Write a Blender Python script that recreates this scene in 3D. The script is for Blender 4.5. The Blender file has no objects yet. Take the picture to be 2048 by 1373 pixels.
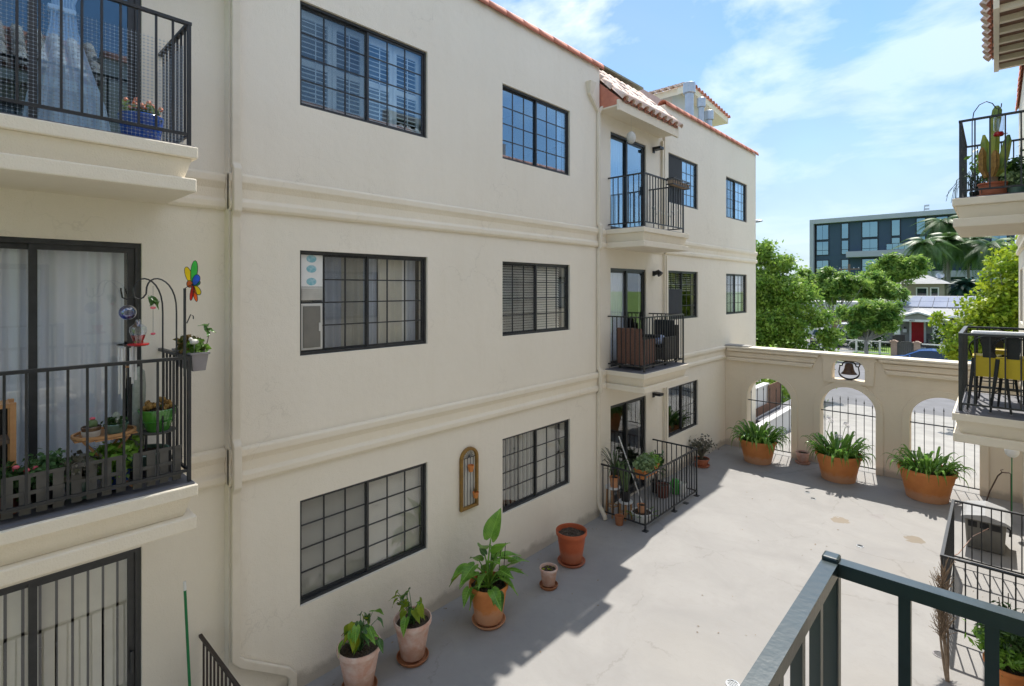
import bpy, math, random
import numpy as np
from math import sin, cos, pi, radians, sqrt, atan2
from mathutils import Vector, Matrix
R = random.Random(7)
S = bpy.context.scene
COL = S.collection

# ------------------------------------------------------------------ camera
cd = bpy.data.cameras.new('camera'); cam = bpy.data.objects.new('camera', cd); COL.objects.link(cam); S.camera = cam
cd.sensor_fit = 'HORIZONTAL'; cd.sensor_width = 36.0; cd.lens = 36.0 * 1046.8 / 2048
cd.shift_y = (577.2 - 686.5) / 2048
cd.clip_start = 0.05; cd.clip_end = 3000
cam.location = (0, 0, 4.6); cam.rotation_euler = (radians(90), 0, radians(42.787))

# ------------------------------------------------------------------ world, sun, exposure
SUNV = Vector((0.125, -0.67, -1.0)).normalized()
SUN_EL = math.asin(-SUNV.z); SUN_AZ = atan2(-SUNV.x, -SUNV.y)
W = bpy.data.worlds.new('World'); S.world = W; W.use_nodes = True
nt = W.node_tree; nt.nodes.clear()
def N(t, typ, **kw):
    n = t.nodes.new(typ)
    for k, v in kw.items():
        if k in n.inputs: n.inputs[k].default_value = v
        else: setattr(n, k, v)
    return n
def L(t, a, b): t.links.new(a, b)
def mth(t, op, a, b=None, clamp=False):
    n = t.nodes.new('ShaderNodeMath'); n.operation = op; n.use_clamp = clamp
    for i, v in enumerate((a, b)):
        if v is None: continue
        if isinstance(v, (int, float)): n.inputs[i].default_value = v
        else: t.links.new(v, n.inputs[i])
    return n.outputs[0]
def ramp(t, fac, stops):
    n = t.nodes.new('ShaderNodeValToRGB'); e = n.color_ramp.elements
    while len(e) < len(stops): e.new(0.5)
    for i, (p, c) in enumerate(stops):
        e[i].position = p
        e[i].color = (c, c, c, 1) if isinstance(c, (int, float)) else (*c, 1)
    t.links.new(fac, n.inputs[0]); return n.outputs[0]
def mixc(t, f, a, b):
    n = t.nodes.new('ShaderNodeMix'); n.data_type = 'RGBA'
    for s, v in ((n.inputs[0], f), (n.inputs[6], a), (n.inputs[7], b)):
        if isinstance(v, (int, float)): s.default_value = v
        elif isinstance(v, tuple): s.default_value = (*v[:3], 1)
        else: t.links.new(v, s)
    return n.outputs[2]
sky = N(nt, 'ShaderNodeTexSky', sky_type='NISHITA'); sky.sun_disc = False
sky.sun_elevation = SUN_EL; sky.sun_rotation = SUN_AZ; sky.air_density = 1.0; sky.dust_density = 0.12; sky.ozone_density = 1.0
tc = N(nt, 'ShaderNodeTexCoord'); sp = N(nt, 'ShaderNodeSeparateXYZ'); L(nt, tc.outputs['Generated'], sp.inputs[0])
zz = mth(nt, 'ADD', mth(nt, 'MAXIMUM', sp.outputs[2], 0.0), 0.16)
cb = N(nt, 'ShaderNodeCombineXYZ'); L(nt, mth(nt, 'DIVIDE', sp.outputs[0], zz), cb.inputs[0]); L(nt, mth(nt, 'DIVIDE', sp.outputs[1], zz), cb.inputs[1])
n1 = N(nt, 'ShaderNodeTexNoise', Scale=1.9, Detail=10.0, Roughness=0.55, Distortion=0.2)
mp = N(nt, 'ShaderNodeMapping'); L(nt, cb.outputs[0], mp.inputs[0]); mp.inputs['Location'].default_value = (-4.0, 3.5, 0.0)
L(nt, mp.outputs[0], n1.inputs['Vector'])
n2 = N(nt, 'ShaderNodeTexNoise', Scale=0.55, Detail=6.0, Roughness=0.5, Distortion=0.6)
mp2 = N(nt, 'ShaderNodeMapping'); L(nt, cb.outputs[0], mp2.inputs[0]); mp2.inputs['Location'].default_value = (1.0, 4.0, 2.0); mp2.inputs['Scale'].default_value = (2.6, 1.0, 1.0); mp2.inputs['Rotation'].default_value = (0, 0, radians(35))
L(nt, mp2.outputs[0], n2.inputs['Vector'])
cum = mth(nt, 'MULTIPLY', ramp(nt, n1.outputs[0], [(0.47, 0.0), (0.585, 1.0)]), ramp(nt, sp.outputs[2], [(0.12, 0.06), (0.40, 0.30), (0.60, 1.0)]))  # cumulus thickens overhead, out of view, added to brighten the shaded courtyard
cir = ramp(nt, n2.outputs[0], [(0.36, 0.22), (0.70, 0.85)])
SKYG = N(nt, 'ShaderNodeHueSaturation', Saturation=1.25, Value=1.0); L(nt, sky.outputs[0], SKYG.inputs['Color'])
hz_ = mixc(nt, ramp(nt, sp.outputs[2], [(0.0, 0.85), (0.16, 0.60), (0.36, 0.0)]), SKYG.outputs[0], (3.15, 3.6, 4.1))
skyc = mixc(nt, cum, mixc(nt, mth(nt, 'MULTIPLY', cir, 0.85), hz_, (2.45, 3.45, 4.95)), (8.2, 8.2, 8.3))
bg = N(nt, 'ShaderNodeBackground'); L(nt, skyc, bg.inputs[0]); bg.inputs[1].default_value = 0.066
wo = N(nt, 'ShaderNodeOutputWorld'); L(nt, bg.outputs[0], wo.inputs[0])
sd = bpy.data.lights.new('sun', 'SUN'); sd.energy = 2.0; sd.angle = radians(0.55); sd.color = (1.0, 0.95, 0.87)
so = bpy.data.objects.new('sun', sd); COL.objects.link(so); so.location = (-5, 30, 60)
so.rotation_euler = SUNV.to_track_quat('-Z', 'Y').to_euler()
S.view_settings.view_transform = 'Standard'; S.view_settings.look = 'None'; S.view_settings.gamma = 1.0
S.view_settings.exposure = 1.66
S.cycles.max_bounces = 8; S.cycles.diffuse_bounces = 5; S.cycles.glossy_bounces = 4; S.cycles.transparent_max_bounces = 16
S.cycles.transmission_bounces = 6; S.cycles.sample_clamp_indirect = 6.0; S.cycles.caustics_reflective = False; S.cycles.caustics_refractive = False

# ------------------------------------------------------------------ materials
MATS = {}
def pos_vec(t, obj=False):
    if obj:
        return N(t, 'ShaderNodeTexCoord').outputs['Object']
    return N(t, 'ShaderNodeNewGeometry').outputs['Position']
def pm(name, c1, c2=None, scale=4.0, rough=0.7, bump=0.0, bscale=60.0, metal=0.0, spec=0.35, detail=5.0, rnd=0.0, obj=False, bdist=0.01, wear=None, salt=None):
    """plain procedural material: two tones mixed by noise, fine relief, per-object variation"""
    m = bpy.data.materials.new(name); m.use_nodes = True; t = m.node_tree
    b = t.nodes['Principled BSDF']; b.inputs['Roughness'].default_value = rough; b.inputs['Metallic'].default_value = metal
    b.inputs['Specular IOR Level'].default_value = spec
    v = pos_vec(t, obj)
    c2 = c2 or tuple(min(1, x * 0.82) for x in c1)
    n = N(t, 'ShaderNodeTexNoise', Scale=scale, Detail=detail, Roughness=0.6); L(t, v, n.inputs['Vector'])
    col = mixc(t, ramp(t, n.outputs[0], [(0.35, 0.0), (0.65, 1.0)]), c1, c2)
    if rnd:
        oi = N(t, 'ShaderNodeObjectInfo'); hs = N(t, 'ShaderNodeHueSaturation')
        L(t, mth(t, 'ADD', mth(t, 'MULTIPLY', oi.outputs['Random'], rnd), 1 - rnd / 2), hs.inputs['Value']); L(t, col, hs.inputs['Color']); col = hs.outputs[0]
    if wear:
        nw_ = N(t, 'ShaderNodeTexNoise', Scale=wear[1], Detail=8.0, Roughness=0.7, Distortion=0.8); L(t, v, nw_.inputs['Vector']); col = mixc(t, ramp(t, nw_.outputs[0], [(wear[2], 0.0), (wear[2] + .04, wear[3])]), col, wear[0])
    if salt:
        sz2 = N(t, 'ShaderNodeSeparateXYZ'); oc_ = N(t, 'ShaderNodeTexCoord').outputs['Object']; L(t, oc_, sz2.inputs[0])
        nw_ = N(t, 'ShaderNodeTexNoise', Scale=9.0, Detail=8.0, Roughness=0.7); L(t, oc_, nw_.inputs['Vector'])
        col = mixc(t, mth(t, 'MULTIPLY', ramp(t, mth(t, 'ADD', sz2.outputs[2], mth(t, 'MULTIPLY', nw_.outputs[0], -0.26)), [(0.0, 1.0), (0.10, 0.0)]), salt[1]), col, salt[0])
    L(t, col, b.inputs['Base Color'])
    if bump:
        nb = N(t, 'ShaderNodeTexNoise', Scale=bscale, Detail=4.0); L(t, v, nb.inputs['Vector'])
        bp = N(t, 'ShaderNodeBump', Strength=bump, Distance=bdist); L(t, nb.outputs[0], bp.inputs['Height']); L(t, bp.outputs[0], b.inputs['Normal'])
    MATS[name] = m; return m
def leafmat(name, c1, c2, scale=3.0, trans=0.35, rough=0.45, rnd=0.0, vein=0):
    m = bpy.data.materials.new(name); m.use_nodes = True; t = m.node_tree
    b = t.nodes['Principled BSDF']; b.inputs['Roughness'].default_value = rough; b.inputs['Specular IOR Level'].default_value = 0.4
    n = N(t, 'ShaderNodeTexNoise', Scale=scale, Detail=3.0); L(t, pos_vec(t), n.inputs['Vector'])
    col = mixc(t, ramp(t, n.outputs[0], [(0.38, 0.0), (0.62, 1.0)]), c1, c2)
    if rnd:
        oi = N(t, 'ShaderNodeObjectInfo'); hs = N(t, 'ShaderNodeHueSaturation')
        L(t, mth(t, 'ADD', mth(t, 'MULTIPLY', oi.outputs['Random'], rnd), 1 - rnd / 2), hs.inputs['Value']); L(t, col, hs.inputs['Color']); col = hs.outputs[0]
    if vein:
        so_ = N(t, 'ShaderNodeSeparateXYZ'); L(t, N(t, 'ShaderNodeTexCoord').outputs['Object'], so_.inputs[0]); ay_ = mth(t, 'ABSOLUTE', so_.outputs[1])
        rib = ramp(t, ay_, [(0.0, 0.75), (0.007, 0.0)]); lat = mth(t, 'SINE', mth(t, 'MULTIPLY', mth(t, 'SUBTRACT', so_.outputs[0], mth(t, 'MULTIPLY', ay_, 0.7)), 210.0))
        col = mixc(t, mth(t, 'MAXIMUM', rib, ramp(t, lat, [(0.86, 0.0), (1.0, 0.35)])), col, tuple(min(1, x * 1.7 + .03) for x in c2))
        nd_ = N(t, 'ShaderNodeTexNoise', Scale=38.0, Detail=3.0); L(t, pos_vec(t), nd_.inputs['Vector']); col = mixc(t, ramp(t, nd_.outputs[0], [(0.66, 0.0), (0.74, 0.6)]), col, (0.30, 0.24, 0.06))
    L(t, col, b.inputs['Base Color'])
    tr = N(t, 'ShaderNodeBsdfTranslucent'); L(t, col, tr.inputs[0])
    mx = N(t, 'ShaderNodeMixShader'); mx.inputs[0].default_value = trans
    L(t, b.outputs[0], mx.inputs[1]); L(t, tr.outputs[0], mx.inputs[2]); L(t, mx.outputs[0], t.nodes['Material Output'].inputs[0])
    MATS[name] = m; return m
def glassmat(name, tint=(0.72, 0.78, 0.8), refl=1.6, base=0.05, gcol=(0.95, 0.98, 1.0)):
    m = bpy.data.materials.new(name); m.use_nodes = True; t = m.node_tree; t.nodes.remove(t.nodes['Principled BSDF'])
    tr = N(t, 'ShaderNodeBsdfTransparent'); tr.inputs[0].default_value = (*tint, 1)
    gl = N(t, 'ShaderNodeBsdfGlossy'); gl.inputs[0].default_value = (*gcol, 1); gl.inputs['Roughness'].default_value = 0.0
    nb = N(t, 'ShaderNodeTexNoise', Scale=0.9, Detail=1.0); L(t, pos_vec(t), nb.inputs['Vector'])
    bp = N(t, 'ShaderNodeBump', Strength=0.06, Distance=0.02); L(t, nb.outputs[0], bp.inputs['Height']); L(t, bp.outputs[0], gl.inputs['Normal'])
    fr = N(t, 'ShaderNodeFresnel'); gb = N(t, 'ShaderNodeNewGeometry'); L(t, mth(t, 'SUBTRACT', 1.5, mth(t, 'MULTIPLY', gb.outputs['Backfacing'], 1.5 - 1 / 1.5)), fr.inputs['IOR'])
    f = mth(t, 'ADD', mth(t, 'MULTIPLY', fr.outputs[0], refl), base, clamp=True)
    mx = N(t, 'ShaderNodeMixShader'); L(t, f, mx.inputs[0]); L(t, tr.outputs[0], mx.inputs[1]); L(t, gl.outputs[0], mx.inputs[2])
    L(t, mx.outputs[0], t.nodes['Material Output'].inputs[0]); MATS[name] = m; return m
def stucco(name, c1, c2, c3):
    m = bpy.data.materials.new(name); m.use_nodes = True; t = m.node_tree
    b = t.nodes['Principled BSDF']; b.inputs['Roughness'].default_value = 0.85; b.inputs['Specular IOR Level'].default_value = 0.2
    v = pos_vec(t)
    n = N(t, 'ShaderNodeTexNoise', Scale=0.55, Detail=6.0, Roughness=0.6); L(t, v, n.inputs['Vector'])
    col = mixc(t, ramp(t, n.outputs[0], [(0.32, 0.0), (0.68, 1.0)]), c1, c2)
    mp = N(t, 'ShaderNodeMapping'); mp.inputs['Scale'].default_value = (2.2, 2.2, 0.22); L(t, v, mp.inputs[0])
    ns = N(t, 'ShaderNodeTexNoise', Scale=1.6, Detail=7.0, Roughness=0.65); L(t, mp.outputs[0], ns.inputs['Vector'])
    col = mixc(t, mth(t, 'MULTIPLY', ramp(t, ns.outputs[0], [(0.50, 0.0), (0.74, 1.0)]), 0.16), col, c3)
    sz_ = N(t, 'ShaderNodeSeparateXYZ'); L(t, v, sz_.inputs[0]); nd = N(t, 'ShaderNodeTexNoise', Scale=6.0, Detail=5.0); L(t, v, nd.inputs['Vector'])
    dirt = ramp(t, mth(t, 'ADD', sz_.outputs[2], mth(t, 'MULTIPLY', nd.outputs[0], -0.22)), [(0.0, 0.55), (0.10, 0.0)]); col = mixc(t, dirt, col, (0.30, 0.26, 0.21))
    # hairline cracks
    vo = N(t, 'ShaderNodeTexVoronoi', feature='DISTANCE_TO_EDGE', Scale=0.8); nw = N(t, 'ShaderNodeTexNoise', Scale=2.5, Detail=5.0)
    L(t, v, nw.inputs['Vector']); vm = N(t, 'ShaderNodeVectorMath', operation='ADD'); L(t, v, vm.inputs[0]); L(t, nw.outputs['Color'], vm.inputs[1]); L(t, vm.outputs[0], vo.inputs['Vector'])
    gate = ramp(t, n.outputs[0], [(0.52, 0.0), (0.60, 1.0)])
    ck = mth(t, 'MULTIPLY', ramp(t, vo.outputs[0], [(0.0, 1.0), (0.009, 0.0)]), mth(t, 'MULTIPLY', gate, 0.16))
    col = mixc(t, ck, col, tuple(x * 0.45 for x in c3))
    L(t, col, b.inputs['Base Color'])
    nb = N(t, 'ShaderNodeTexNoise', Scale=85.0, Detail=4.0); L(t, v, nb.inputs['Vector'])
    nb2 = N(t, 'ShaderNodeTexNoise', Scale=9.0, Detail=4.0); L(t, v, nb2.inputs['Vector'])
    h = mth(t, 'ADD', nb.outputs[0], mth(t, 'MULTIPLY', nb2.outputs[0], 1.6))
    bp = N(t, 'ShaderNodeBump', Strength=0.55, Distance=0.008); L(t, h, bp.inputs['Height']); L(t, bp.outputs[0], b.inputs['Normal'])
    MATS[name] = m; return m
stucco('stucco', (0.84, 0.78, 0.67), (0.80, 0.74, 0.63), (0.72, 0.64, 0.51))
stucco('stucco_trim', (0.84, 0.77, 0.64), (0.80, 0.72, 0.58), (0.69, 0.59, 0.42))
stucco('stucco_arch', (0.82, 0.71, 0.55), (0.78, 0.67, 0.52), (0.66, 0.52, 0.35))

def courtyard_mat():
    m = bpy.data.materials.new('courtyard_concrete'); m.use_nodes = True; t = m.node_tree
    b = t.nodes['Principled BSDF']; b.inputs['Roughness'].default_value = 0.72; b.inputs['Specular IOR Level'].default_value = 0.25
    v = pos_vec(t)
    n = N(t, 'ShaderNodeTexNoise', Scale=0.9, Detail=8.0, Roughness=0.62, Distortion=0.6); L(t, v, n.inputs['Vector'])
    col = mixc(t, ramp(t, n.outputs[0], [(0.33, 0.0), (0.70, 1.0)]), (0.325, 0.316, 0.304), (0.270, 0.262, 0.254))
    n5 = N(t, 'ShaderNodeTexNoise', Scale=4.5, Detail=8.0, Roughness=0.7, Distortion=1.4); L(t, v, n5.inputs['Vector'])
    col = mixc(t, mth(t, 'MULTIPLY', ramp(t, n5.outputs[0], [(0.50, 0.0), (0.72, 1.0)]), 0.45), col, (0.28, 0.265, 0.25))
    n6 = N(t, 'ShaderNodeTexNoise', Scale=7.0, Detail=6.0, Roughness=0.7); mp6 = N(t, 'ShaderNodeMapping'); mp6.inputs['Scale'].default_value = (0.5, 2.6, 1); mp6.inputs['Rotation'].default_value = (0, 0, 0.5)
    L(t, v, mp6.inputs[0]); L(t, mp6.outputs[0], n6.inputs['Vector'])
    col = mixc(t, mth(t, 'MULTIPLY', ramp(t, n6.outputs[0], [(0.60, 0.0), (0.66, 1.0)]), 0.30), col, (0.25, 0.235, 0.22))
    # rust coloured puddle stains and a wide grey worn patch, each where the photo has it
    nw = N(t, 'ShaderNodeTexNoise', Scale=5.0, Detail=5.0, Roughness=0.65); L(t, v, nw.inputs['Vector'])
    wv = N(t, 'ShaderNodeVectorMath', operation='MULTIPLY_ADD'); L(t, nw.outputs['Color'], wv.inputs[0]); wv.inputs[1].default_value = (0.34, 0.34, 0); wv.inputs[2].default_value = (-0.17, -0.17, 0)
    pv = N(t, 'ShaderNodeVectorMath', operation='ADD'); L(t, v, pv.inputs[0]); L(t, wv.outputs[0], pv.inputs[1])
    for (x, y, r, c, a) in ((-2.28, 12.03, 0.17, (0.25, 0.205, 0.15), 0.85), (-1.10, 12.05, 0.16, (0.22, 0.18, 0.13), 0.85), (-1.75, 12.75, 0.13, (0.28, 0.26, 0.26), 0.6),
                            (-0.9, 10.4, 0.75, (0.30, 0.28, 0.255), 0.45), (-1.0, 7.2, 0.7, (0.29, 0.275, 0.255), 0.45), (-1.8, 9.0, 0.5, (0.31, 0.295, 0.275), 0.4), (-2.9, 6.3, 0.8, (0.33, 0.315, 0.29), 0.35)):
        ds = N(t, 'ShaderNodeVectorMath', operation='DISTANCE'); L(t, pv.outputs[0], ds.inputs[0]); ds.inputs[1].default_value = (x, y, 0)
        soft = 0.12 if r < 0.3 else 0.6
        f = ramp(t, mth(t, 'DIVIDE', ds.outputs['Value'], r), [(1 - soft, 1.0), (1.0, 0.0)])
        col = mixc(t, mth(t, 'MULTIPLY', f, a), col, c)
    vo = N(t, 'ShaderNodeTexVoronoi', feature='DISTANCE_TO_EDGE', Scale=0.42); L(t, pv.outputs[0], vo.inputs['Vector'])
    ck = mth(t, 'MULTIPLY', ramp(t, vo.outputs[0], [(0.0, 1.0), (0.006, 0.0)]), ramp(t, n.outputs[0], [(0.45, 0.0), (0.55, 0.45)]))
    col = mixc(t, ck, col, (0.19, 0.175, 0.16))
    L(t, col, b.inputs['Base Color'])
    nb = N(t, 'ShaderNodeTexNoise', Scale=30.0, Detail=8.0, Roughness=0.7); L(t, v, nb.inputs['Vector'])
    bp = N(t, 'ShaderNodeBump', Strength=0.22, Distance=0.01); L(t, nb.outputs[0], bp.inputs['Height']); L(t, bp.outputs[0], b.inputs['Normal'])
    MATS['courtyard'] = m
courtyard_mat()
pm('concrete', (0.33, 0.32, 0.30), (0.26, 0.25, 0.235), 1.5, 0.8, 0.2, 30)
pm('asphalt', (0.17, 0.17, 0.18), (0.135, 0.135, 0.14), 1.2, 0.85, 0.25, 50)
pm('sticker_teal', (0.16, 0.42, 0.48), (0.40, 0.58, 0.64), 30, 0.5)
pm('balcony_floor', (0.17, 0.17, 0.185), (0.13, 0.13, 0.145), 6, 0.7, 0.15, 40)
pm('iron', (0.018, 0.021, 0.024), (0.03, 0.031, 0.032), 9, 0.42, 0.1, 90, spec=0.5, wear=((0.10, 0.055, 0.035), 18.0, 0.66, 0.6))
pm('iron_fg', (0.009, 0.026, 0.030), (0.013, 0.033, 0.038), 7, 0.30, 0.35, 45, spec=0.7, bdist=0.002, wear=((0.20, 0.22, 0.22), 60.0, 0.70, 0.55))
pm('iron_brown', (0.045, 0.032, 0.028), (0.03, 0.022, 0.02), 9, 0.5)
pm('bronze', (0.026, 0.028, 0.030), (0.04, 0.042, 0.044), 12, 0.38, spec=0.5)
pm('tile', (0.62, 0.25, 0.17), (0.50, 0.19, 0.13), 5, 0.75, 0.25, 40, rnd=0.3)
pm('tile_pale', (0.74, 0.62, 0.54), (0.60, 0.42, 0.33), 7, 0.8, 0.25, 40, rnd=0.25)  # sunlit cream glare of the tiled roofs put into the crest tile colour
pm('spout', (0.76, 0.69, 0.57), (0.70, 0.63, 0.51), 3, 0.6, 0.08, 40)
pm('interior', (0.16, 0.15, 0.14), (0.12, 0.11, 0.10), 1, 0.9)
pm('white', (0.78, 0.78, 0.76), (0.72, 0.72, 0.70), 6, 0.5)
pm('offwhite', (0.62, 0.61, 0.57), (0.55, 0.54, 0.50), 6, 0.6)
pm('blind', (0.80, 0.77, 0.69), (0.74, 0.71, 0.64), 6, 0.6)
pm('curtain', (0.84, 0.88, 0.96), (0.78, 0.84, 0.94), 2, 0.85)
pm('curtain_tan', (0.62, 0.59, 0.50), (0.50, 0.48, 0.42), 2, 0.9)
pm('curtain_grey', (0.52, 0.56, 0.64), (0.42, 0.45, 0.52), 2, 0.9)
pm('terracotta', (0.68, 0.26, 0.075), (0.60, 0.21, 0.065), 5, 0.62, 0.2, 30, spec=0.3, detail=9, salt=((0.62, 0.42, 0.30), 0.45), wear=((0.36, 0.12, 0.05), 14.0, 0.64, 0.5))
pm('terracotta_red', (0.50, 0.12, 0.045), (0.44, 0.10, 0.04), 4, 0.5, 0.1, 30, salt=((0.5, 0.25, 0.16), 0.4), wear=((0.30, 0.08, 0.04), 14.0, 0.64, 0.5))
pm('terracotta_old', (0.60, 0.35, 0.27), (0.70, 0.55, 0.48), 9, 0.85, 0.3, 40, salt=((0.42, 0.22, 0.14), 0.6), wear=((0.40, 0.24, 0.17), 16.0, 0.62, 0.6))
pm('terracotta_brown', (0.40, 0.17, 0.08), (0.33, 0.13, 0.06), 9, 0.75, 0.2, 40)
pm('clay_dark', (0.16, 0.05, 0.035), (0.11, 0.035, 0.025), 5, 0.6)
pm('soil', (0.045, 0.032, 0.022), (0.10, 0.075, 0.055), 45, 0.95, 0.8, 90)
pm('wood', (0.52, 0.29, 0.13), (0.44, 0.23, 0.10), 12, 0.5, 0.1, 60)
pm('wood_gold', (0.30, 0.17, 0.035), (0.20, 0.11, 0.03), 12, 0.45, 0.1, 60)
pm('wood_slat', (0.23, 0.13, 0.09), (0.17, 0.10, 0.07), 9, 0.7)
pm('wicker', (0.14, 0.07, 0.05), (0.22, 0.12, 0.09), 60, 0.7, 0.6, 120)
pm('wicker_grey', (0.075, 0.068, 0.06), (0.12, 0.11, 0.10), 60, 0.7, 0.6, 120)
pm('black', (0.012, 0.013, 0.014), (0.02, 0.02, 0.022), 9, 0.4)
pm('cushion', (0.016, 0.018, 0.024), (0.03, 0.032, 0.04), 9, 0.85)
pm('pillow_blue', (0.10, 0.18, 0.42), (0.60, 0.66, 0.78), 14, 0.9)
pm('resin_grey', (0.20, 0.19, 0.165), (0.16, 0.155, 0.14), 5, 0.55, 0.1, 40)
pm('resin_roof', (0.36, 0.36, 0.36), (0.32, 0.32, 0.32), 5, 0.4)
pm('galvanised', (0.50, 0.53, 0.56), (0.42, 0.45, 0.48), 3, 0.35, metal=0.7)
pm('green_glaze', (0.045, 0.20, 0.025), (0.08, 0.28, 0.04), 9, 0.12, spec=0.8)
pm('teal_glaze', (0.10, 0.18, 0.15), (0.15, 0.26, 0.21), 14, 0.2, spec=0.7)
pm('brown_glaze', (0.08, 0.035, 0.025), (0.22, 0.15, 0.09), 22, 0.25, spec=0.6)
pm('blue_glaze', (0.01, 0.06, 0.32), (0.02, 0.10, 0.45), 14, 0.15, spec=0.8)
pm('grey_plastic', (0.30, 0.28, 0.29), (0.26, 0.245, 0.25), 5, 0.6)
pm('lattice_grey', (0.13, 0.125, 0.115), (0.10, 0.098, 0.09), 9, 0.7)
pm('yellow_seat', (0.60, 0.46, 0.025), (0.54, 0.41, 0.025), 5, 0.4)
pm('green_can', (0.05, 0.36, 0.05), (0.04, 0.30, 0.04), 5, 0.35)
pm('broom_green', (0.01, 0.20, 0.06), (0.01, 0.16, 0.05), 5, 0.4)
pm('bell_metal', (0.085, 0.048, 0.035), (0.13, 0.085, 0.06), 16, 0.5, 0.2, 40, metal=0.3)
pm('dry_twig', (0.34, 0.25, 0.17), (0.22, 0.155, 0.105), 20, 0.9)
pm('bark', (0.16, 0.12, 0.09), (0.10, 0.075, 0.055), 9, 0.9, 0.5, 30)
pm('palm_bark', (0.30, 0.28, 0.26), (0.22, 0.20, 0.185), 9, 0.9, 0.5, 30)
pm('dark_building', (0.040, 0.075, 0.115), (0.046, 0.082, 0.125), 0.6, 0.6)
pm('white_concrete', (0.62, 0.62, 0.62), (0.56, 0.56, 0.56), 0.6, 0.7)
pm('house_grey', (0.30, 0.29, 0.265), (0.26, 0.25, 0.23), 1.5, 0.85)
pm('house_tan', (0.38, 0.33, 0.27), (0.34, 0.295, 0.24), 1.5, 0.85)
pm('roof_grey', (0.40, 0.40, 0.40), (0.33, 0.33, 0.33), 3, 0.85, 0.3, 20)
pm('solar', (0.30, 0.30, 0.33), (0.24, 0.24, 0.28), 0.6, 0.15, spec=0.8)
pm('door_red', (0.52, 0.012, 0.022), (0.46, 0.010, 0.02), 3, 0.45)
pm('brick_dark', (0.09, 0.075, 0.075), (0.06, 0.05, 0.052), 20, 0.85, 0.3, 30)
pm('pillar_pink', (0.46, 0.33, 0.26), (0.40, 0.29, 0.23), 9, 0.85, 0.2, 30)
pm('grass', (0.16, 0.26, 0.035), (0.10, 0.19, 0.03), 6, 0.9, 0.6, 60)
pm('car_blue', (0.02, 0.11, 0.34), (0.02, 0.10, 0.32), 2, 0.16, metal=0.3, spec=0.8)
pm('car_white', (0.66, 0.66, 0.66), (0.62, 0.62, 0.62), 2, 0.2, spec=0.7)
pm('car_silver', (0.40, 0.40, 0.38), (0.36, 0.36, 0.34), 2, 0.22, metal=0.4, spec=0.7)
pm('tyre', (0.015, 0.015, 0.015), None, 5, 0.9)
pm('tail_red', (0.35, 0.01, 0.01), None, 5, 0.2)
pm('rim', (0.5, 0.5, 0.5), None, 5, 0.3, metal=0.8)
pm('auto_glass', (0.012, 0.02, 0.03), (0.02, 0.03, 0.045), 1, 0.05, spec=0.9)
pm('flashing', (0.20, 0.22, 0.15), (0.30, 0.30, 0.22), 3, 0.6)
pm('pink_stucco', (0.56, 0.43, 0.38), (0.50, 0.38, 0.34), 1, 0.85, 0.2, 60)
pm('cactus_ridge', (0.36, 0.40, 0.07), (0.14, 0.24, 0.07), 5, 0.5)
pm('cactus_white', (0.42, 0.45, 0.40), (0.30, 0.34, 0.28), 30, 0.9, 0.5, 120)
pm('cactus_gold', (0.42, 0.25, 0.07), (0.26, 0.15, 0.05), 25, 0.8, 0.6, 60)
pm('flower_pink', (0.75, 0.10, 0.16), (0.80, 0.22, 0.25), 30, 0.7)
pm('flower_orange', (0.70, 0.20, 0.10), (0.75, 0.45, 0.35), 30, 0.7)
pm('flower_white', (0.78, 0.76, 0.76), (0.6, 0.58, 0.6), 30, 0.7)
for nme, c in dict(pin_green=(0.12, 0.62, 0.14), pin_yellow=(0.80, 0.66, 0.03), pin_blue=(0.06, 0.20, 0.75), pin_teal=(0.02, 0.42, 0.24), pin_orange=(0.85, 0.22, 0.04), pin_red=(0.7, 0.03, 0.02)).items():
    leafmat(nme, c, tuple(x * 0.85 for x in c), 5, 0.45)
leafmat('net', (0.45, 0.52, 0.60), (0.40, 0.47, 0.55), 5, 0.4)
leafmat('lf_bright', (0.15, 0.32, 0.04), (0.25, 0.44, 0.07), 9, 0.35, 0.32, rnd=0.5)
leafmat('lf_taro', (0.12, 0.28, 0.035), (0.22, 0.42, 0.06), 9, 0.35, 0.32, rnd=0.5, vein=1)
leafmat('lf_taro_dark', (0.05, 0.13, 0.03), (0.09, 0.20, 0.04), 9, 0.3, 0.3, rnd=0.4, vein=1)
leafmat('lf_aga', (0.13, 0.29, 0.045), (0.24, 0.42, 0.08), 7, 0.3, 0.20, rnd=0.6)
leafmat('lf_dark', (0.035, 0.085, 0.022), (0.06, 0.13, 0.03), 6, 0.25, rnd=0.3)
leafmat('lf_tree', (0.15, 0.29, 0.045), (0.30, 0.43, 0.075), 2.2, 0.5, 0.35)
leafmat('lf_yellow', (0.36, 0.43, 0.025), (0.20, 0.33, 0.03), 1.8, 0.5)
leafmat('lf_jaca', (0.11, 0.24, 0.045), (0.36, 0.50, 0.10), 1.6, 0.5)  # darker tone stands for shade inside the crown, spread by noise
leafmat('lf_palm', (0.15, 0.26, 0.07), (0.07, 0.15, 0.05), 0.4, 0.35, rnd=0.3)
leafmat('lf_palm_dark', (0.03, 0.09, 0.06), (0.02, 0.06, 0.045), 0.4, 0.2)
leafmat('lf_fern', (0.16, 0.30, 0.12), (0.09, 0.20, 0.07), 20, 0.35)
leafmat('lf_succ', (0.16, 0.24, 0.10), (0.24, 0.34, 0.16), 20, 0.2)
leafmat('lf_mixed', (0.08, 0.13, 0.03), (0.30, 0.18, 0.06), 18, 0.3)
leafmat('lf_grey', (0.20, 0.18, 0.15), (0.13, 0.14, 0.09), 20, 0.2)
glassmat('glass', (0.98, 0.985, 0.98), 1.0, 0.015)
glassmat('glass_sky_tint', (0.80, 0.90, 0.96), 2.6, 0.08, (0.62, 0.84, 1.0))  # blue of the reflected sky put into the top floor glass colour
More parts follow.
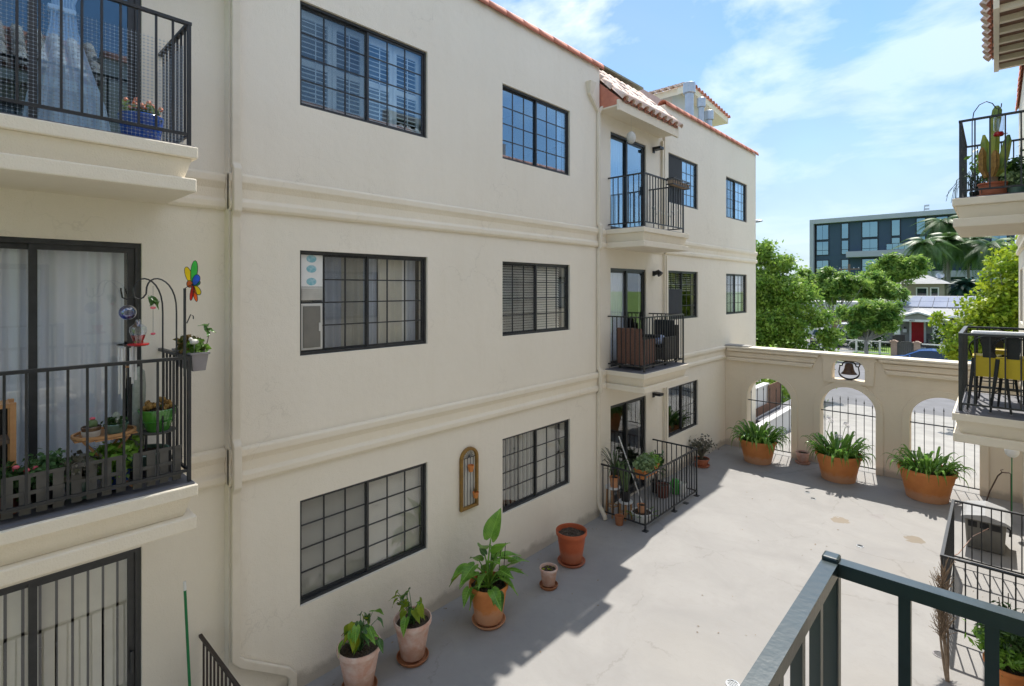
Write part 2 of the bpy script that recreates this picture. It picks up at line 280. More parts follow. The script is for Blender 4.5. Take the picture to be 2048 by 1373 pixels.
glassmat('glass_pale_sky_tint', (0.90, 0.96, 0.99), 1.5, 0.04, (0.55, 0.80, 1.0))  # clearer version, its blue also painted in for the sky reflection
glassmat('glass_far', (0.10, 0.14, 0.16), 2.0, 0.30, (0.50, 0.80, 0.90))
pm('frame_grey', (0.42, 0.45, 0.50), (0.38, 0.41, 0.46), 0.6, 0.7)
glassmat('glass_clear', (0.9, 0.92, 0.95), 1.5, 0.06)
glassmat('glass_red', (0.75, 0.06, 0.06), 1.5, 0.1)
glassmat('glass_cobalt', (0.10, 0.2, 0.62), 1.8, 0.12)
pm('screen', (0.05, 0.055, 0.06), (0.04, 0.044, 0.05), 5, 0.8)
_t = MATS['screen'].node_tree; _tr = N(_t, 'ShaderNodeBsdfTransparent'); _mx = N(_t, 'ShaderNodeMixShader'); _mx.inputs[0].default_value = 0.13
L(_t, _tr.outputs[0], _mx.inputs[1]); L(_t, _t.nodes['Principled BSDF'].outputs[0], _mx.inputs[2]); L(_t, _mx.outputs[0], _t.nodes['Material Output'].inputs[0])
pm('screen_dense', (0.05, 0.055, 0.06), (0.04, 0.044, 0.05), 5, 0.8)

# ------------------------------------------------------------------ mesh helpers
class MB:
    def __init__(s): s.v = []; s.f = []
    def quad(s, a, b, c, d): n = len(s.v); s.v += [a, b, c, d]; s.f.append((n, n + 1, n + 2, n + 3)); return s
    def tri(s, a, b, c): n = len(s.v); s.v += [a, b, c]; s.f.append((n, n + 1, n + 2)); return s
    def box(s, x0, y0, z0, x1, y1, z1):
        n = len(s.v); s.v += [(x0, y0, z0), (x1, y0, z0), (x1, y1, z0), (x0, y1, z0), (x0, y0, z1), (x1, y0, z1), (x1, y1, z1), (x0, y1, z1)]
        s.f += [(n, n + 3, n + 2, n + 1), (n + 4, n + 5, n + 6, n + 7), (n, n + 1, n + 5, n + 4), (n + 1, n + 2, n + 6, n + 5), (n + 2, n + 3, n + 7, n + 6), (n + 3, n, n + 4, n + 7)]; return s
    def bar(s, p, q, w, h, up=(0, 0, 1)):
        p = Vector(p); q = Vector(q); d = (q - p).normalized(); u = Vector(up)
        if abs(d.dot(u)) > 0.98: u = Vector((0, 1, 0))
        a = d.cross(u).normalized() * w / 2; b = a.cross(d).normalized() * h / 2; n = len(s.v)
        for c in (p, q):
            for i, j in ((-1, -1), (1, -1), (1, 1), (-1, 1)): s.v.append(tuple(c + a * i + b * j))
        s.f += [(n + 3, n + 2, n + 1, n), (n + 4, n + 5, n + 6, n + 7), (n, n + 1, n + 5, n + 4), (n + 1, n + 2, n + 6, n + 5), (n + 2, n + 3, n + 7, n + 6), (n + 3, n, n + 4, n + 7)]; return s
    def tube(s, pts, r, n=8, cap=True):
        P = [Vector(p) for p in pts]; k = len(P); r = r if isinstance(r, (list, tuple)) else [r] * k; b0 = len(s.v); prev = None
        for i, p in enumerate(P):
            d = (P[min(i + 1, k - 1)] - P[max(i - 1, 0)]).normalized()
            if prev is None:
                u = Vector((0, 0, 1)) if abs(d.z) < 0.9 else Vector((1, 0, 0)); a = d.cross(u).normalized()
            else: a = (prev - d * prev.dot(d)).normalized()
            prev = a; b = d.cross(a)
            for j in range(n):
                t = 2 * pi * j / n; s.v.append(tuple(p + (a * cos(t) + b * sin(t)) * r[i]))
        for i in range(k - 1):
            for j in range(n):
                x = b0 + i * n + j; y = b0 + i * n + (j + 1) % n; s.f.append((x, y, y + n, x + n))
        if cap: s.f.append(tuple(b0 + j for j in range(n))[::-1]); s.f.append(tuple(b0 + (k - 1) * n + j for j in range(n)))
        return s
    def lathe(s, prof, c=(0, 0, 0), n=28, cap=True):
        b0 = len(s.v)
        for r, z in prof:
            for j in range(n): t = 2 * pi * j / n; s.v.append((c[0] + r * cos(t), c[1] + r * sin(t), c[2] + z))
        for i in range(len(prof) - 1):
            for j in range(n):
                x = b0 + i * n + j; y = b0 + i * n + (j + 1) % n; s.f.append((x, y, y + n, x + n))
        if cap:
            if prof[0][0] > 1e-4: s.f.append(tuple(b0 + j for j in range(n))[::-1])
            if prof[-1][0] > 1e-4: s.f.append(tuple(b0 + (len(prof) - 1) * n + j for j in range(n)))
        return s
    def poly_prism(s, poly, axis, a, b):
        """poly: list of 2D points; extruded along axis (0,1,2) from a to b"""
        def P(p, t): return (t, p[0], p[1]) if axis == 0 else ((p[0], t, p[1]) if axis == 1 else (p[0], p[1], t))
        n = len(s.v); k = len(poly); s.v += [P(p, a) for p in poly] + [P(p, b) for p in poly]
        s.f.append(tuple(n + i for i in range(k))); s.f.append(tuple(n + k + i for i in range(k))[::-1])
        for i in range(k): j = (i + 1) % k; s.f.append((n + i, n + k + i, n + k + j, n + j))
        return s
    def sphere(s, c, r, n=10, m=6, sq=(1, 1, 1)):
        b0 = len(s.v); s.v.append((c[0], c[1], c[2] - r * sq[2]))
        for i in range(1, m):
            p = -pi / 2 + pi * i / m
            for j in range(n): t = 2 * pi * j / n; s.v.append((c[0] + r * sq[0] * cos(p) * cos(t), c[1] + r * sq[1] * cos(p) * sin(t), c[2] + r * sq[2] * sin(p)))
        s.v.append((c[0], c[1], c[2] + r * sq[2])); e = len(s.v) - 1
        for j in range(n):
            s.f.append((b0, b0 + 1 + (j + 1) % n, b0 + 1 + j)); s.f.append((e, b0 + 1 + (m - 2) * n + j, b0 + 1 + (m - 2) * n + (j + 1) % n))
        for i in range(m - 2):
            for j in range(n):
                x = b0 + 1 + i * n + j; y = b0 + 1 + i * n + (j + 1) % n; s.f.append((x, y, y + n, x + n))
        return s
    def mesh(s, name, mat, smooth=False):
        m = bpy.data.meshes.new(name); m.from_pydata([tuple(p) for p in s.v], [], s.f)
        if mat: m.materials.append(MATS[mat])
        if smooth: m.polygons.foreach_set('use_smooth', [True] * len(m.polygons))
        m.update(); return m
def setp(o, label=None, cat=None, group=None, kind=None):
    if label: o['label'] = label
    if cat: o['category'] = cat
    if group: o['group'] = group
    if kind: o['kind'] = kind
    return o
def link(o, parent=None):
    COL.objects.link(o)
    if parent is not None: o.parent = parent
    return o
MIR = False; MC = -5.47
def ob(name, mb, mat, parent=None, loc=(0, 0, 0), smooth=False, bevel=0.0, fixn=True):
    if MIR:
        mb.v = [(MC - p[0], p[1], p[2]) for p in mb.v]; mb.f = [f[::-1] for f in mb.f]
    me = mb.mesh(name, mat, smooth)
    o = bpy.data.objects.new(name, me); o.location = loc; link(o, parent)
    if smooth:
        try: me.set_sharp_from_angle(angle=radians(38))
        except Exception: pass
    if bevel:
        b = o.modifiers.new('bevel', 'BEVEL'); b.width = bevel; b.segments = 2; b.limit_method = 'ANGLE'
    return o
def empty(name, loc=(0, 0, 0), parent=None, rz=0.0):
    o = bpy.data.objects.new(name, None); o.empty_display_size = 0.1; o.location = loc; o.rotation_euler = (0, 0, rz); return link(o, parent)
def thing(name, label, cat, loc=(0, 0, 0), rz=0.0, group=None): return setp(empty(name, loc, None, rz), label, cat, group)
def inst(name, me, parent=None, loc=(0, 0, 0), rot=(0, 0, 0), sc=(1, 1, 1)):
    o = bpy.data.objects.new(name, me); o.location = loc; o.rotation_euler = rot; o.scale = sc; return link(o, parent)
UNIT = {}
def ubox(name, mat, parent, x0, y0, z0, x1, y1, z1):
    """a box piece sharing one unit mesh per material"""
    if mat not in UNIT:
        UNIT[mat] = MB().box(-.5, -.5, -.5, .5, .5, .5).mesh('unit_' + mat, mat)
    if MIR: x0, x1 = MC - x1, MC - x0
    return inst(name, UNIT[mat], parent, ((x0 + x1) / 2, (y0 + y1) / 2, (z0 + z1) / 2), (0, 0, 0), (max(abs(x1 - x0), 1e-4), max(abs(y1 - y0), 1e-4), max(abs(z1 - z0), 1e-4)))
def root_at(name, label, cat, L0, group=None):
    """a thing whose parts are given in world coordinates: Empty at L0, one inner offset through part locations"""
    return thing(name, label, cat, L0, 0, group)
WROOT = {}
def link(o, parent=None):
    COL.objects.link(o)
    if parent is not None:
        o.parent = parent
        if parent.name in WROOT: o.matrix_parent_inverse = Matrix.Translation(-Vector(WROOT[parent.name]))
    return o
def wthing(name, label, cat, loc, group=None):
    o = thing(name, label, cat, loc, 0, group); WROOT[o.name] = tuple(loc); return o
# ------------------------------------------------------------------ ground, street
setp(ob('ground', MB().quad((-500, -300, -1.35), (500, -300, -1.35), (500, 900, -1.35), (-500, 900, -1.35)), 'grass'), kind='structure')
setp(ob('courtyard_floor', MB().box(-6.3, -8, -0.25, 0.95, 15.98, 0.0), 'courtyard'), kind='structure')
def slope_z(y): return -0.12 - 0.68 * min(1, max(0, (y - 16) / 12.0))
mb = MB()
for i in range(12):
    y0, y1 = 15.98 + i, 16.98 + i
    if i == 11: y1 = 28.6
    for x0, x1 in ((-9.2, -5.6), (-5.6, 6.0)):
        z = -0.9 if x0 < -6 else 0
        mb.quad((x0, y0, slope_z(y0) + z), (x1, y0, slope_z(y0) + z), (x1, y1, slope_z(y1) + z * (1 - i / 12)), (x0, y1, slope_z(y1) + z * (1 - i / 12)))
setp(ob('entrance_apron', mb, 'concrete'), kind='structure')
setp(ob('near_sidewalk', MB().box(-60, 26.4, -1.3, -9.2, 28.6, -0.80).box(6.0, 26.4, -1.3, 60, 28.6, -0.80), 'concrete'), kind='structure')
setp(ob('near_kerb', MB().box(-60, 28.602, -1.3, 60, 28.75, -0.83), 'concrete'), kind='structure')
setp(ob('street', MB().quad((-120, 28.75, -0.95), (120, 28.75, -0.95), (120, 45.6, -1.02), (-120, 45.6, -1.02)), 'asphalt'), kind='structure')
setp(ob('far_kerb', MB().box(-120, 45.6, -1.3, 120, 45.78, -0.88), 'concrete'), kind='structure')
setp(ob('parkway_grass', MB().box(-120, 45.782, -1.3, 120, 48.4, -0.90), 'grass'), kind='structure')
setp(ob('far_sidewalk', MB().box(-120, 48.4, -1.3, 120, 52.2, -0.89), 'concrete'), kind='structure')
setp(ob('front_lawn', MB().box(-9.0, 52.2, -1.3, 30, 60.0, -0.86), 'grass'), kind='structure')
setp(ob('house_driveway', MB().box(-15.0, 52.2, -1.3, -9.0, 72.0, -0.87), 'concrete'), kind='structure')
setp(ob('front_walk', MB().box(-6.0, 52.2, -0.855, -4.7, 60.0, -0.85), 'concrete'), kind='structure')

# ------------------------------------------------------------------ walls with openings
def wall_panel(xf, xb, y0, y1, z0, z1, holes):
    """wall between y0..y1, z0..z1: front face at x=xf, openings with reveals back to xb"""
    mb = MB()
    ys = sorted({y0, y1} | {min(max(h[i], y0), y1) for h in holes for i in (0, 1)}); zs = sorted({z0, z1} | {h[i] for h in holes for i in (2, 3) if z0 <= h[i] <= z1})
    for a, b in zip(ys, ys[1:]):
        for c, d in zip(zs, zs[1:]):
            ym, zm = (a + b) / 2, (c + d) / 2
            if any(h[0] < ym < h[1] and h[2] < zm < h[3] for h in holes): continue
            mb.quad((xf, a, c), (xf, b, c), (xf, b, d), (xf, a, d)); mb.quad((xb, b, c), (xb, a, c), (xb, a, d), (xb, b, d))
    for a, b, c, d in holes:
        mb.quad((xf, a, c), (xb, a, c), (xb, b, c), (xf, b, c)); mb.quad((xf, b, d), (xb, b, d), (xb, a, d), (xf, a, d))
        mb.quad((xf, a, d), (xb, a, d), (xb, a, c), (xf, a, c)); mb.quad((xf, b, c), (xb, b, c), (xb, b, d), (xf, b, d))
    mb.quad((xf, y0, z1), (xf, y1, z1), (xb, y1, z1), (xb, y0, z1))
    for y in (y0, y1): mb.quad((xf, y, z0), (xb, y, z0), (xb, y, z1), (xf, y, z1))
    return mb
def wavy(y0, y1, z0, z1, x, waves, amp=0.03, n=90, pinch=None):
    mb = MB(); rows = 9; g = []
    for k in range(rows + 1):
        z = z1 + (z0 - z1) * k / rows; row = []
        w = 1.0
        if pinch:
            t = abs(z - pinch[1]) / (z1 - z0); w = min(1.0, 0.22 + 1.9 * t ** 1.15)
        for i in range(n + 1):
            u = i / n; y = y0 + (y1 - y0) * u
            if pinch: y = pinch[0] + (y - pinch[0]) * w
            row.append((x + amp * sin(u * waves * 2 * pi + 0.7 * sin(u * 9)) * (0.7 + 0.3 * k / rows), y, z))
        g.append(row)
    for k in range(rows):
        for i in range(n): mb.quad(g[k + 1][i], g[k + 1][i + 1], g[k][i + 1], g[k][i])
    return mb
def window(bld, y0, y1, z0, z1, xf, kind, glass='glass', cols=3, rows=4, mun_left=True):
    w = empty('window', (0, 0, 0), bld)
    xo = xf - 0.035; t = 0.030
    fr = MB(); fr.box(xo - 0.09, y0, z0, xo, y1, z0 + t).box(xo - 0.09, y0, z1 - t, xo, y1, z1).box(xo - 0.089, y0, z0 + t, xo - .001, y0 + t, z1 - t).box(xo - 0.089, y1 - t, z0 + t, xo - .001, y1, z1 - t)
    ob('frame', fr, 'bronze', w)
    ym = (y0 + y1) / 2; st = 0.028
    for s, (a, b) in enumerate(((y0 + t, ym + 0.012), (ym - 0.012, y1 - t))):
        xs = xo - 0.02 - 0.028 * (1 - s)
        sash = MB(); sash.box(xs - 0.024, a, z0 + t, xs, a + st, z1 - t).box(xs - 0.024, b - st, z0 + t, xs, b, z1 - t)
        sash.box(xs - 0.023, a + st, z0 + t, xs - .001, b - st, z0 + t + st).box(xs - 0.023, a + st, z1 - t - st, xs - .001, b - st, z1 - t); ob('sash', sash, 'bronze', w)
        A, B, C_, D_ = a + st, b - st, z0 + t + st, z1 - t - st
        if s == 0 and mun_left != True: nc, nr = mun_left
        else: nc, nr = cols, rows
        for i in range(1, nc): y = A + (B - A) * i / nc; ubox('muntin', 'bronze', w, xs - 0.018, y - 0.008, C_, xs - 0.004, y + 0.008, D_)
        for j in range(1, nr): z = C_ + (D_ - C_) * j / nr; ubox('muntin', 'bronze', w, xs - 0.017, A, z - 0.008, xs - 0.005, B, z + 0.008)
        for i in range(nc):
            for j in range(nr):
                ubox('pane', glass, w, xs - 0.0125, A + (B - A) * i / nc + .0005, C_ + (D_ - C_) * j / nr + .0005, xs - 0.0095, A + (B - A) * (i + 1) / nc - .0005, C_ + (D_ - C_) * (j + 1) / nr - .0005)
    xc = xo - 0.11
    if kind in ('shutters', 'hblind', 'hblind_part', 'curtains', 'grey_drapes') and not MIR:
        ob('insect_screen', MB().box(xo - .018, y0 + t + (.30 if kind == 'curtains' else 0), z0 + t, xo - .0165, ym - .02, z1 - t), 'screen', w)
    if kind == 'shutters':
        for p in range(4):
            a = y0 + t + (y1 - y0 - 2 * t) * p / 4; b = y0 + t + (y1 - y0 - 2 * t) * (p + 1) / 4; a += .004; b -= .004
            f = MB(); f.box(xc - .03, a, z0 + t, xc, a + .055, z1 - t).box(xc - .03, b - .055, z0 + t, xc, b, z1 - t)
            zm = z0 + .47 * (z1 - z0)
            for q0, q1 in ((z0 + t, z0 + t + .07), (zm - .035, zm + .035), (z1 - t - .09, z1 - t)): f.box(xc - .029, a + .055, q0, xc - .001, b - .055, q1)
            ob('shutter', f, 'white', w)
            for lo, hi in ((z0 + t + .07, zm - .035), (zm + .035, z1 - t - .09)):
                n = 8
                for k in range(n):
                    z = lo + (hi - lo) * (k + .5) / n
                    o = ubox('louver', 'white', w, xc - .045, a + .057, z - .005, xc + .012, b - .057, z + .005); o.rotation_euler = (0, radians(28 if not MIR else -28), 0)
            ob('tilt_rod', MB().box(xc + .014, (a + b) / 2 - .006, z0 + .12, xc + .022, (a + b) / 2 + .006, z1 - .14), 'white', w)
    elif kind in ('hblind', 'hblind_part'):
        b0 = y0 if kind == 'hblind' else y0
        hb = MB(); z = z1 - .05
        while z > z0 + .04:
            e_ = .011 if kind == 'hblind' else .017; q_ = y1 - (.04 if kind == 'hblind' else .17); hb.quad((xc - e_, y0 + .04, z + e_), (xc - e_, q_, z + e_), (xc + e_, q_, z - e_), (xc + e_, y0 + .04, z - e_)); z -= .026 if kind == 'hblind' else .044
        setp(ob('blind_slats', hb, 'blind', w), kind='stuff')
        for y in (y0 + .35, y1 - .35): ob('cord', MB().box(xc + .012, y, z0 + .05, xc + .015, y + .004, z1 - .04), 'white', w)
    elif kind == 'vblind':
        n = 17
        for k in range(n):
            if k in (15,): continue
            y = y0 + .06 + (y1 - y0 - .12) * k / (n - 1)
            o = ubox('blind_slat', 'blind', w, xc - .045, y - .003, z0 + .03, xc + .045, y + .003, z1 - .05); o.rotation_euler = (0, 0, radians(R.uniform(-20, -8) if k < 9 else R.uniform(10, 30)))
        ob('blind_rail', MB().box(xc - .03, y0 + .03, z1 - .05, xc + .03, y1 - .03, z1 - .02), 'offwhite', w)
    elif kind == 'curtains':
        for a, b, m, wv in ((y0 + .36, y0 + .62, 'curtain_grey', 2.5), (y0 + .62, y0 + .95, 'curtain_tan', 3), (y0 + .95, y0 + 1.15, 'curtain_grey', 2), (y0 + 1.15, y1 - .30, 'curtain_tan', 3.5), (y1 - .30, y1 - .2, 'white', 1.5), (y1 - .2, y1 - .05, 'curtain_grey', 2)):
            ob('curtain', wavy(a, b, z0 + .02, z1 - .03, xc - .03 - R.uniform(0, .05), wv, .018, 30), m, w, smooth=True)
        a, b = y0 + .045, y0 + .315
        ob('filler_panel', MB().box(xc + .055, a, z0 + .80, xc + .068, b, z1 - .045), 'white', w)
        for i, (zc, m) in enumerate(((z1 - .09, 'sticker_teal'), (z1 - .21, 'sticker_teal'), (z0 + .86, 'sticker_teal'))):
            ob('sticker', MB().poly_prism([(a + .13 + .062 * cos(q * pi / 10), zc + .045 * sin(q * pi / 10)) for q in range(20)], 0, xc + .0685, xc + .070), m, w)
        vf = MB().box(xc + .055, a, z0 + .64, xc + .066, b, z0 + .795)
        for k in range(6): vf.box(xc + .066, a + .01, z0 + .655 + k * .023, xc + .076, b - .01, z0 + .667 + k * .023)
        ob('vent_louvre', vf, 'offwhite', w)
        ob('pet_door', MB().box(xc + .055, a, z0 + .05, xc + .070, b, z0 + .60), 'offwhite', w, bevel=.01)
        ob('pet_flap', MB().box(xc + .070, a + .025, z0 + .08, xc + .078, b - .03, z0 + .57), 'resin_grey', w, bevel=.006)
        ob('pet_door_latch', MB().box(xc + .078, b - .055, z0 + .27, xc + .09, b - .03, z0 + .37), 'offwhite', w)
    elif kind == 'grey_drapes':
        ob('curtain', wavy(y0 + .05, y1 - .05, z0 + .02, z1 - .03, xc - .03, 11, .016), 'curtain', w, smooth=True)
    elif kind == 'half_shade':
        ob('shade', MB().box(xc - .02, ym + .02, z0 + .03, xc - .01, y1 - .04, z1 - .03), 'offwhite', w)
        ob('insect_screen', MB().box(xo - .018, y0 + t, z0 + t, xo - .014, ym - .02, z1 - t), 'screen_dense', w)
    elif kind == 'dark_screen':
        ob('insect_screen', MB().box(xo - .018, y0 + t, z0 + t, xo - .014, ym - .02, z0 + .62 * (z1 - z0)), 'screen_dense', w)
        hb = MB(); z = z1 - .05
        while z > z1 - .5: hb.quad((xc - .02, y0 + .04, z + .008), (xc - .02, y1 - .04, z + .008), (xc + .012, y1 - .04, z - .008), (xc + .012, y0 + .04, z - .008)); z -= .05
        setp(ob('blind_slats', hb, 'blind', w), kind='stuff')
    elif kind == 'right_curtain':
        ob('curtain', wavy(y1 - .22, y1 - .05, z0 + .03, z1 - .03, xc - .03, 3, .015, 30), 'curtain', w, smooth=True)
        ob('sill_box', MB().box(xc - .3, y0 + .03, z0 + .03, xc - .02, y1 - .03, z0 + .06), 'offwhite', w)
    return w
def sliding_door(bld, y0, y1, z0, z1, xf, kind, glass='glass'):
    w = empty('sliding_door', (0, 0, 0), bld); xo = xf - 0.03; t = .045
    fr = MB(); fr.box(xo - .11, y0, z0, xo, y1, z0 + .035).box(xo - .11, y0, z1 - t, xo, y1, z1).box(xo - .109, y0, z0 + .035, xo - .001, y0 + t, z1 - t).box(xo - .109, y1 - t, z0 + .035, xo - .001, y1, z1 - t)
    ob('frame', fr, 'bronze', w); ym = (y0 + y1) / 2; st = .055
    for s, (a, b) in enumerate(((y0 + t, ym + .03), (ym - .03, y1 - t))):
        xs = xo - .025 - .035 * (1 - s)
        sh = MB(); sh.box(xs - .03, a, z0 + .035, xs, a + st, z1 - t).box(xs - .03, b - st, z0 + .035, xs, b, z1 - t).box(xs - .029, a + st, z0 + .035, xs - .001, b - st, z0 + .10).box(xs - .029, a + st, z1 - t - .05, xs - .001, b - st, z1 - t)
        ob('door_panel', sh, 'bronze', w)
        ubox('pane', glass, w, xs - .018, a + st, z0 + .10, xs - .013, b - st, z1 - t - .05)
    xh = xo - .022; ob('handle', MB().box(xh, y1 - t - .04, z0 + .92, xh + .03, y1 - t - .015, z0 + 1.12), 'bronze', w)
    xc = xo - .16
    if kind == 'tied':
        ob('curtain', wavy(ym - .06, ym + .56, z0 + .02, z1 - .05, xc, 7, .03, 80, pinch=(ym + .20, z0 + 1.28)), 'curtain', w, smooth=True)
        ob('curtain', wavy(y0 + .02, ym - .20, z0 + .02, z1 - .05, xc, 7, .03, 80, pinch=(y0 + .25, z0 + 1.28)), 'curtain', w, smooth=True)
        ob('tieback', MB().box(xc - .04, ym + .10, z0 + 1.25, xc + .04, ym + .30, z0 + 1.30), 'curtain', w, bevel=.01)
    elif kind == 'sheers':
        ob('curtain', wavy(y0 + .03, ym + .02, z0 + .02, z1 - .06, xc, 6, .03, 60), 'curtain', w, smooth=True)
        ob('curtain', wavy(ym + .02, y1 - .10, z0 + .02, z1 - .06, xc - .02, 5, .03, 60), 'curtain', w, smooth=True)
    elif kind == 'vblind':
        n = 13
        for k in range(n):
            y = y0 + .10 + (y1 - y0 - .2) * k / (n - 1)
            o = ubox('blind_slat', 'blind', w, xc - .045, y - .003, z0 + .04, xc + .045, y + .003, z1 - .08); o.rotation_euler = (0, 0, radians(R.uniform(66, 80)))
        ob('blind_rail', MB().box(xc - .03, y0 + .05, z1 - .08, xc + .03, y1 - .05, z1 - .045), 'offwhite', w)
    elif kind == 'half':
        ob('curtain', wavy(y0 + .05, ym + .04, z0 + .02, z1 - .06, xc, 7, .025, 60), 'curtain', w, smooth=True)
        if z0 < 4: ob('curtain', wavy(ym + .06, ym + .30, z0 + .02, z1 - .06, xc - .03, 4, .02, 40), 'curtain_grey', w, smooth=True)
    return w
def band(name, bld, prof, y0, y1, mat, ends=True):
    """moulding of section prof [(x,z)] along y"""
    mb = MB(); k = len(prof)
    n = len(mb.v); mb.v += [(p[0], y0, p[1]) for p in prof] + [(p[0], y1, p[1]) for p in prof]
    mb.f.append(tuple(range(n, n + k))); mb.f.append(tuple(range(n + k, n + 2 * k))[::-1])
    for i in range(k): j = (i + 1) % k; mb.f.append((n + i, n + k + i, n + k + j, n + j))
    return ob(name, mb, mat, bld, bevel=.008)
def cornice_prof(x, ztop, e=0.0):
    """two rounded bands with a shallow cove between"""
    X = x + e
    return [(x - .05, ztop), (X + .035, ztop), (X + .055, ztop - .025), (X + .055, ztop - .09), (X + .035, ztop - .12), (X + .014, ztop - .16), (X + .014, ztop - .26), (X + .035, ztop - .278), (X + .052, ztop - .298), (X + .052, ztop - .355), (X + .03, ztop - .385), (x - .05, ztop - .385)]
def cap_tile_mesh(nm, mat):
    mb = MB(); n = 9; k = 2
    for (y, r0) in ((0, .118), (.46, .135)):
        for rr in (r0, r0 - .018):
            for i in range(n + 1): t = -0.25 + (pi + .5) * i / n; mb.v.append((rr * cos(t) * 1.1, y, rr * sin(t)))
    m = n + 1
    for i in range(n):
        mb.f += [(i, i + 1, 2 * m + i + 1, 2 * m + i), (m + i + 1, m + i, 3 * m + i, 3 * m + i + 1), (i + 1, i, m + i, m + i + 1), (2 * m + i, 2 * m + i + 1, 3 * m + i + 1, 3 * m + i)]
    for i in (0, n): mb.f.append((i, 2 * m + i, 3 * m + i, m + i))
    return mb.mesh(nm, mat, True)
CAPT = cap_tile_mesh('cap_tile', 'tile')
def roof_tile_mesh(nm, mat, up=1):
    """barrel tile running down slope along +x, wider at the eave end"""
    mb = MB(); n = 7
    for (x, r0) in ((0, .082), (.44, .102)):
        for rr in (r0, r0 - .015):
            for i in range(n + 1): t = pi * i / n; mb.v.append((x, rr * cos(t), up * rr * sin(t) * 0.95))
    m = n + 1
    for i in range(n): mb.f += [(i, i + 1, 2 * m + i + 1, 2 * m + i), (m + i + 1, m + i, 3 * m + i, 3 * m + i + 1), (i + 1, i, m + i, m + i + 1), (2 * m + i, 2 * m + i + 1, 3 * m + i + 1, 3 * m + i)]
    for i in (0, n): mb.f.append((i, 2 * m + i, 3 * m + i, m + i))
    return mb.mesh(nm, mat, True)
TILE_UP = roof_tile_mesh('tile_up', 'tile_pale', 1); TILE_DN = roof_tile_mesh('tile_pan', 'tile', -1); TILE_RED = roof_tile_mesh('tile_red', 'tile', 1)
def tiled_roof(bld, y0, y1, xe, ze, ang, rows, base_only=False):
    """eave at x=xe, z=ze rising to -x"""
    rf = empty('roof', (0, 0, 0), bld); ca, sa = cos(ang), sin(ang); ln = rows * .36 + .1
    mb = MB(); mb.v = [(xe, y0, ze - .02), (xe, y1, ze - .02), (xe - ln * ca, y1, ze - .02 + ln * sa), (xe - ln * ca, y0, ze - .02 + ln * sa), (xe, y0, ze - .06), (xe, y1, ze - .06), (xe - ln * ca, y1, ze - .06 + ln * sa), (xe - ln * ca, y0, ze - .06 + ln * sa)]
    mb.f = [(0, 1, 2, 3), (7, 6, 5, 4), (0, 4, 5, 1), (1, 5, 6, 2), (2, 6, 7, 3), (3, 7, 4, 0)]
    ob('roof_deck', mb, 'wood_slat', rf)
    n = int(round((y1 - y0) / .27)); dy = (y1 - y0) / n
    for r in range(rows):
        s = .40 + r * .36 - .05
        for i in range(n + 1):
            y = y0 + i * dy; x = xe - s * ca + R.uniform(-.008, .008); z = ze + s * sa + .028
            sx = -1 if MIR else 1; X = MC - x if MIR else x
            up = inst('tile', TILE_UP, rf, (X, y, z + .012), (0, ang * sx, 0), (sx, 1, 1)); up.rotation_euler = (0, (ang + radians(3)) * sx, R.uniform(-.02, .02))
            if i < n: inst('pan_tile', TILE_DN, rf, (X, y + dy / 2, z + .05), (0, (ang + radians(3)) * sx, 0), (sx, 1, 1))
    return rf
def parapet_tiles(bld, y0, y1, x, z):
    y = y0; n = int(round((y1 - y0) / .40)); d = (y1 - y0) / n
    X = MC - x if MIR else x
    for i in range(n):
        o = inst('parapet_tile', CAPT, bld, (X, y0 + i * d, z), (radians(-2.2), 0, R.uniform(-.012, .012)), (1, d / .40, 1))

def balcony(bld, y0, y1, xw, zt):
    b = empty('balcony', (0, 0, 0), bld); X = -5.03
    mb = MB(); e = .0
    def ringband(za, zb, inset):
        mb.box(xw - .02, y0 + inset, za, X - inset, y1 - inset, zb)
    ob('nosing', MB().box(xw - .02, y0, zt - .10, X, y1, zt), 'stucco_trim', b, bevel=.010)
    m2 = MB(); i0 = .03; i1 = .10
    # tapering cove under the nosing and plain band at the bottom
    def taper(za, zb, ia, ib):
        n = len(m2.v)
        for z, i in ((za, ia), (zb, ib)): m2.v.extend([(xw - .02, y0 + i, z), (X - i, y0 + i, z), (X - i, y1 - i, z), (xw - .02, y1 - i, z)])
        m2.f.extend([(n, n + 3, n + 2, n + 1), (n + 4, n + 5, n + 6, n + 7), (n, n + 1, n + 5, n + 4), (n + 1, n + 2, n + 6, n + 5), (n + 2, n + 3, n + 7, n + 6), (n + 3, n, n + 4, n + 7)])
    taper(zt - .27, zt - .1003, .085, .035)
    ob('cove', m2, 'stucco_trim', b, bevel=.008)
    m2 = MB(); taper(zt - .385, zt - .2703, .008, .008); ob('lower_band', m2, 'stucco_trim', b, bevel=.012)
    ob('deck', MB().box(xw, y0 + .02, zt, X - .03, y1 - .02, zt + .012), 'balcony_floor', b)
    return b
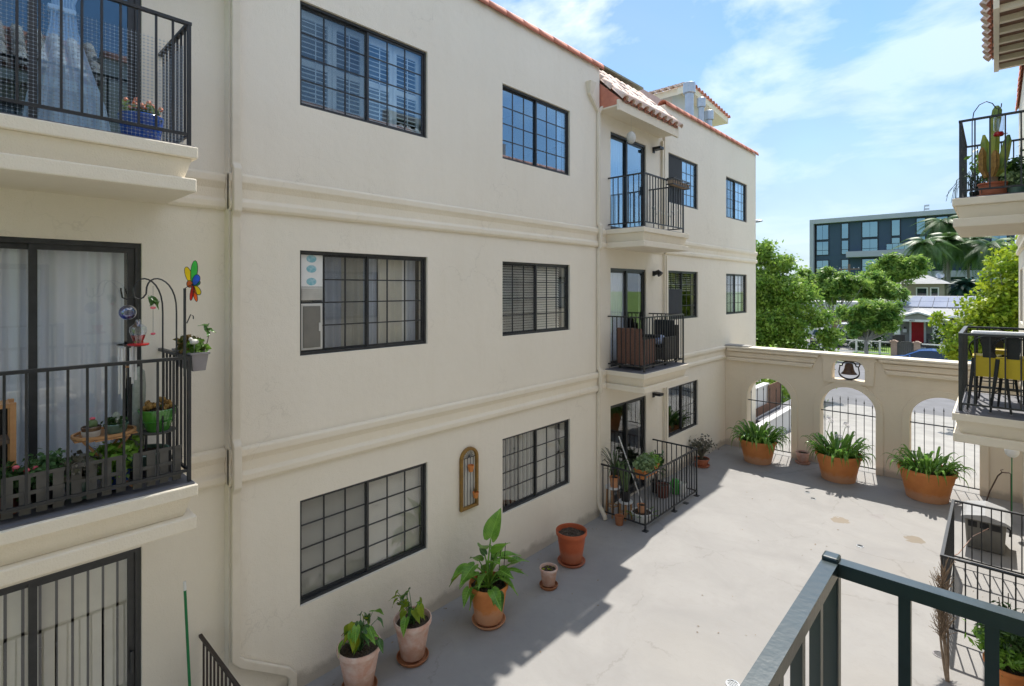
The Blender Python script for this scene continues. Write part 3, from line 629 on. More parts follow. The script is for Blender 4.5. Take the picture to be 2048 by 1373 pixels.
def spout_path(bld, name, pts, w=.075, d=.055):
    mb = MB()
    P = [Vector(p) for p in pts]; b0 = len(mb.v)
    for i, p in enumerate(P):
        d0 = (P[i] - P[i - 1]).normalized() if i else None; d1 = (P[i + 1] - P[i]).normalized() if i < len(P) - 1 else None
        t = (d0 + d1).normalized() if d0 and d1 else (d0 or d1)
        nx = Vector((1, 0, 0)); side = t.cross(nx)
        if side.length < .3: side = Vector((0, 1, 0))
        side.normalize(); nn = side.cross(t).normalized()
        k = 1.0
        if d0 and d1:
            c = max(.5, sqrt(max(0.01, (1 + d0.dot(d1)) / 2))); k = 1 / c
        # widen only inside the bend plane
        ink = abs(d0.cross(d1).normalized().dot(nx)) > .5 if (d0 and d1 and d0.cross(d1).length > 1e-3) else False
        a = side * (w / 2) * (k if ink else 1); b = nn * (d / 2) * (1 if ink else k)
        for s1, s2 in ((-1, -1), (1, -1), (1, 1), (-1, 1)): mb.v.append(tuple(p + a * s1 + b * s2))
    for i in range(len(P) - 1):
        for j in range(4): x = b0 + i * 4 + j; y = b0 + i * 4 + (j + 1) % 4; mb.f.append((x, y, y + 4, x + 4))
    mb.f.append((b0 + 3, b0 + 2, b0 + 1, b0)); e = b0 + (len(P) - 1) * 4; mb.f.append((e, e + 1, e + 2, e + 3))
    return ob(name, mb, 'spout', bld, bevel=.012)

WX = -5.88; XA = -6.0; XC = -5.94
def apartment(label, loc, full=True):
    B = wthing('apartment_building', label, 'building', (MC - loc[0] if MIR else loc[0], loc[1], 0))
    g3, g2, g1 = 'glass_sky_tint', 'glass', 'glass'
    ZW = [(6.71, 7.93), (3.82, 5.04), (.935, 2.154)]; ZD = [(5.83, 7.90), (2.94, 5.03), (.03, 2.13)]
    dA = (-.26, 1.269); w1 = (2.762, 4.601); w2 = (6.126, 7.957); dC = (9.46, 10.98); w3 = (11.98, 13.704); w4 = (15.69, 17.46)
    hA = [(*dA, *z) for z in ZD] + [(-5.2, -3.4, *z) for z in ZW]
    hB = [(*w, *z) for w in (w1, w2) for z in ZW]; hC = [(*dC, *z) for z in ZD]
    hD = [(*w3, *z) for z in ZW] + [(*w4, *z) for z in ZW[:2]]
    for nm, xf, y0, y1, z1, hs in (('wall', XA, -8, 2.0, 8.22, hA), ('wall', WX, 2.0, 8.95, 9.05, hB), ('wall', XC, 8.95, 11.80, 8.30, hC), ('wall', WX, 11.80, 18.3, 9.05, hD)):
        ob(nm, wall_panel(xf, xf - .20, y0, y1, 0, z1, hs), 'stucco', B)
    # return walls of the two parapet blocks, end wall, roof deck, floors inside
    ob('end_wall', MB().box(-14, 18.10, 0, WX - .2002, 18.297, 9.05), 'stucco', B)
    for y0, y1 in ((2.0, 2.2), (8.75, 8.949), (11.801, 12.0)): ob('return_wall', MB().box(-8.0, y0 + .001, 7.6, WX - .2002, y1, 9.045), 'stucco', B)
    ob('setback_wall', MB().box(-7.2, 8.96, 8.0, -7.0, 14.2, 9.98), 'pink_stucco', B)
    ob('flashing', MB().box(-7.0, 8.96, 9.56, -6.45, 11.79, 9.60), 'flashing', B)
    ob('gable_infill', MB().box(-6.9, 8.955, 8.24, -6.0, 11.795, 8.57), 'stucco_trim', B)
    ob('flat_roof', MB().box(-14, -8, 8.58, -6.081, 18.1, 8.72), 'roof_grey', B)
    ob('floor_slab', MB().box(-13.8, -7.9, -.24, -6.31, 18.09, -.01), 'interior', B)
    for z in (2.66, 5.55): ob('floor_slab', MB().box(-13.8, -7.9, z, -6.21, 18.09, z + .2), 'interior', B)
    ob('partition', MB().box(-9.2, -7.9, 0.0, -9.0, 18.09, 8.57), 'interior', B)
    for y in (2.02, 5.4, 8.8, 11.82, 14.8): ob('partition', MB().box(-8.99, y, 0, -6.21, y + .12, 8.57), 'interior', B)
    ob('rear_wall', MB().box(-14.2, -8, 0, -14.0, 18.3, 9.0), 'stucco', B)
    # cornices
    for zt in (5.81, 2.92):
        band('cornice', B, cornice_prof(XA, zt), -8, -1.17, 'stucco_trim'); band('cornice', B, cornice_prof(XA, zt), 1.47, 1.999, 'stucco_trim')
        band('cornice', B, cornice_prof(WX, zt), 2.0, 8.95, 'stucco_trim')
        band('cornice', B, cornice_prof(XC, zt), 8.951, 9.23, 'stucco_trim'); band('cornice', B, cornice_prof(XC, zt), 11.25, 11.799, 'stucco_trim')
        band('cornice', B, cornice_prof(WX, zt), 11.8, 18.33 if zt > 4 else 15.53, 'stucco_trim')
        balcony(B, -1.17, 1.47, XA, zt - .0); balcony(B, 9.23, 11.25, XC, zt - .0)
    # tiled roofs over the balcony bays, eaves and soffits
    for y0, y1, xw in ((-1.3, 1.93, XA), (8.98, 11.55, XC)):
        tiled_roof(B, y0 + .1, y1 - .02, -5.42, 8.36, radians(43), 4)
        ob('eave_fascia', MB().box(-5.50, y0, 8.12, -5.44, y1 + .06, 8.33), 'stucco_trim', B, bevel=.006)
        mb = MB().box(xw, y0, 8.20, -5.5003, y1 + .06, 8.23); ob('soffit', mb, 'wood_slat' if MIR else 'stucco_trim', B)
        ob('rake', MB().poly_prism([(y_, z_) for y_, z_ in ((xw - .02, 8.235), (-5.45, 8.235), (-5.44, 8.335), (xw - .35, 8.335 + (5.56 - 5.09 + .35) * .93 + .02), (xw - .35, 8.235))], 1, y0 + .001, y0 + .06), 'tile', B)
        if MIR:
            for k in range(7): ob('rafter', MB().box(xw, y0 + .1 + k * .4, 8.125, -5.501, y0 + .17 + k * .4, 8.199), 'stucco_trim', B)
    for y0, y1 in ((2.0, 8.95), (11.8, 18.3)): parapet_tiles(B, y0 + .01, y1, -5.955, 9.06)
    if full:
        window(B, *w1, *ZW[0], WX, 'shutters', 'glass_pale_sky_tint'); window(B, *w2, *ZW[0], WX, 'right_curtain', g3)
        window(B, *w3, *ZW[0], WX, 'half_shade', g3, mun_left=(1, 1)); window(B, *w4, *ZW[0], WX, 'grey_drapes', g3)
        window(B, *w1, *ZW[1], WX, 'curtains', g2); window(B, *w2, *ZW[1], WX, 'hblind_part', g2)
        window(B, *w3, *ZW[1], WX, 'dark_screen', g2); window(B, *w4, *ZW[1], WX, 'grey_drapes', g2)
        window(B, *w1, *ZW[2], WX, 'hblind', g1); window(B, *w2, *ZW[2], WX, 'vblind', g1, mun_left=(2, 4)); window(B, *w3, *ZW[2], WX, 'plain', g1, mun_left=(1, 1))
        sliding_door(B, *dA, *ZD[0], XA, 'tied', 'glass_pale_sky_tint'); sliding_door(B, *dA, *ZD[1], XA, 'sheers', g2); sliding_door(B, *dA, *ZD[2], XA, 'vblind', g1)
        sliding_door(B, *dC, *ZD[0], XC, 'half', g3); sliding_door(B, *dC, *ZD[1], XC, 'half', g2); sliding_door(B, *dC, *ZD[2], XC, 'plain', g1)
    else:
        for w in (w1, w2, w3, w4):
            for z in ZW[:(2 if w is w4 else 3)]: window(B, *w, *z, WX, 'grey_drapes', g2, 1, 1)
        for d, xx in ((dA, XA), (dC, XC)):
            for z in ZD: sliding_door(B, *d, *z, xx, 'sheers', g2)
    return B
def simple_front(): pass
MIR = False
LEFT = apartment('long cream stucco three storey apartment building along the left side of the courtyard', (WX, 8, 0))
# downspouts of the left building
def jog(y, zs, x0):
    pts = []
    for za, zb in zs: pts += [(x0, y, za), (x0 + .045, y, za - .06), (x0 + .045, y, zb + .06), (x0, y, zb)]
    return pts
JZ = [(5.90, 5.36), (3.01, 2.47)]
xs = WX + .035
spout_path(LEFT, 'downspout', [(xs, 2.055, 8.9)] + jog(2.055, JZ, xs) + [(xs, 2.055, .72), (xs, 2.12, .64), (xs, 2.60, .30), (xs, 2.66, .22), (xs, 2.66, .02)], .085, .06)
ys = 8.87
spout_path(LEFT, 'downspout', [(xs, ys, 8.15)] + jog(ys, JZ, xs) + [(xs, ys, .32), (xs + .03, ys, .24), (xs + .14, ys, .08), (xs + .16, ys, .01)], .075, .06)
for a, b in ((8.56, 8.80), (9.14, 8.94)):
    mb = MB(); zt = 8.62
    pr = [(-.11, .12, zt), (-.05, .06, 8.36)]
    n = 0; mb.v = []
    for (w2_, dd, z, yc) in ((.10, .13, 8.64, a), (.045, .075, 8.40, a), (.035, .06, 8.12, ys)):
        mb.v += [(WX, yc - w2_, z), (WX + dd, yc - w2_, z), (WX + dd, yc + w2_, z), (WX, yc + w2_, z)]
    for i in range(2):
        for j in range(4): x = i * 4 + j; y = i * 4 + (j + 1) % 4; mb.f.append((x, y, y + 4, x + 4))
    mb.f += [(3, 2, 1, 0), (8, 9, 10, 11)]
    ob('rainwater_hopper', mb, 'spout', LEFT, bevel=.008)
spout_path(LEFT, 'downspout', [(WX - .02, 11.72, 8.15), (WX - .02, 11.72, 5.9)], .06, .05)
spout_path(LEFT, 'conduit', [(WX + .012, 11.86, 5.40), (WX + .012, 11.86, 2.98)], .03, .025)
spout_path(LEFT, 'conduit', [(WX + .012, 11.86, 2.50), (WX + .012, 11.86, .02)], .05, .03)
for z, sh in ((7.85, 0), (4.95, 1), (2.09, 2)):
    l = empty('wall_lamp', (0, 0, 0), LEFT); y = 11.33
    ob('backplate', MB().box(XC, y - .05, z - .06, XC + .02, y + .05, z + .06), 'black', l, bevel=.005)
    ob('lamp_shade', (MB().box(XC + .02, y - .09, z, XC + .22, y + .09, z + .06) if sh != 1 else MB().tube([(XC + .02, y, z), (XC + .12, y, z + .03), (XC + .18, y, z - .03)], [.05, .06, .075], 12)), 'black', l, bevel=.004)
# rear roof structures
def X8(y, z): return y, z
t = wthing('roof_penthouse', 'small cream rooftop structure with red tiled gable roof above the far parapet', 'rooftop structure', (-9, 19, 9))
mb = MB().poly_prism([(17.4, 8.7), (20.9, 8.7), (20.9, 11.35), (17.95, 11.80), (17.4, 11.45)], 0, -10.5, -8.4)
ob('wall', mb, 'white_concrete', t)
for (ya, za, yb, zb) in ((18.0, 11.88, 21.6, 11.52), (18.0, 11.88, 17.0, 11.45)):
    rf = empty('roof', (0, 0, 0), t)
    mb = MB(); mb.v = [(-8.0, ya, za), (-10.8, ya, za), (-10.8, yb, zb), (-8.0, yb, zb), (-8.0, ya, za - .22), (-10.8, ya, za - .22), (-10.8, yb, zb - .22), (-8.0, yb, zb - .22)]; mb.f = [(3, 2, 1, 0), (4, 5, 6, 7), (0, 1, 5, 4), (1, 2, 6, 5), (2, 3, 7, 6), (3, 0, 4, 7)]
    ob('roof_deck', mb, 'stucco_trim', rf)
    n = int(abs(yb - ya) / .27)
    for i in range(n + 1):
        u = (i + .3) / (n + .6); yy = ya + (yb - ya) * u; zz = za + (zb - za) * u
        if yb > ya:
            for k in range(2): inst('tile', TILE_RED, rf, (-8.36 - k * .4, yy, zz + .01), (0, radians(3), 0))
    if yb < ya:
        for i in range(8):
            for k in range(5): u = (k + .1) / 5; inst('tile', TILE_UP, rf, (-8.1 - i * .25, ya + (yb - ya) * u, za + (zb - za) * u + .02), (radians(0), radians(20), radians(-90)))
for k, (x, y, z1, r, lab) in enumerate(((-6.95, 15.55, 10.85, .13, 'tallest round metal flue with cowl rising behind the far parapet'), (-7.4, 17.5, 11.02, .10, 'middle round metal flue rising behind the far parapet'), (-7.3, 17.9, 10.66, .11, 'shortest round metal flue just showing above the far parapet'))):
    f = wthing('roof_flue', lab, 'roof vent', (x, y, 8.72), 'metal flues behind the far parapet')
    ob('pipe', MB().lathe([(r, 8.72), (r, z1 - .2)], (x, y, 0), 18), 'galvanised', f, smooth=True)
    ob('cowl', MB().lathe([(r * 1.1, z1 - .26), (r * 1.42, z1 - .24), (r * 1.42, z1 + .06), (r * 1.3, z1 + .07)], (x, y, 0), 18), 'galvanised', f, smooth=True)
MIR = True
RIGHT = apartment('cream stucco apartment building on the right edge whose balconies overhang the courtyard', (WX, 8, 0), False)
MIR = False
XR = MC - WX
# ------------------------------------------------------------------ arcade wall
YA, YB = 15.608, 15.96
ARCH = [(-5.255, -4.09), (-3.40, -2.185), (-1.52, -.27)]
def lo_hi():
    ops = []
    for a, b in ARCH:
        c, r = (a + b) / 2, (b - a) / 2; top = 2.08
        ops.append((a, b, lambda x: 0.0, (lambda c, r, top: lambda x: top - r * .98 + .98 * sqrt(max(0, r * r - (x - c) ** 2)))(c, r, top)))
    a, b = -3.14, -2.41; c = (a + b) / 2
    def top(x):
        d = abs(x - c); e = (b - a) / 2
        return 2.76 if d < e - .20 else 2.56 + .20 * sqrt(max(0, 1 - ((d - (e - .20)) / .20) ** 2))
    ops.append((a, b, lambda x: 2.25, top)); return ops
def arcade():
    ops = lo_hi(); X0, X1, Z = WX + .001, XR - .001, 2.865
    xs = {X0, X1}
    for a, b, lo, hi in ops:
        n = 26
        for i in range(n + 1): xs.add(round(a + (b - a) * (0.5 - 0.5 * cos(pi * i / n)), 5))
    xs = sorted(xs); mb = MB()
    for xa, xb in zip(xs, xs[1:]):
        xm = (xa + xb) / 2; act = sorted([(lo(xa + 1e-7), lo(xb - 1e-7), hi(xa + 1e-7), hi(xb - 1e-7)) for a, b, lo, hi in ops if a < xm < b])
        cur = (0, 0)
        for la, lb, ha, hb in act + [(Z, Z, None, None)]:
            if la > cur[0] + 1e-5 or lb > cur[1] + 1e-5:
                mb.quad((xa, YA, cur[0]), (xb, YA, cur[1]), (xb, YA, lb), (xa, YA, la)); mb.quad((xb, YB, cur[1]), (xa, YB, cur[0]), (xa, YB, la), (xb, YB, lb))
            if ha is None: mb.quad((xa, YA, Z), (xb, YA, Z), (xb, YB, Z), (xa, YB, Z)); break
            mb.quad((xa, YA, ha), (xb, YA, hb), (xb, YB, hb), (xa, YB, ha))
            if la > 0: mb.quad((xa, YA, la), (xa, YB, la), (xb, YB, lb), (xb, YA, lb))
            cur = (ha, hb)
    for a, b, lo, hi in ops:
        for x in (a, b): mb.quad((x, YA, lo(x)), (x, YB, lo(x)), (x, YB, hi(x + (1e-7 if x == a else -1e-7))), (x, YA, hi(x + (1e-7 if x == a else -1e-7))))
    return mb
AW = wthing('arcade_wall', 'cream stucco courtyard wall with three arched openings and a bell niche above the middle one', 'wall', ((WX + XR) / 2, YA, 0))
ob('wall', arcade(), 'stucco_arch', AW)
def ring(pts_in, pts_out, y0, y1):
    mb = MB(); n = len(pts_in)
    for y in (y0, y1):
        for p in pts_in: mb.v.append((p[0], y, p[1]))
        for p in pts_out: mb.v.append((p[0], y, p[1]))
    for i in range(n - 1):
        a, b, c, d = i, i + 1, n + i + 1, n + i; k = 2 * n
        mb.f += [(a, b, c, d), (k + d, k + c, k + b, k + a), (a, k + a, k + b, b), (d, c, k + c, k + d)]
    mb.f += [(0, n, 3 * n, 2 * n), (n - 1, 3 * n - 1, 4 * n - 1, 2 * n - 1)][:2]
    return mb
for a, b in ARCH:
    c, r = (a + b) / 2, (b - a) / 2; zs_ = 2.08 - .98 * r
    def arc(rr, e):
        return [(c - rr, 0.0 if e else 0.0), (c - rr, zs_)] + [(c - rr * cos(pi * i / 24), zs_ + rr * .98 * sin(pi * i / 24)) for i in range(1, 24)] + [(c + rr, zs_), (c + rr, 0.0)]
    ob('arch_surround', ring(arc(r - .003, 0), arc(r + .15, 1), YA - .035, YA + .002), 'stucco_arch', AW, bevel=.008)
xl, xr_ = -3.34, -2.21
ob('bell_panel', (lambda a, b: ring(a, b, YA - .045, YA + .002))(
    [(-3.137, 2.253), (-3.137, 2.56), (-3.10, 2.66), (-3.03, 2.725), (-2.95, 2.757), (-2.60, 2.757), (-2.52, 2.725), (-2.45, 2.66), (-2.413, 2.56), (-2.413, 2.253), (-3.137, 2.253)],
    [(xl + .02, 2.17), (xl, 2.56), (xl, 2.76), (xl - .05, 2.79), (xl - .05, 2.863), (xr_ + .05, 2.863), (xr_ + .05, 2.79), (xr_, 2.76), (xr_, 2.56), (xr_ - .02, 2.17), (xl + .02, 2.17)]), 'stucco_arch', AW, bevel=.008)
for x0, x1, e0, e1 in ((WX + .08, xl - .05, 0, 1), (xr_ + .05, XR, 1, 0)):
    # lower moulding runs into the bell panel with a mitred end
    mb = MB(); z0, z1 = 2.50, 2.62
    for nm, (za, zb, pr) in enumerate(((2.78, 2.86, .085), (2.62, 2.76, .03), (2.50, 2.60, .075))):
        o0 = (2.9 - za) * .5 * e0; o1 = (2.9 - za) * .5 * e1
        p0 = (2.9 - zb) * .5 * e0; p1 = (2.9 - zb) * .5 * e1; n = len(mb.v)
        for y in (YA - pr, YA + .002): mb.v += [(x0 + o0, y, za), (x1 - o1, y, za), (x1 - p1, y, zb), (x0 + p0, y, zb)]
        mb.f += [(n, n + 1, n + 2, n + 3), (n + 7, n + 6, n + 5, n + 4), (n, n + 4, n + 5, n + 1), (n + 1, n + 5, n + 6, n + 2), (n + 2, n + 6, n + 7, n + 3), (n + 3, n + 7, n + 4, n)]
    ob('cornice', mb, 'stucco_arch', AW, bevel=.012)
ob('coping', MB().box(WX + .0002, YA - .10, 2.866, XR - .09, YB + .05, 2.915), 'stucco_trim', AW, bevel=.012)
ob('coping_end', MB().box(WX + .01, YA - .06, 2.9153, -5.2, YB + .02, 2.945), 'concrete', AW, bevel=.01)
for k, (a, b) in enumerate(ARCH):
    c, r = (a + b) / 2, (b - a) / 2; yy = YA + .10
    g = wthing('iron_gate', ('spear topped black iron grille in the arch beside the long building', 'spear topped black iron grille in the middle arch below the bell', 'spear topped black iron grille in the arch under the balcony with yellow chairs')[k], 'grille', (c, yy, 0), 'iron grilles in the arches')
    nb_ = 7
    for i in range(nb_):
        x = a + (b - a) * (i + .5) / nb_; zt = 1.44 + .30 * sqrt(max(0, 1 - ((x - c) / (r * 1.02)) ** 2))
        p = MB().box(x - .007, yy - .007, .09, x + .007, yy + .007, zt)
        p.v += [(x - .014, yy - .006, zt), (x + .014, yy - .006, zt), (x + .014, yy + .006, zt), (x - .014, yy + .006, zt), (x, yy, zt + .10)]; n = len(p.v) - 5
        p.f += [(n, n + 1, n + 4), (n + 1, n + 2, n + 4), (n + 2, n + 3, n + 4), (n + 3, n, n + 4), (n + 3, n + 2, n + 1, n)]
        ob('picket', p, 'iron', g)
    ubox('rail', 'iron', g, a + .002, yy - .011, 1.385, b - .002, yy + .011, 1.41); ubox('rail', 'iron', g, a + .002, yy - .011, .085, b - .002, yy + .011, .11)
# bell
bl = wthing('bell', 'dark cast bell on a round iron yoke in the niche over the middle arch', 'bell', (-2.775, YA + .12, 2.25))
bx, by = -2.775, YA + .12
ob('bell_body', MB().lathe([(.185, 2.405), (.172, 2.42), (.13, 2.47), (.105, 2.54), (.093, 2.62), (.075, 2.67), (.03, 2.685), (.001, 2.686)], (bx, by, 0), 28), 'bell_metal', bl, smooth=True)
ob('yoke', MB().tube([(bx - .215, by, 2.605), (bx - .155, by, 2.605), (bx - .14, by, 2.66), (bx - .11, by, 2.70), (bx, by, 2.715), (bx + .11, by, 2.70), (bx + .14, by, 2.66), (bx + .155, by, 2.605), (bx + .215, by, 2.605)], .017, 8), 'iron', bl, smooth=True)
ob('cradle', MB().tube([(bx - .20, by, 2.60)] + [(bx - .225 * cos(t), by, 2.44 - .17 * sin(t)) for t in [pi * i / 14 for i in range(15)]] + [(bx + .20, by, 2.60)], [.014] * 3 + [.021] * 11 + [.014] * 3, 8), 'iron', bl, smooth=True)
ob('clapper', MB().tube([(bx, by, 2.66), (bx, by, 2.43)], .008, 6).sphere((bx, by, 2.415), .025), 'iron', bl, smooth=True)
ob('top_bar', MB().tube([(bx - .22, by, 2.742), (bx - .1, by, 2.735), (bx + .1, by, 2.735), (bx + .22, by, 2.722), (bx + .235, by, 2.66), (bx + .215, by, 2.605)], .015, 8), 'bell_metal', bl, smooth=True)
for i, (x, y) in enumerate(((-1.786, 11.07), (-.52, 8.47), (-2.249, 6.2), (-3.128, 13.19), (-2.944, 12.87))):
    d = wthing('floor_drain', ('small round floor drain between the rusty stains on the courtyard floor', 'round metal floor drain beside the patio enclosure with the dry shrub', 'round metal floor drain just left of the foreground railing', 'small round floor drain, upper of the pair near the middle planter', 'small round floor drain, lower of the pair near the middle planter')[i], 'drain', (x, y, 0), 'floor drains')
    r = .075 if i in (1, 2) else .055
    ob('drain_rim', MB().lathe([(r, 0), (r, .008), (r * .85, .009), (r * .83, .003), (.001, .003)], (x, y, 0), 20), 'galvanised' if i != 1 else 'grey_plastic', d)
    for k in range(5): ob('grate_bar', MB().box(x - r * .75, y - r * .6 + k * r * .3 - .004, .0032, x + r * .75, y - r * .6 + k * r * .3 + .004, .007), 'iron', d)

# ------------------------------------------------------------------ railings
def railing(label, pts, z0, h=1.09, sp=.112, mat='iron', group='iron railings of the apartment balconies', zb=.09, w=.016, rail=(.036, .026), post=.028, posts=None, name='balcony_railing'):
    g = wthing(name, label, 'railing', (pts[0][0], pts[0][1], z0), group)
    if mat + 'r' not in UNIT: UNIT[mat + 'r'] = MB().box(-.5, -.5, -.5, .5, .5, .5).mesh('unit_rail_' + mat, mat)
    U = UNIT[mat + 'r']
    for s, (p, q) in enumerate(zip(pts, pts[1:])):
        p = Vector((*p, 0)); q = Vector((*q, 0)); ln = (q - p).length; a = atan2(q.y - p.y, q.x - p.x); m = (p + q) / 2
        inst('top_rail', U, g, (m.x, m.y, z0 + h - rail[1] / 2 - .0007 * s), (0, 0, a), (ln + rail[0] * .96, rail[0], rail[1]))
        inst('bottom_rail', U, g, (m.x, m.y, z0 + zb + .012 + .0007 * s), (0, 0, a), (ln, w * 1.25, .024))
        n = max(2, int(round(ln / sp)))
        for i in range(1, n):
            c = p.lerp(q, i / n); inst('baluster', U, g, (c.x, c.y, z0 + (zb + .024 + h - rail[1]) / 2), (0, 0, a), (w, w, h - rail[1] - zb - .02))
    for i, p in enumerate(pts):
        if posts is None or i in posts: inst('post', U, g, (p[0], p[1], z0 + (h - rail[1]) / 2 + .004), (0, 0, 0), (post, post, h - rail[1] - .006))
    return g
XF = -5.11
LB3 = railing('black balcony railing with net panels round the blue flower pot, top left', [(XA, 1.42), (XF, 1.42), (XF, -1.10), (XA, -1.10)], 5.822, 1.07, .118, posts=(1, 2))
LB2 = railing('black balcony railing with pots and wind chimes behind it, middle floor at the left', [(XA, 1.42), (XF, 1.42), (XF, -1.10), (XA, -1.10)], 2.932, 1.085, .112, posts=(1, 2))
railing('brown patio railing beside the green broom handle, bottom left corner', [(XA, 1.77), (-4.86, 1.77), (-4.86, -1.1)], 0.0, 1.05, .10, 'iron_brown', posts=(1,), rail=(.03, .025))
CB3 = railing('black balcony railing holding an empty window box, top floor beyond the downspout', [(XC, 9.37), (XF, 9.37), (XF, 11.12), (XC, 11.12)], 5.822, 1.08, .117, posts=(1, 2))
CB2 = railing('black balcony railing round the wicker chairs, middle floor beyond the downspout', [(XC, 9.37), (XF, 9.37), (XF, 11.12), (XC, 11.12)], 2.932, 1.10, .11, posts=(1, 2))
CP = railing('black iron patio railing full of pot plants on the courtyard floor', [(XC, 8.99), (-4.88, 8.99), (-4.88, 10.2), (-4.88, 11.30), (XC, 11.30)], 0.0, 1.06, .118, posts=(1, 2, 3), zb=.10, name='patio_railing')
for p in ((-4.88, 8.99), (-4.88, 10.2), (-4.88, 11.30), (-4.88, 10.75)): ob('foot_plate', MB().box(p[0] - .05, p[1] - .05, .0, p[0] + .05, p[1] + .05, .012), 'iron', CP)
XRF = MC - XF
RB3 = railing('blue black balcony railing in front of the tall cactus, top right', [(XR + .12, 9.37), (XRF, 9.37), (XRF, 11.12), (XR + .06, 11.12)], 5.822, 1.06, .150, posts=(1, 2))
RB2 = railing('dark balcony railing in front of the yellow chairs, right edge', [(XR + .12, 9.37), (XRF, 9.37), (XRF, 11.2), (XR + .06, 11.2)], 2.932, 1.06, .150, posts=(1, 2), post=.04, rail=(.045, .03))
ENC = railing('low black iron patio railing round the grey dog house, lower right', [(XR, 11.43), (-.53, 11.43), (-.53, 8.97), (XR, 8.97)], 0.0, 1.07, .118, posts=(1, 2), zb=.12, name='patio_railing')
railing('patio railing on the courtyard floor under the foreground balcony', [(XR, 1.47), (XRF, 1.47), (XRF, -1.1)], 0.0, 1.1, .12, posts=(1,), name='patio_railing')
FG = railing('thick blue grey metal railing in the near foreground with its corner post', [(XR + .12, 1.362), (-.2745, 1.362), (-.2745, -1.1)], 2.94, 1.048, .134, 'iron_fg', posts=(), w=.021, rail=(.032, .030), name='balcony_railing')
ob('corner_post', MB().box(-.2910, 1.3455, 2.94, -.2580, 1.3785, 3.997), 'iron_fg', FG, bevel=.004)
for o in FG.children:
    if 'rail' in o.name: o.modifiers.new('bevel', 'BEVEL').width = .003

# ------------------------------------------------------------------ pots and plants
def pot_mesh(r, h, rb, rim=True, th=.02, lip=.14):
    p = [(rb * .98, 0), (rb, .004)]
    if rim:
        rl = r * .91
        p += [(rb + (rl - rb) * .5, h * (1 - lip) * .5), (rl, h * (1 - lip)), (rl + .001, h * (1 - lip) + .002), (r * .985, h * (1 - lip) + .008), (r, h - .01), (r - .004, h), (r - th + .004, h), (r - th, h - .01), (r - th * 1.2, h * (1 - lip * .9)), (rb + (r - rb) * .75 - th, h * .6), (.001, h * .6)]
    else: p += [(r, h - .006), (r - .004, h), (r - th, h), (r - th - .003, h - .01), (rb + (r - rb) * .75 - th, h * .6), (.001, h * .6)]
    return p
def pot(label, x, y, z, r, h, rb, mat, cat='plant pot', rim=True, name='plant_pot', group=None, soil=.86, smooth=True, n=36, th=.02):
    g = thing(name, label, cat, (x, y, z), R.uniform(0, 3), group)
    ob('pot', MB().lathe(pot_mesh(r, h, rb, rim, th), n=n, cap=False).lathe([(.001, .001), (rb * .98, 0)], n=n, cap=False), mat, g, smooth=True)
    if soil:
        mb = MB(); rs = rb + (r - rb) * soil * .96 - th * .9; k = 10; m = 26; mb.v.append((0, 0, h * soil + .012))
        for i in range(1, k + 1):
            for j in range(m): t = 2 * pi * j / m; rr = rs * i / k; mb.v.append((rr * cos(t), rr * sin(t), h * soil + R.uniform(-.012, .012) * (r / .25) + .008 * (1 - i / k)))
        for j in range(m): mb.f.append((0, 1 + j, 1 + (j + 1) % m))
        for i in range(k - 1):
            for j in range(m): a = 1 + i * m + j; b = 1 + i * m + (j + 1) % m; mb.f.append((a, a + m, b + m, b))
        ob('soil', mb, 'soil', g)
    return g
def saucer(label, x, y, z, r, mat, group='saucers under the terracotta pots'):
    o = ob('pot_saucer', MB().lathe([(r * .86, 0), (r * .97, .03), (r, .045), (r - .008, .047), (r * .93, .032), (r * .82, .014), (.001, .013)], n=36, cap=False).lathe([(.001, 0), (r * .86, 0)], n=36, cap=False), mat, None, (x, y, z), smooth=True)
    return setp(o, label, 'saucer', group)
def heart_leaf(nm, mat, ln=.3, wd=.2, fold=.25, droop=.25, heart=.16):
    """leaf blade along +x from its stalk at the origin, two halves folded along the midrib"""
    mb = MB(); n = 9; rows = []
    for i in range(n + 1):
        t = i / n; x = ln * (t * (1 + heart) - heart); w = wd / 2 * (sin(pi * min(1, (t * .92 + .10)) ** .72) ** .9 if t < 1 else 0.0)
        zc = -droop * ln * t * t
        row = []
        for s in (-1, -.5, 0, .5, 1): 
            xx = x if s == 0 and i > 0 else x
            if i == 0 and s == 0: xx = 0
            row.append((xx - (0 if i else 0), w * s, zc + fold * w * abs(s) + .006 * sin(9 * t + s * 3)))
        rows.append(row)
    for i in range(n):
        for j in range(4): mb.quad(rows[i][j], rows[i + 1][j], rows[i + 1][j + 1], rows[i][j + 1])
    return mb.mesh(nm, mat, True)
LEAF_BIG = heart_leaf('taro_leaf', 'lf_taro', .40, .25, .5, .2); LEAF_MED = heart_leaf('leaf_medium', 'lf_taro', .20, .13, .4, .45)
LEAF_DARK = heart_leaf('leaf_dark', 'lf_taro_dark', .15, .10, .3, .5); LEAF_YEL = heart_leaf('leaf_yellow', 'lf_yellow', .17, .12, .4, .6)
def curve_pts(p0, p1, bow, n=8):
    p0 = Vector(p0); p1 = Vector(p1); b = Vector(bow)
    return [tuple(p0.lerp(p1, t) + b * 4 * t * (1 - t)) for t in [i / n for i in range(n + 1)]]
def stems(g, h0, specs, mats=('lf_bright',), r=.006):
    for (az, rad, ht, mesh, sc, pitch, roll) in specs:
        b = (R.uniform(-.04, .04), R.uniform(-.04, .04), h0); tip = (rad * cos(az), rad * sin(az), h0 + ht)
        ob('stem', MB().tube(curve_pts(b, tip, (-.12 * rad * cos(az), -.12 * rad * sin(az), ht * .10)), [r * (1.6 - .9 * i / 8) for i in range(9)], 6), mats[0], g, smooth=True)
        inst('leaf', mesh, g, tip, (roll, pitch, az + R.uniform(-.5, .5)), (sc, sc, sc))
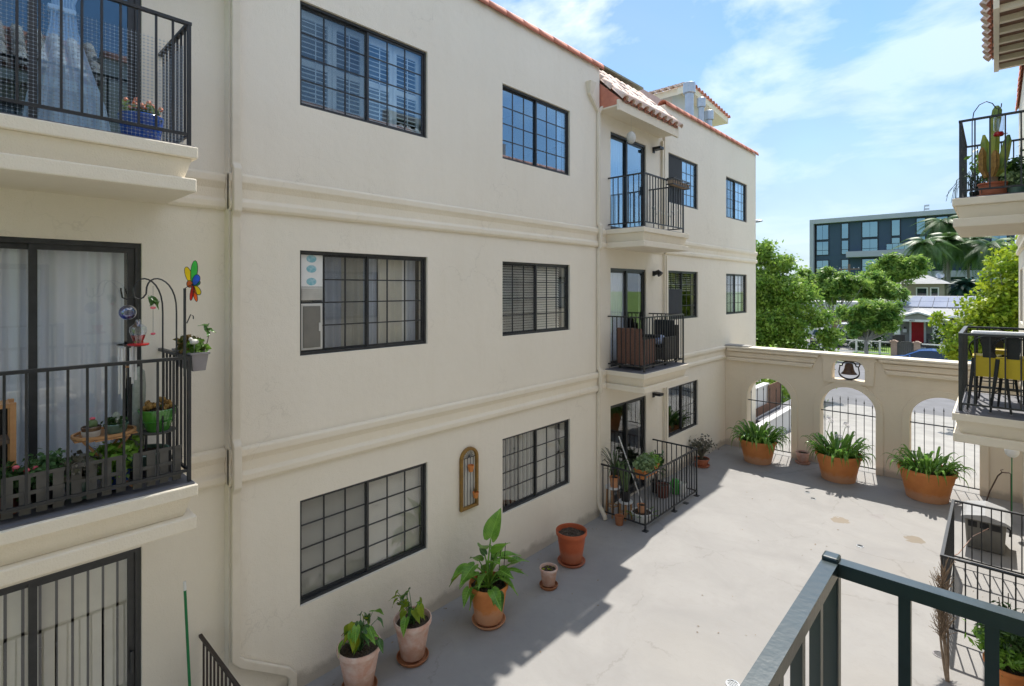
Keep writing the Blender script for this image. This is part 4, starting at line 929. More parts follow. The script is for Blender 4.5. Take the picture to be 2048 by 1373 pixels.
# seven pots along the long wall
def rr(a, b): return R.uniform(a, b)
p = pot('weathered pink terracotta pot of yellowing taro shoots, nearest along the wall', -5.37, 3.22, 0.047, .25, .47, .155, 'terracotta_old', 'potted plant', name='potted_plant')
stems(p, .40, [(rr(0, 6.3), rr(.05, .26), rr(.16, .36), R.choice([LEAF_MED, LEAF_DARK, LEAF_YEL]), rr(.6, .95), rr(-.1, .9), rr(-.6, .6)) for _ in range(30)], ('lf_fern',), .004)
ob('dead_stalk', MB().tube(curve_pts((0, .02, .40), (.20, .22, .46), (0, .0, .12)), .006, 5), 'dry_twig', p)
saucer('terracotta saucer under the nearest taro pot', -5.37, 3.22, 0, .205, 'terracotta_brown')
p = pot('weathered pink terracotta pot of small green taro, second nearest along the wall', -5.33, 3.94, 0.047, .235, .46, .145, 'terracotta_old', 'potted plant', name='potted_plant')
stems(p, .39, [(rr(0, 6.3), rr(.05, .24), rr(.14, .38), R.choice([LEAF_MED, LEAF_DARK, LEAF_YEL]), rr(.55, .85), rr(-.1, .9), rr(-.6, .6)) for _ in range(22)], ('lf_fern',), .004)
saucer('terracotta saucer under the second taro pot', -5.33, 3.94, 0, .20, 'terracotta_brown')
p = pot('large orange pot with a tall broad leaved elephant ear plant', -5.15, 5.09, 0.047, .275, .50, .19, 'terracotta', 'potted plant', name='potted_plant')
p.rotation_euler = (0, 0, 0)
sp_ = []
for (az, rad, ht, m, s, pi_, ro) in ((2.0, .10, .66, LEAF_BIG, 1.0, -1.05, .2), (.4, .12, .50, LEAF_BIG, .85, -.9, -.4), (2.7, .28, .40, LEAF_BIG, .70, .1, .3), (-2.2, .32, .30, LEAF_BIG, .62, .45, -.2), (-1.6, .36, .12, LEAF_MED, 1.0, .5, 0), (-2.5, .38, .16, LEAF_YEL, 1.25, .3, .4), (3.1, .20, .30, LEAF_MED, 1.3, -.1, .1), (.8, .30, .22, LEAF_BIG, .62, .1, -.3), (1.2, .36, .26, LEAF_MED, 1.35, -.2, 0), (-.6, .30, .12, LEAF_MED, 1.25, .2, .2), (-1.0, .14, .26, LEAF_MED, 1.3, -.2, .5), (.1, .20, .30, LEAF_MED, 1.2, -.3, .5), (-2.8, .16, .08, LEAF_YEL, .8, 1.0, .1), (1.8, .22, .34, LEAF_MED, 1.3, -.2, -.4), (-1.9, .18, .22, LEAF_MED, 1.3, .1, .2), (-.2, .12, .40, LEAF_MED, 1.5, -.8, .2)):
    sp_.append((az, rad, ht, m, s, pi_, ro))
for _ in range(14): sp_.append((rr(0, 6.3), rr(.08, .34), rr(.05, .42), R.choice([LEAF_MED, LEAF_MED, LEAF_DARK]), rr(.8, 1.5), rr(-.6, .7), rr(-.6, .6)))
stems(p, .42, sp_, ('lf_bright',), .011)
for x, y, h in ((.06, .12, .62), (.13, .14, .70)): ob('stake', MB().tube([(x, y, .40), (x + .03, y + .03, .40 + h * .9)], .005, 5), 'black', p)
saucer('orange terracotta saucer under the elephant ear pot', -5.15, 5.09, 0, .235, 'terracotta')
p = pot('small pale terracotta pot with dry leaves on the soil', -5.07, 6.31, 0.04, .142, .26, .095, 'terracotta_old')
for k in range(7): inst('dry_leaf', LEAF_YEL, p, (rr(-.05, .07), rr(-.05, .07), .24), (rr(-.5, .5), rr(-.3, .3), rr(0, 6)), (.3, .3, .3))
saucer('small terracotta saucer under the little pale pot', -5.07, 6.31, 0, .145, 'terracotta_brown')
p = pot('wide red orange pot holding only bare soil', -5.24, 7.13, 0.045, .262, .50, .175, 'terracotta_red')
saucer('red orange saucer under the pot of bare soil', -5.24, 7.13, 0, .235, 'terracotta_red')
pot('tiny empty brown terracotta pot outside the patio railing', -5.39, 8.90, 0, .095, .175, .070, 'terracotta_brown', soil=.45)
pot('pale terracotta pot between the two arches at the wall foot', -3.74, 15.30, .04, .17, .26, .11, 'terracotta_old', name='plant_pot')
saucer('saucer of the pale pot at the arcade wall foot', -3.74, 15.30, 0, .18, 'terracotta_old')
# agapanthus planters
def strap_leaf(nm, mat, ln, wd, rise, fall):
    mb = MB(); n = 9; rows = []
    for i in range(n + 1):
        t = i / n; x = ln * (sin(t * 1.45) / sin(1.45)) * .95; z = rise * t * (2.0 - t) - fall * t ** 2.6; w = wd / 2 * (1 - t ** 3) * (.75 + .5 * sin(pi * t)) + .0004
        rows.append([(x, -w, z + w * .5), (x, 0, z), (x, w, z + w * .5)])
    for i in range(n):
        for j in range(2): mb.quad(rows[i][j], rows[i + 1][j], rows[i + 1][j + 1], rows[i][j + 1])
    return mb.mesh(nm, mat, True)
STR = [strap_leaf('strap_leaf', 'lf_aga', .46, .042, .36, .32), strap_leaf('strap_leaf', 'lf_aga', .42, .044, .46, .28), strap_leaf('strap_leaf', 'lf_aga', .38, .042, .50, .18), strap_leaf('strap_leaf', 'lf_aga', .40, .040, .26, .36), strap_leaf('strap_leaf', 'lf_aga', .28, .040, .50, .06)]
def agapanthus(label, x, y, r, h, n, blooms=0):
    g = pot(label, x, y, 0, r, h, r * .70, 'terracotta', 'planter', name='potted_agapanthus', group='big orange planters in front of the arches', n=44, th=.03)
    for i in range(n):
        az = rr(0, 2 * pi); rad = r * .72 * sqrt(R.random()); k = 4 if rad < r * .2 else R.choice([0, 0, 1, 1, 2, 3, 3])
        a2 = az + rr(-.5, .5); s = rr(.8, 1.25)
        inst('leaf', STR[k], g, (rad * cos(az), rad * sin(az), h * .86), (rr(-.12, .12), rr(-.2, .15), a2), (s, s * rr(.9, 1.3), s * rr(.85, 1.1)))
    for i in range(blooms):
        bx_, by_, bh = (-.25 + .12 * i, .05 + .1 * i, .72 - .30 * (i == 1) + .08 * (i == 2))
        ob('flower_stalk', MB().tube(curve_pts((bx_ + .15, by_, h * .85), (bx_, by_, h + bh), (.04, 0, 0)), .006, 6), 'lf_aga', g, smooth=True)
        mb = MB()
        for q in range(60):
            d = Vector((rr(-1, 1), rr(-1, 1), rr(-.5, 1))).normalized(); c = Vector((bx_, by_, h + bh)); e = c + d * .085; w = d.cross(Vector((.3, .5, .8))).normalized() * .010
            mb.quad(tuple(c + d * .03 - w * .2), tuple(e - w), tuple(e + w), tuple(c + d * .03 + w * .2))
        ob('flower_head', mb, 'flower_white', g)
    return g
agapanthus('big orange planter of strap leaved agapanthus in front of the arch beside the long building', -4.66, 14.66, .47, .60, 150)
agapanthus('big orange planter of agapanthus with dried white flower heads below the bell', -2.80, 14.62, .50, .64, 130, 3)
agapanthus('big orange planter of agapanthus in front of the rightmost arch', -1.12, 14.62, .53, .66, 115, 0)

# ------------------------------------------------------------------ wall ornament
ax, ay0, ay1, az0, az1 = WX, 5.19, 5.55, 1.27, 2.20
A = wthing('wall_ornament', 'narrow arched gilt wall frame with wire trellis and two little pots', 'wall decoration', (WX, 5.37, az0))
c, r = (ay0 + ay1) / 2, (ay1 - ay0) / 2
def archpts(rr_, zb, n=16): return [(c - rr_, zb)] + [(c - rr_ * cos(pi * i / n), az1 - r + rr_ * sin(pi * i / n)) for i in range(n + 1)] + [(c + rr_, zb)]
def ringx(pi_, po, x0, x1, close=True):
    mb = MB(); n = len(pi_)
    for x in (x0, x1):
        for q in pi_: mb.v.append((x, q[0], q[1]))
        for q in po: mb.v.append((x, q[0], q[1]))
    m = n if close else n - 1
    for i in range(m):
        a, b = i, (i + 1) % n; cc, d = n + b, n + a; k = 2 * n
        mb.f += [(d, cc, b, a), (k + a, k + b, k + cc, k + d), (b, k + b, k + a, a), (d, k + d, k + cc, cc)]
    return mb
ob('frame', ringx(archpts(r - .045, az0 + .045), archpts(r, az0), ax + .002, ax + .05), 'wood_gold', A, bevel=.008)
ob('backing', MB().poly_prism(archpts(r - .04, az0 + .04), 0, ax + .002, ax + .008), 'offwhite', A)
for i in range(4): y = c - .09 + i * .06; ubox('wire', 'iron', A, ax + .02, y - .003, az0 + .05, ax + .026, y + .003, az1 - r + .02)
ubox('wire', 'iron', A, ax + .019, ay0 + .05, az1 - r + .018, ax + .027, ay1 - .05, az1 - r + .026)
for i in range(7):
    t = pi * (i + .5) / 7; ob('scroll', MB().tube([(ax + .023, c, az1 - r + .03), (ax + .023, c - .05 * cos(t), az1 - r + .03 + .05 * sin(t)), (ax + .023, c - .09 * cos(t) , az1 - r + .03 + .085 * sin(t)), (ax + .023, c - .075 * cos(t) - .02, az1 - r + .03 + .10 * sin(t))], .003, 5), 'iron', A)
for y, z, s in ((c - .01, 1.845, 1.0), (c + .09, 1.42, .95)):
    ob('little_pot', MB().lathe([(q[0], q[1] + z) for q in pot_mesh(.052 * s, .095 * s, .034 * s, True, .006, .28)], (ax + .075, y, 0), 20, cap=False), 'terracotta', A, smooth=True)
mb = MB()
for i in range(14): t = rr(0, 6.28); mb.tube([(ax + .075, c + .08, 1.5), (ax + .075 + .03 * cos(t), c + .08 + .03 * sin(t), 1.54 + rr(0, .05))], .003, 4)
ob('sprig', mb, 'lf_mixed', A)
# ------------------------------------------------------------------ leafy helpers
def leaf_cloud(cs, n, sz, seed=1, up=.3, asp=2.0, shell=.55, clump=16):
    """small leaf quads in sprays: twig centres fill a union of ellipsoids cs=[(x,y,z,rx,ry,rz)], each twig carries a loose bunch"""
    g = np.random.default_rng(seed); cs = np.array(cs, float); vol = (cs[:, 3] * cs[:, 4] * cs[:, 5]) ** (2 / 3)
    m = max(8, n // clump); pick = g.choice(len(cs), size=m, p=vol / vol.sum())
    d = g.normal(size=(m, 3)); d /= np.linalg.norm(d, axis=1)[:, None]; rad = (shell + (1 - shell) * g.random(m) ** .7)
    ph = g.random((len(cs), 6)) * 6.28; a = np.arctan2(d[:, 1], d[:, 0]); e = np.arcsin(d[:, 2])
    lump = .90 + .13 * np.sin(3 * a + ph[pick, 0]) * np.cos(2 * e + ph[pick, 1]) + .10 * np.sin(7 * a + ph[pick, 2]) * np.sin(5 * e + ph[pick, 3]) + g.normal(size=m) * .07
    tc_ = cs[pick, :3] + d * cs[pick, 3:6] * (rad * lump)[:, None]
    own = g.integers(0, m, n); spread = sz * g.uniform(.9, 2.0, m)[own][:, None]
    off = g.normal(size=(n, 3)) * spread * np.array([1.0, 1.0, .75]); lim = cs[:, 3:6].min() * .9; c = tc_[own] + np.clip(off, -lim, lim)
    nrm = d[own] * .35 + g.normal(size=(m, 3))[own] * .35 + g.normal(size=(n, 3)) * .6 + np.array([0, 0, up]); nrm /= np.linalg.norm(nrm, axis=1)[:, None]
    t = np.cross(nrm, g.normal(size=(n, 3))); t /= np.linalg.norm(t, axis=1)[:, None]; b = np.cross(nrm, t)
    s = sz * g.uniform(.45, 1.35, n)[:, None]; t = t * s * asp / 2; b = b * s / 2
    v = np.empty((n, 4, 3)); v[:, 0] = c - t; v[:, 1] = c + b * 1.0 - t * .1 + nrm * s * .12; v[:, 2] = c + t; v[:, 3] = c - b * 1.0 - t * .1 + nrm * s * .12
    return v.reshape(-1, 3)
def np_mesh(name, v, mat, k=4):
    me = bpy.data.meshes.new(name); n = len(v) // k
    me.vertices.add(len(v)); me.vertices.foreach_set('co', v.astype(np.float32).ravel()); me.loops.add(len(v)); me.loops.foreach_set('vertex_index', np.arange(len(v), dtype=np.int32))
    me.polygons.add(n); me.polygons.foreach_set('loop_start', np.arange(n, dtype=np.int32) * k); me.update(calc_edges=True); me.materials.append(MATS[mat]); return me
def crown(name, v, mat, parent, loc=(0, 0, 0)):
    o = bpy.data.objects.new(name, np_mesh(name, v, mat)); o.location = loc; return link(o, parent)
def limbs(base, targets, r0, mat, parent, split=.45):
    mb = MB(); base = Vector(base); h = Vector(targets[0]) - base; fork = base + Vector((h.x * .1, h.y * .1, h.z * split))
    mb.tube([tuple(base), tuple(base.lerp(fork, .5) + Vector((rr(-.05, .05), rr(-.05, .05), 0))), tuple(fork)], [r0 * 1.25, r0, r0 * .85], 10)
    for t in targets:
        t = Vector(t); mb.tube(curve_pts(fork, t, (0, 0, -abs(t.z - fork.z) * .12), 5), [r0 * .6, r0 * .5, r0 * .38, r0 * .28, r0 * .18, r0 * .08], 6)
    return ob('trunk', mb, mat, parent, smooth=True)
def bush(parent, name, c, rx, ry, rz, n, sz, mat, seed, asp=1.6, shell=.3):
    return crown(name, leaf_cloud([(c[0], c[1], c[2], rx, ry, rz)], n, sz, seed, .4, asp, shell), mat, parent)

# ------------------------------------------------------------------ top left balcony
Z3, Z2 = 5.834, 2.944
p = pot('glazed blue square shouldered pot of orange flowering succulents behind the net, top left balcony', -5.36, 1.13, Z3, .165, .23, .13, 'blue_glaze', 'potted plant', rim=False, name='potted_plant', soil=.9)
mb = MB()
for i in range(46):
    t, q = rr(0, 6.28), sqrt(R.random()) * .15; x, y, z = q * cos(t), q * sin(t) + .01, .24 + rr(.02, .13)
    mb.sphere((x, y, z), rr(.012, .022), 6, 4)
setp(ob('flowers', mb, 'flower_orange', p), kind='stuff'); bush(p, 'foliage', (0, 0, .25), .13, .13, .05, 420, .032, 'lf_succ', 3)
net = wthing('rail_net', 'fine pale plastic net tied inside the top left balcony railing', 'netting', (XF - .03, .2, Z3), 'rail netting')
mb = MB(); y = 1.38; nx = XF - .022
while y > -.6: mb.box(nx - .0006, y - .0007, Z3 + .01, nx + .0006, y + .0007, Z3 + .86); y -= .028
z = Z3 + .03
while z < Z3 + .86: mb.box(nx - .0006, -.6, z - .0007, nx + .0006, 1.385, z + .0007); z += .028
x = XF - .05
while x > XA + .02: mb.box(x - .0007, 1.384, Z3 + .01, x + .0007, 1.3855, Z3 + .86); x -= .028
setp(ob('mesh_strand', mb, 'net', net), kind='stuff')
mb = MB(); y = 1.38
while y > -.1:
    z = Z3 + .03
    while z < Z3 + .86: mb.box(nx - .002, y - .0042, z - .0035, nx + .002, y + .0042, z + .0035); z += .028
    y -= .028
setp(ob('mesh_knot', mb, 'net', net), kind='stuff')

# ------------------------------------------------------------------ middle left balcony
t = thing('folding_table', 'round slatted wooden folding table carrying two small bowls of cactus', 'table', (-5.40, .885, Z2))
for k in range(7):
    y0 = -.205 + k * .0592; y1 = y0 + .056; ym = max(abs(y0), abs(y1)) * .94; hw = sqrt(max(.001, .21 ** 2 - (min(.2, (abs(y0) + abs(y1)) / 2)) ** 2)) * .9
    ob('slat', MB().box(-hw, y0, .44, hw, y1, .452), 'wood', t)
ob('table_rim', ring([(.172 * cos(a_), .198 * sin(a_)) for a_ in [2 * pi * i / 40 for i in range(41)]], [(.190 * cos(a_), .216 * sin(a_)) for a_ in [2 * pi * i / 40 for i in range(41)]], 0, .02), 'wood', t, (0, 0, .437)).rotation_euler = (0, 0, 0)
rim = [o for o in t.children if o.name.startswith('table_rim')][0]; rim.rotation_euler = (radians(90), 0, 0); rim.location = (0, 0, .457)
for s in (-1, 1):
    for x in (-.09, .09): ob('leg', MB().bar((x, -.17 * s, 0.0), (x, .15 * s, .437), .022, .016), 'wood', t)
ob('stretcher', MB().bar((-.09, 0, .225), (.09, 0, .225), .012, .012), 'wood', t)
p = pot('low brown glazed bowl with a pink flowering cactus on the wooden table', -5.41, .800, Z2 + .455, .068, .075, .052, 'brown_glaze', 'potted plant', rim=False, name='potted_cactus', th=.008)
ob('cactus', MB().sphere((.0, .01, .09), .036, 12, 8, (1, 1, 1.1)), 'lf_succ', p, smooth=True); ob('flower', MB().sphere((0, .01, .135), .018, 9, 5, (1.2, 1.2, .6)), 'flower_pink', p)
saucer('thin saucer under the brown cactus bowl', -5.41, .800, Z2 + .4525, .066, 'offwhite', None); p.location.z += .004
p = pot('pale green glazed oval bowl with an upright silver cactus on the wooden table', -5.41, .965, Z2 + .455, .088, .075, .070, 'teal_glaze', 'potted plant', rim=False, name='potted_cactus', th=.009)
for (x, y, z, r_, h_) in ((0, 0, .11, .03, 2.0), (.02, .03, .10, .024, 1.4), (-.02, -.03, .095, .024, 1.2), (0, .05, .085, .02, 1.0), (.01, -.055, .085, .02, 1.0)): ob('cactus', MB().sphere((x, y, z), r_, 10, 8, (1, 1, h_)), 'cactus_white', p, smooth=True)
bush(p, 'foliage', (0, 0, .085), .075, .075, .03, 120, .03, 'lf_dark', 5)
st = thing('plant_stand', 'dark round wire plant stand under the green glazed bowl', 'plant stand', (-5.42, 1.265, Z2))
ob('top_ring', MB().lathe([(.13, .395), (.135, .400), (.135, .408), (.001, .409)], n=24), 'lattice_grey', st)
for k in range(4): a_ = k * pi / 2 + .6; ob('leg', MB().bar((.125 * cos(a_), .125 * sin(a_), 0), (.12 * cos(a_), .12 * sin(a_), .395), .012, .012), 'iron', st)
p = pot('shiny green footed bowl of golden barrel cacti on the stand', -5.42, 1.265, Z2 + .409, .150, .195, .085, 'green_glaze', 'potted plant', rim=False, name='potted_cactus', soil=.92, th=.012)
ob('bead_line', MB().lathe([(.118, .085), (.128, .090), (.118, .095)], n=30, cap=False), 'green_glaze', p, smooth=True)
for i in range(34): t_, q = rr(0, 6.28), sqrt(R.random()) * .11; ob('cactus', MB().sphere((q * cos(t_), q * sin(t_), .195 + rr(0, .07) * (1.3 - q * 6)), rr(.014, .022), 8, 6, (1, 1, 1.3)), 'cactus_gold', p, smooth=True)
p = pot('wide dark teal bowl of pebbles on the floor behind the rail planks', -5.40, 1.15, Z2 + .12, .20, .14, .12, 'teal_glaze', rim=False, soil=.8)
p = thing('tall_white_cactus', 'tall furry white column cactus left of the green bowl', 'potted plant', (-5.55, 1.15, Z2))
ob('cactus', MB().tube([(0, 0, .2), (0, 0, .5), (.0, .005, .80), (0, .005, .92), (0, .005, .965)], [.042, .048, .05, .042, .012], 12), 'cactus_white', p, smooth=True); ob('pot', MB().lathe(pot_mesh(.09, .22, .07, True, .01)), 'black', p, smooth=True)
# crook hooks with wind chime and feeder
for k, (y0, ytip, zt, bow, lab) in enumerate(((1.35, 1.10, 4.57, .14, 'front black shepherd hook holding the glass hummingbird feeder'), (1.27, 1.035, 4.66, .13, 'rear black shepherd hook holding the blue glass ball wind chime'))):
    x = -5.20 - .09 * k; g = wthing('shepherd_hook', lab, 'plant hook', (x, y0, Z2), 'shepherd hooks on the middle left balcony')
    top = [(x, y0, Z2)] + [(x, y0, Z2 + 1.35)] + [(x, y0 - (y0 - ytip - .03) * (1 - cos(a_)) / 2, Z2 + 1.45 + .20 * sin(a_) ** .8 + .16 * a_ / pi) for a_ in [pi * i / 12 for i in range(13)]]
    zt2 = Z2 + 1.61; e = top[-1]
    top += [(x, e[1] - .02, zt2 - .03), (x, e[1] - .05, zt2 - .045), (x, e[1] - .08, zt2 - .03), (x, e[1] - .09, zt2 + .03), (x, e[1] - .09, zt2 + .05)]
    ob('rod', MB().tube(top, .0065, 7), 'iron', g, smooth=True)
HX = -5.20; hy = 1.075
g = wthing('hummingbird_feeder', 'clear and red blown glass hummingbird feeder hanging over the rail', 'bird feeder', (HX, hy, 4.23))
ob('hanger', MB().tube([(HX, hy, 4.345), (HX, hy, 4.40), (HX, hy, 4.475)], .003, 5), 'iron', g)
ob('globe', MB().lathe([(.001, 4.345), (.018, 4.34), (.025, 4.31), (.058, 4.28), (.062, 4.245), (.052, 4.215)], (HX, hy, 0), 20, cap=False), 'glass_clear', g, smooth=True)
ob('red_glass', MB().lathe([(.052, 4.214), (.045, 4.19), (.035, 4.165), (.036, 4.150), (.001, 4.149)], (HX, hy, 0), 20, cap=False), 'glass_red', g, smooth=True)
ob('feeding_dish', MB().lathe([(.001, 4.125), (.065, 4.126), (.078, 4.135), (.076, 4.145), (.03, 4.149), (.001, 4.1492)], (HX, hy, 0), 20), 'tail_red', g, smooth=True)
g = wthing('wind_chime', 'wind chime of white tubes under a cobalt glass ball', 'wind chime', (HX - .09, 1.02, 4.35)); x, y = HX - .09, 1.02
ob('glass_ball', MB().sphere((x, y, 4.40), .062, 18, 12), 'glass_cobalt', g, smooth=True)
ob('hanger', MB().tube([(x, y, 4.462), (x, y, 4.56)], .002, 4), 'iron', g)
ob('top_ring', MB().lathe([(.07, 4.13), (.078, 4.135), (.07, 4.14)], (x, y, 0), 20, cap=False), 'iron', g)
ob('cord', MB().tube([(x, y, 4.34), (x, y, 3.95)], .0015, 4), 'black', g); ob('striker', MB().lathe([(.001, 3.945), (.025, 3.945), (.025, 3.955), (.001, 3.955)], (x, y, 0), 12), 'wood', g)
for k in range(6): a_ = k * pi / 3 + .2; ln = .24 + .035 * k; ob('chime_tube', MB().tube([(x + .055 * cos(a_), y + .055 * sin(a_), 4.11), (x + .055 * cos(a_), y + .055 * sin(a_), 4.11 - ln)], .009, 8), 'white', g, smooth=True)
# dangling leaf and gem garland
g = wthing('hanging_ornament', 'little garland of green cloth leaves and red gems beside the door frame', 'hanging decoration', (-5.25, 1.19, 4.50))
for k in range(7): a_ = k * .9; inst('leaf', LEAF_DARK, g, (-5.25, 1.17 + .01 * k, 4.53 - .008 * k), (rr(-1, 1), rr(.2, 1.0), a_), (.42, .42, .42))
for z, s in ((4.435, .02), (4.215, .018)): ob('gem', MB().sphere((-5.25, 1.19, z), s, 6, 4, (.5, 1.2, .6)), 'flower_pink', g)
ob('cord', MB().tube([(-5.25, 1.19, 4.20), (-5.25, 1.19, 4.62)], .0012, 4), 'black', g)
# pinwheel
g = wthing('pinwheel', 'multicoloured butterfly pinwheel spinner above the rail corner', 'pinwheel', (XF + .02, 1.385, 3.9))
ob('stick', MB().tube([(XF + .012, 1.385, 3.85), (XF + .012, 1.385, 4.60)], .011, 7).tube([(XF + .012, 1.40, 4.30), (XF + .012, 1.43, 4.375), (XF + .012, 1.45, 4.36), (XF + .012, 1.45, 4.335)], .005, 5), 'iron', g)
cx_, cy_, cz_ = XF + .05, 1.435, 4.63
for k, (ang, ln, wd, m, dx) in enumerate(((85, .24, .075, 'pin_green', .0), (118, .20, .07, 'pin_yellow', -.012), (60, .11, .075, 'pin_blue', .018), (20, .09, .045, 'pin_teal', .0), (-45, .13, .06, 'pin_yellow', -.01), (-105, .16, .035, 'pin_red', .01), (170, .09, .06, 'pin_orange', .006), (-75, .17, .04, 'pin_orange', -.006))):
    a_ = radians(ang); u = Vector((.90 * cos(a_), .44 * cos(a_), sin(a_))); w_ = Vector((-.90 * sin(a_), -.44 * sin(a_), cos(a_))); poly = []
    for i in range(18): t_ = 2 * pi * i / 18; poly.append((ln * (.52 - .5 * cos(t_)), wd / 2 * sin(t_) * (1 + .3 * (.5 - .5 * cos(t_)))))
    for nm, m2_, gr, th in (('blade', m, 1.0, 0), ('blade_edge', 'black', 1.0, 1)):
        mb = MB()
        if th == 0:
            for sx in (0, .0015): mb.v += [tuple(Vector((cx_ + dx + sx + .02 * (q[0] / ln), cy_, cz_)) + (u * q[0] + w_ * q[1]) * .85) for q in poly]
            n = 18; mb.f = [tuple(range(n)), tuple(range(n, 2 * n))[::-1]] + [(i, n + i, n + (i + 1) % n, (i + 1) % n) for i in range(n)]
        else: mb.tube([tuple(Vector((cx_ + dx + .0007 + .02 * (q[0] / ln), cy_, cz_)) + (u * q[0] + w_ * q[1]) * .85) for q in poly + poly[:1]], .0028, 5)
        ob(nm, mb, m2_, g)
ob('hub', MB().sphere((cx_, cy_, cz_), .012, 8, 6), 'black', g); ob('wire_arm', MB().tube([(XF + .012, 1.385, 4.60), (XF + .03, 1.41, 4.62), (cx_, cy_, cz_)], .003, 5), 'black', g)
# planter outside rail corner
g = wthing('rail_planter', 'grey plastic trough of mixed succulents hung outside the rail corner', 'planter', (-5.35, 1.52, 3.87))
mb = MB(); 
def trough(x0, x1, y0, y1, z0, z1, s, mat, par, th=.008, nm='trough'):
    mb = MB(); mb.v = [(x0 + s, y0 + s, z0), (x1 - s, y0 + s, z0), (x1 - s, y1 - s, z0), (x0 + s, y1 - s, z0), (x0, y0, z1), (x1, y0, z1), (x1, y1, z1), (x0, y1, z1), (x0 + th, y0 + th, z1), (x1 - th, y0 + th, z1), (x1 - th, y1 - th, z1), (x0 + th, y1 - th, z1), (x0 + s + th, y0 + s + th, z0 + .03), (x1 - s - th, y0 + s + th, z0 + .03), (x1 - s - th, y1 - s - th, z0 + .03), (x0 + s + th, y1 - s - th, z0 + .03)]
    mb.f = [(3, 2, 1, 0), (12, 13, 14, 15)]
    for o_ in (0, 4, 8):
        for i in range(4): j = (i + 1) % 4; mb.f.append((o_ + i, o_ + j, o_ + 4 + j, o_ + 4 + i))
    a = ob(nm, mb, mat, par, bevel=.003); ob('rim', ring_rect(x0 - .008, x1 + .008, y0 - .008, y1 + .008, z1 - .014, z1 + .003, .016), mat, par); ob('soil', MB().box(x0 + th + .004, y0 + th + .004, z1 - .04, x1 - th - .004, y1 - th - .004, z1 - .02), 'soil', par); return a
def ring_rect(x0, x1, y0, y1, z0, z1, w):
    return MB().box(x0, y0, z0, x1, y0 + w, z1).box(x0, y1 - w, z0, x1, y1, z1).box(x0, y0 + w, z0, x0 + w, y1 - w, z1).box(x1 - w, y0 + w, z0, x1, y1 - w, z1)
trough(-5.66, -5.12, 1.44, 1.58, 3.875, 4.035, .02, 'grey_plastic', g)
bush(g, 'foliage', (-5.42, 1.51, 4.08), .24, .05, .05, 600, .036, 'lf_mixed', 9, 1.5, .2); bush(g, 'foliage', (-5.22, 1.52, 4.07), .08, .05, .04, 220, .04, 'lf_bright', 10, 1.4, .2)
for q in range(6): inst('leaf', LEAF_DARK, g, (-5.13, 1.57, 4.22 + .012 * q), (rr(-.6, .6), rr(-.5, .4), q * 1.1), (.45, .45, .45))
ob('stem', MB().tube(curve_pts((-5.18, 1.54, 4.03), (-5.13, 1.57, 4.25), (.02, .02, 0)), .004, 5), 'bark', g)
bd = wthing('bird_ornament', 'small cream ceramic bird on a stake in the rail planter', 'ornament', (-5.16, 1.475, 4.10)); ob('body', MB().sphere((-5.16, 1.475, 4.13), .028, 10, 7, (1, 1.3, .9)).sphere((-5.16, 1.447, 4.155), .017, 8, 6).tube([(-5.16, 1.475, 4.02), (-5.16, 1.475, 4.11)], .004, 5), 'offwhite', bd, smooth=True)
# grey plank edging panels behind the lower rail, pots and greenery between
for k in range(4):
    y1 = 1.375 - k * .385; y0 = y1 - .345; x = XF - .045 - .02 * (k % 2)
    g = wthing('picket_panel', ('grey picket edging panel at the rail corner below the green bowl', 'grey picket edging panel below the wooden table', 'grey picket edging panel in front of the pale fern', 'grey picket edging panel cut by the left edge of the photo')[k], 'picket edging', (x, y0, Z2), 'picket panels along the balcony edge')
    for q in range(4): yy = y0 + q * .0925; ob('picket', MB().box(x - .008, yy, Z2 + .02, x + .008, yy + .062, Z2 + .30), 'lattice_grey', g)
    for z in (.055, .16, .285): ob('slat', MB().box(x + .0083, y0, Z2 + z, x + .014, y1, Z2 + z + .028), 'lattice_grey', g)
for k, (x, y, m, n, sz, rz_, lab) in enumerate(((-5.35, .52, 'lf_fern', 1500, .036, .17, 'pale green maidenhair fern spilling over the picket edging'), (-5.36, .95, 'lf_bright', 900, .055, .15, 'bright leafy plant under the wooden table'), (-5.30, .28, 'lf_dark', 600, .045, .13, 'dark leaved plant with pink flowers at the left photo edge'), (-5.30, .72, 'lf_grey', 400, .05, .12, 'grey green rosette plant beside the fern'))):
    g = pot(lab, x, y, Z2 + .012, .11, .15, .08, ('black', 'blue_glaze', 'clay_dark', 'teal_glaze')[k], 'potted plant', rim=False, name='potted_plant', soil=.8, n=20)
    bush(g, 'foliage', (0, 0, .23), .13, .13, rz_ * .7, n, sz * .8, m, 20 + k, 1.4, .1)
    if k == 2:
        for q in range(5): ob('flower', MB().sphere((rr(.02, .13), rr(-.02, .14), .24 + rr(0, .12)), .022, 8, 5, (1, 1, .7)), 'flower_pink', g)
g = wthing('wooden_shelf', 'light wooden framed shelf with dark boards at the left photo edge', 'shelf', (-5.55, .22, Z2))
for y in (-.25, .32): ob('upright', MB().box(-5.62, y, Z2 + .013, -5.58, y + .035, Z2 + .80), 'wood', g); ob('upright', MB().box(-5.42, y, Z2 + .013, -5.38, y + .035, Z2 + .80), 'wood', g)
for z in (.25, .50, .765): ob('shelf_board', MB().box(-5.61, -.215, Z2 + z, -5.39, .32, Z2 + z + .03), 'wood' if z > .7 else 'bark', g)
ob('back_board', MB().box(-5.63, -.215, Z2 + .1, -5.621, .32, Z2 + .76), 'black', g)
g = wthing('broom', 'green broom handle with a white tip leaning by the corner of the patio railing', 'broom', (-5.6, 1.5, 0))
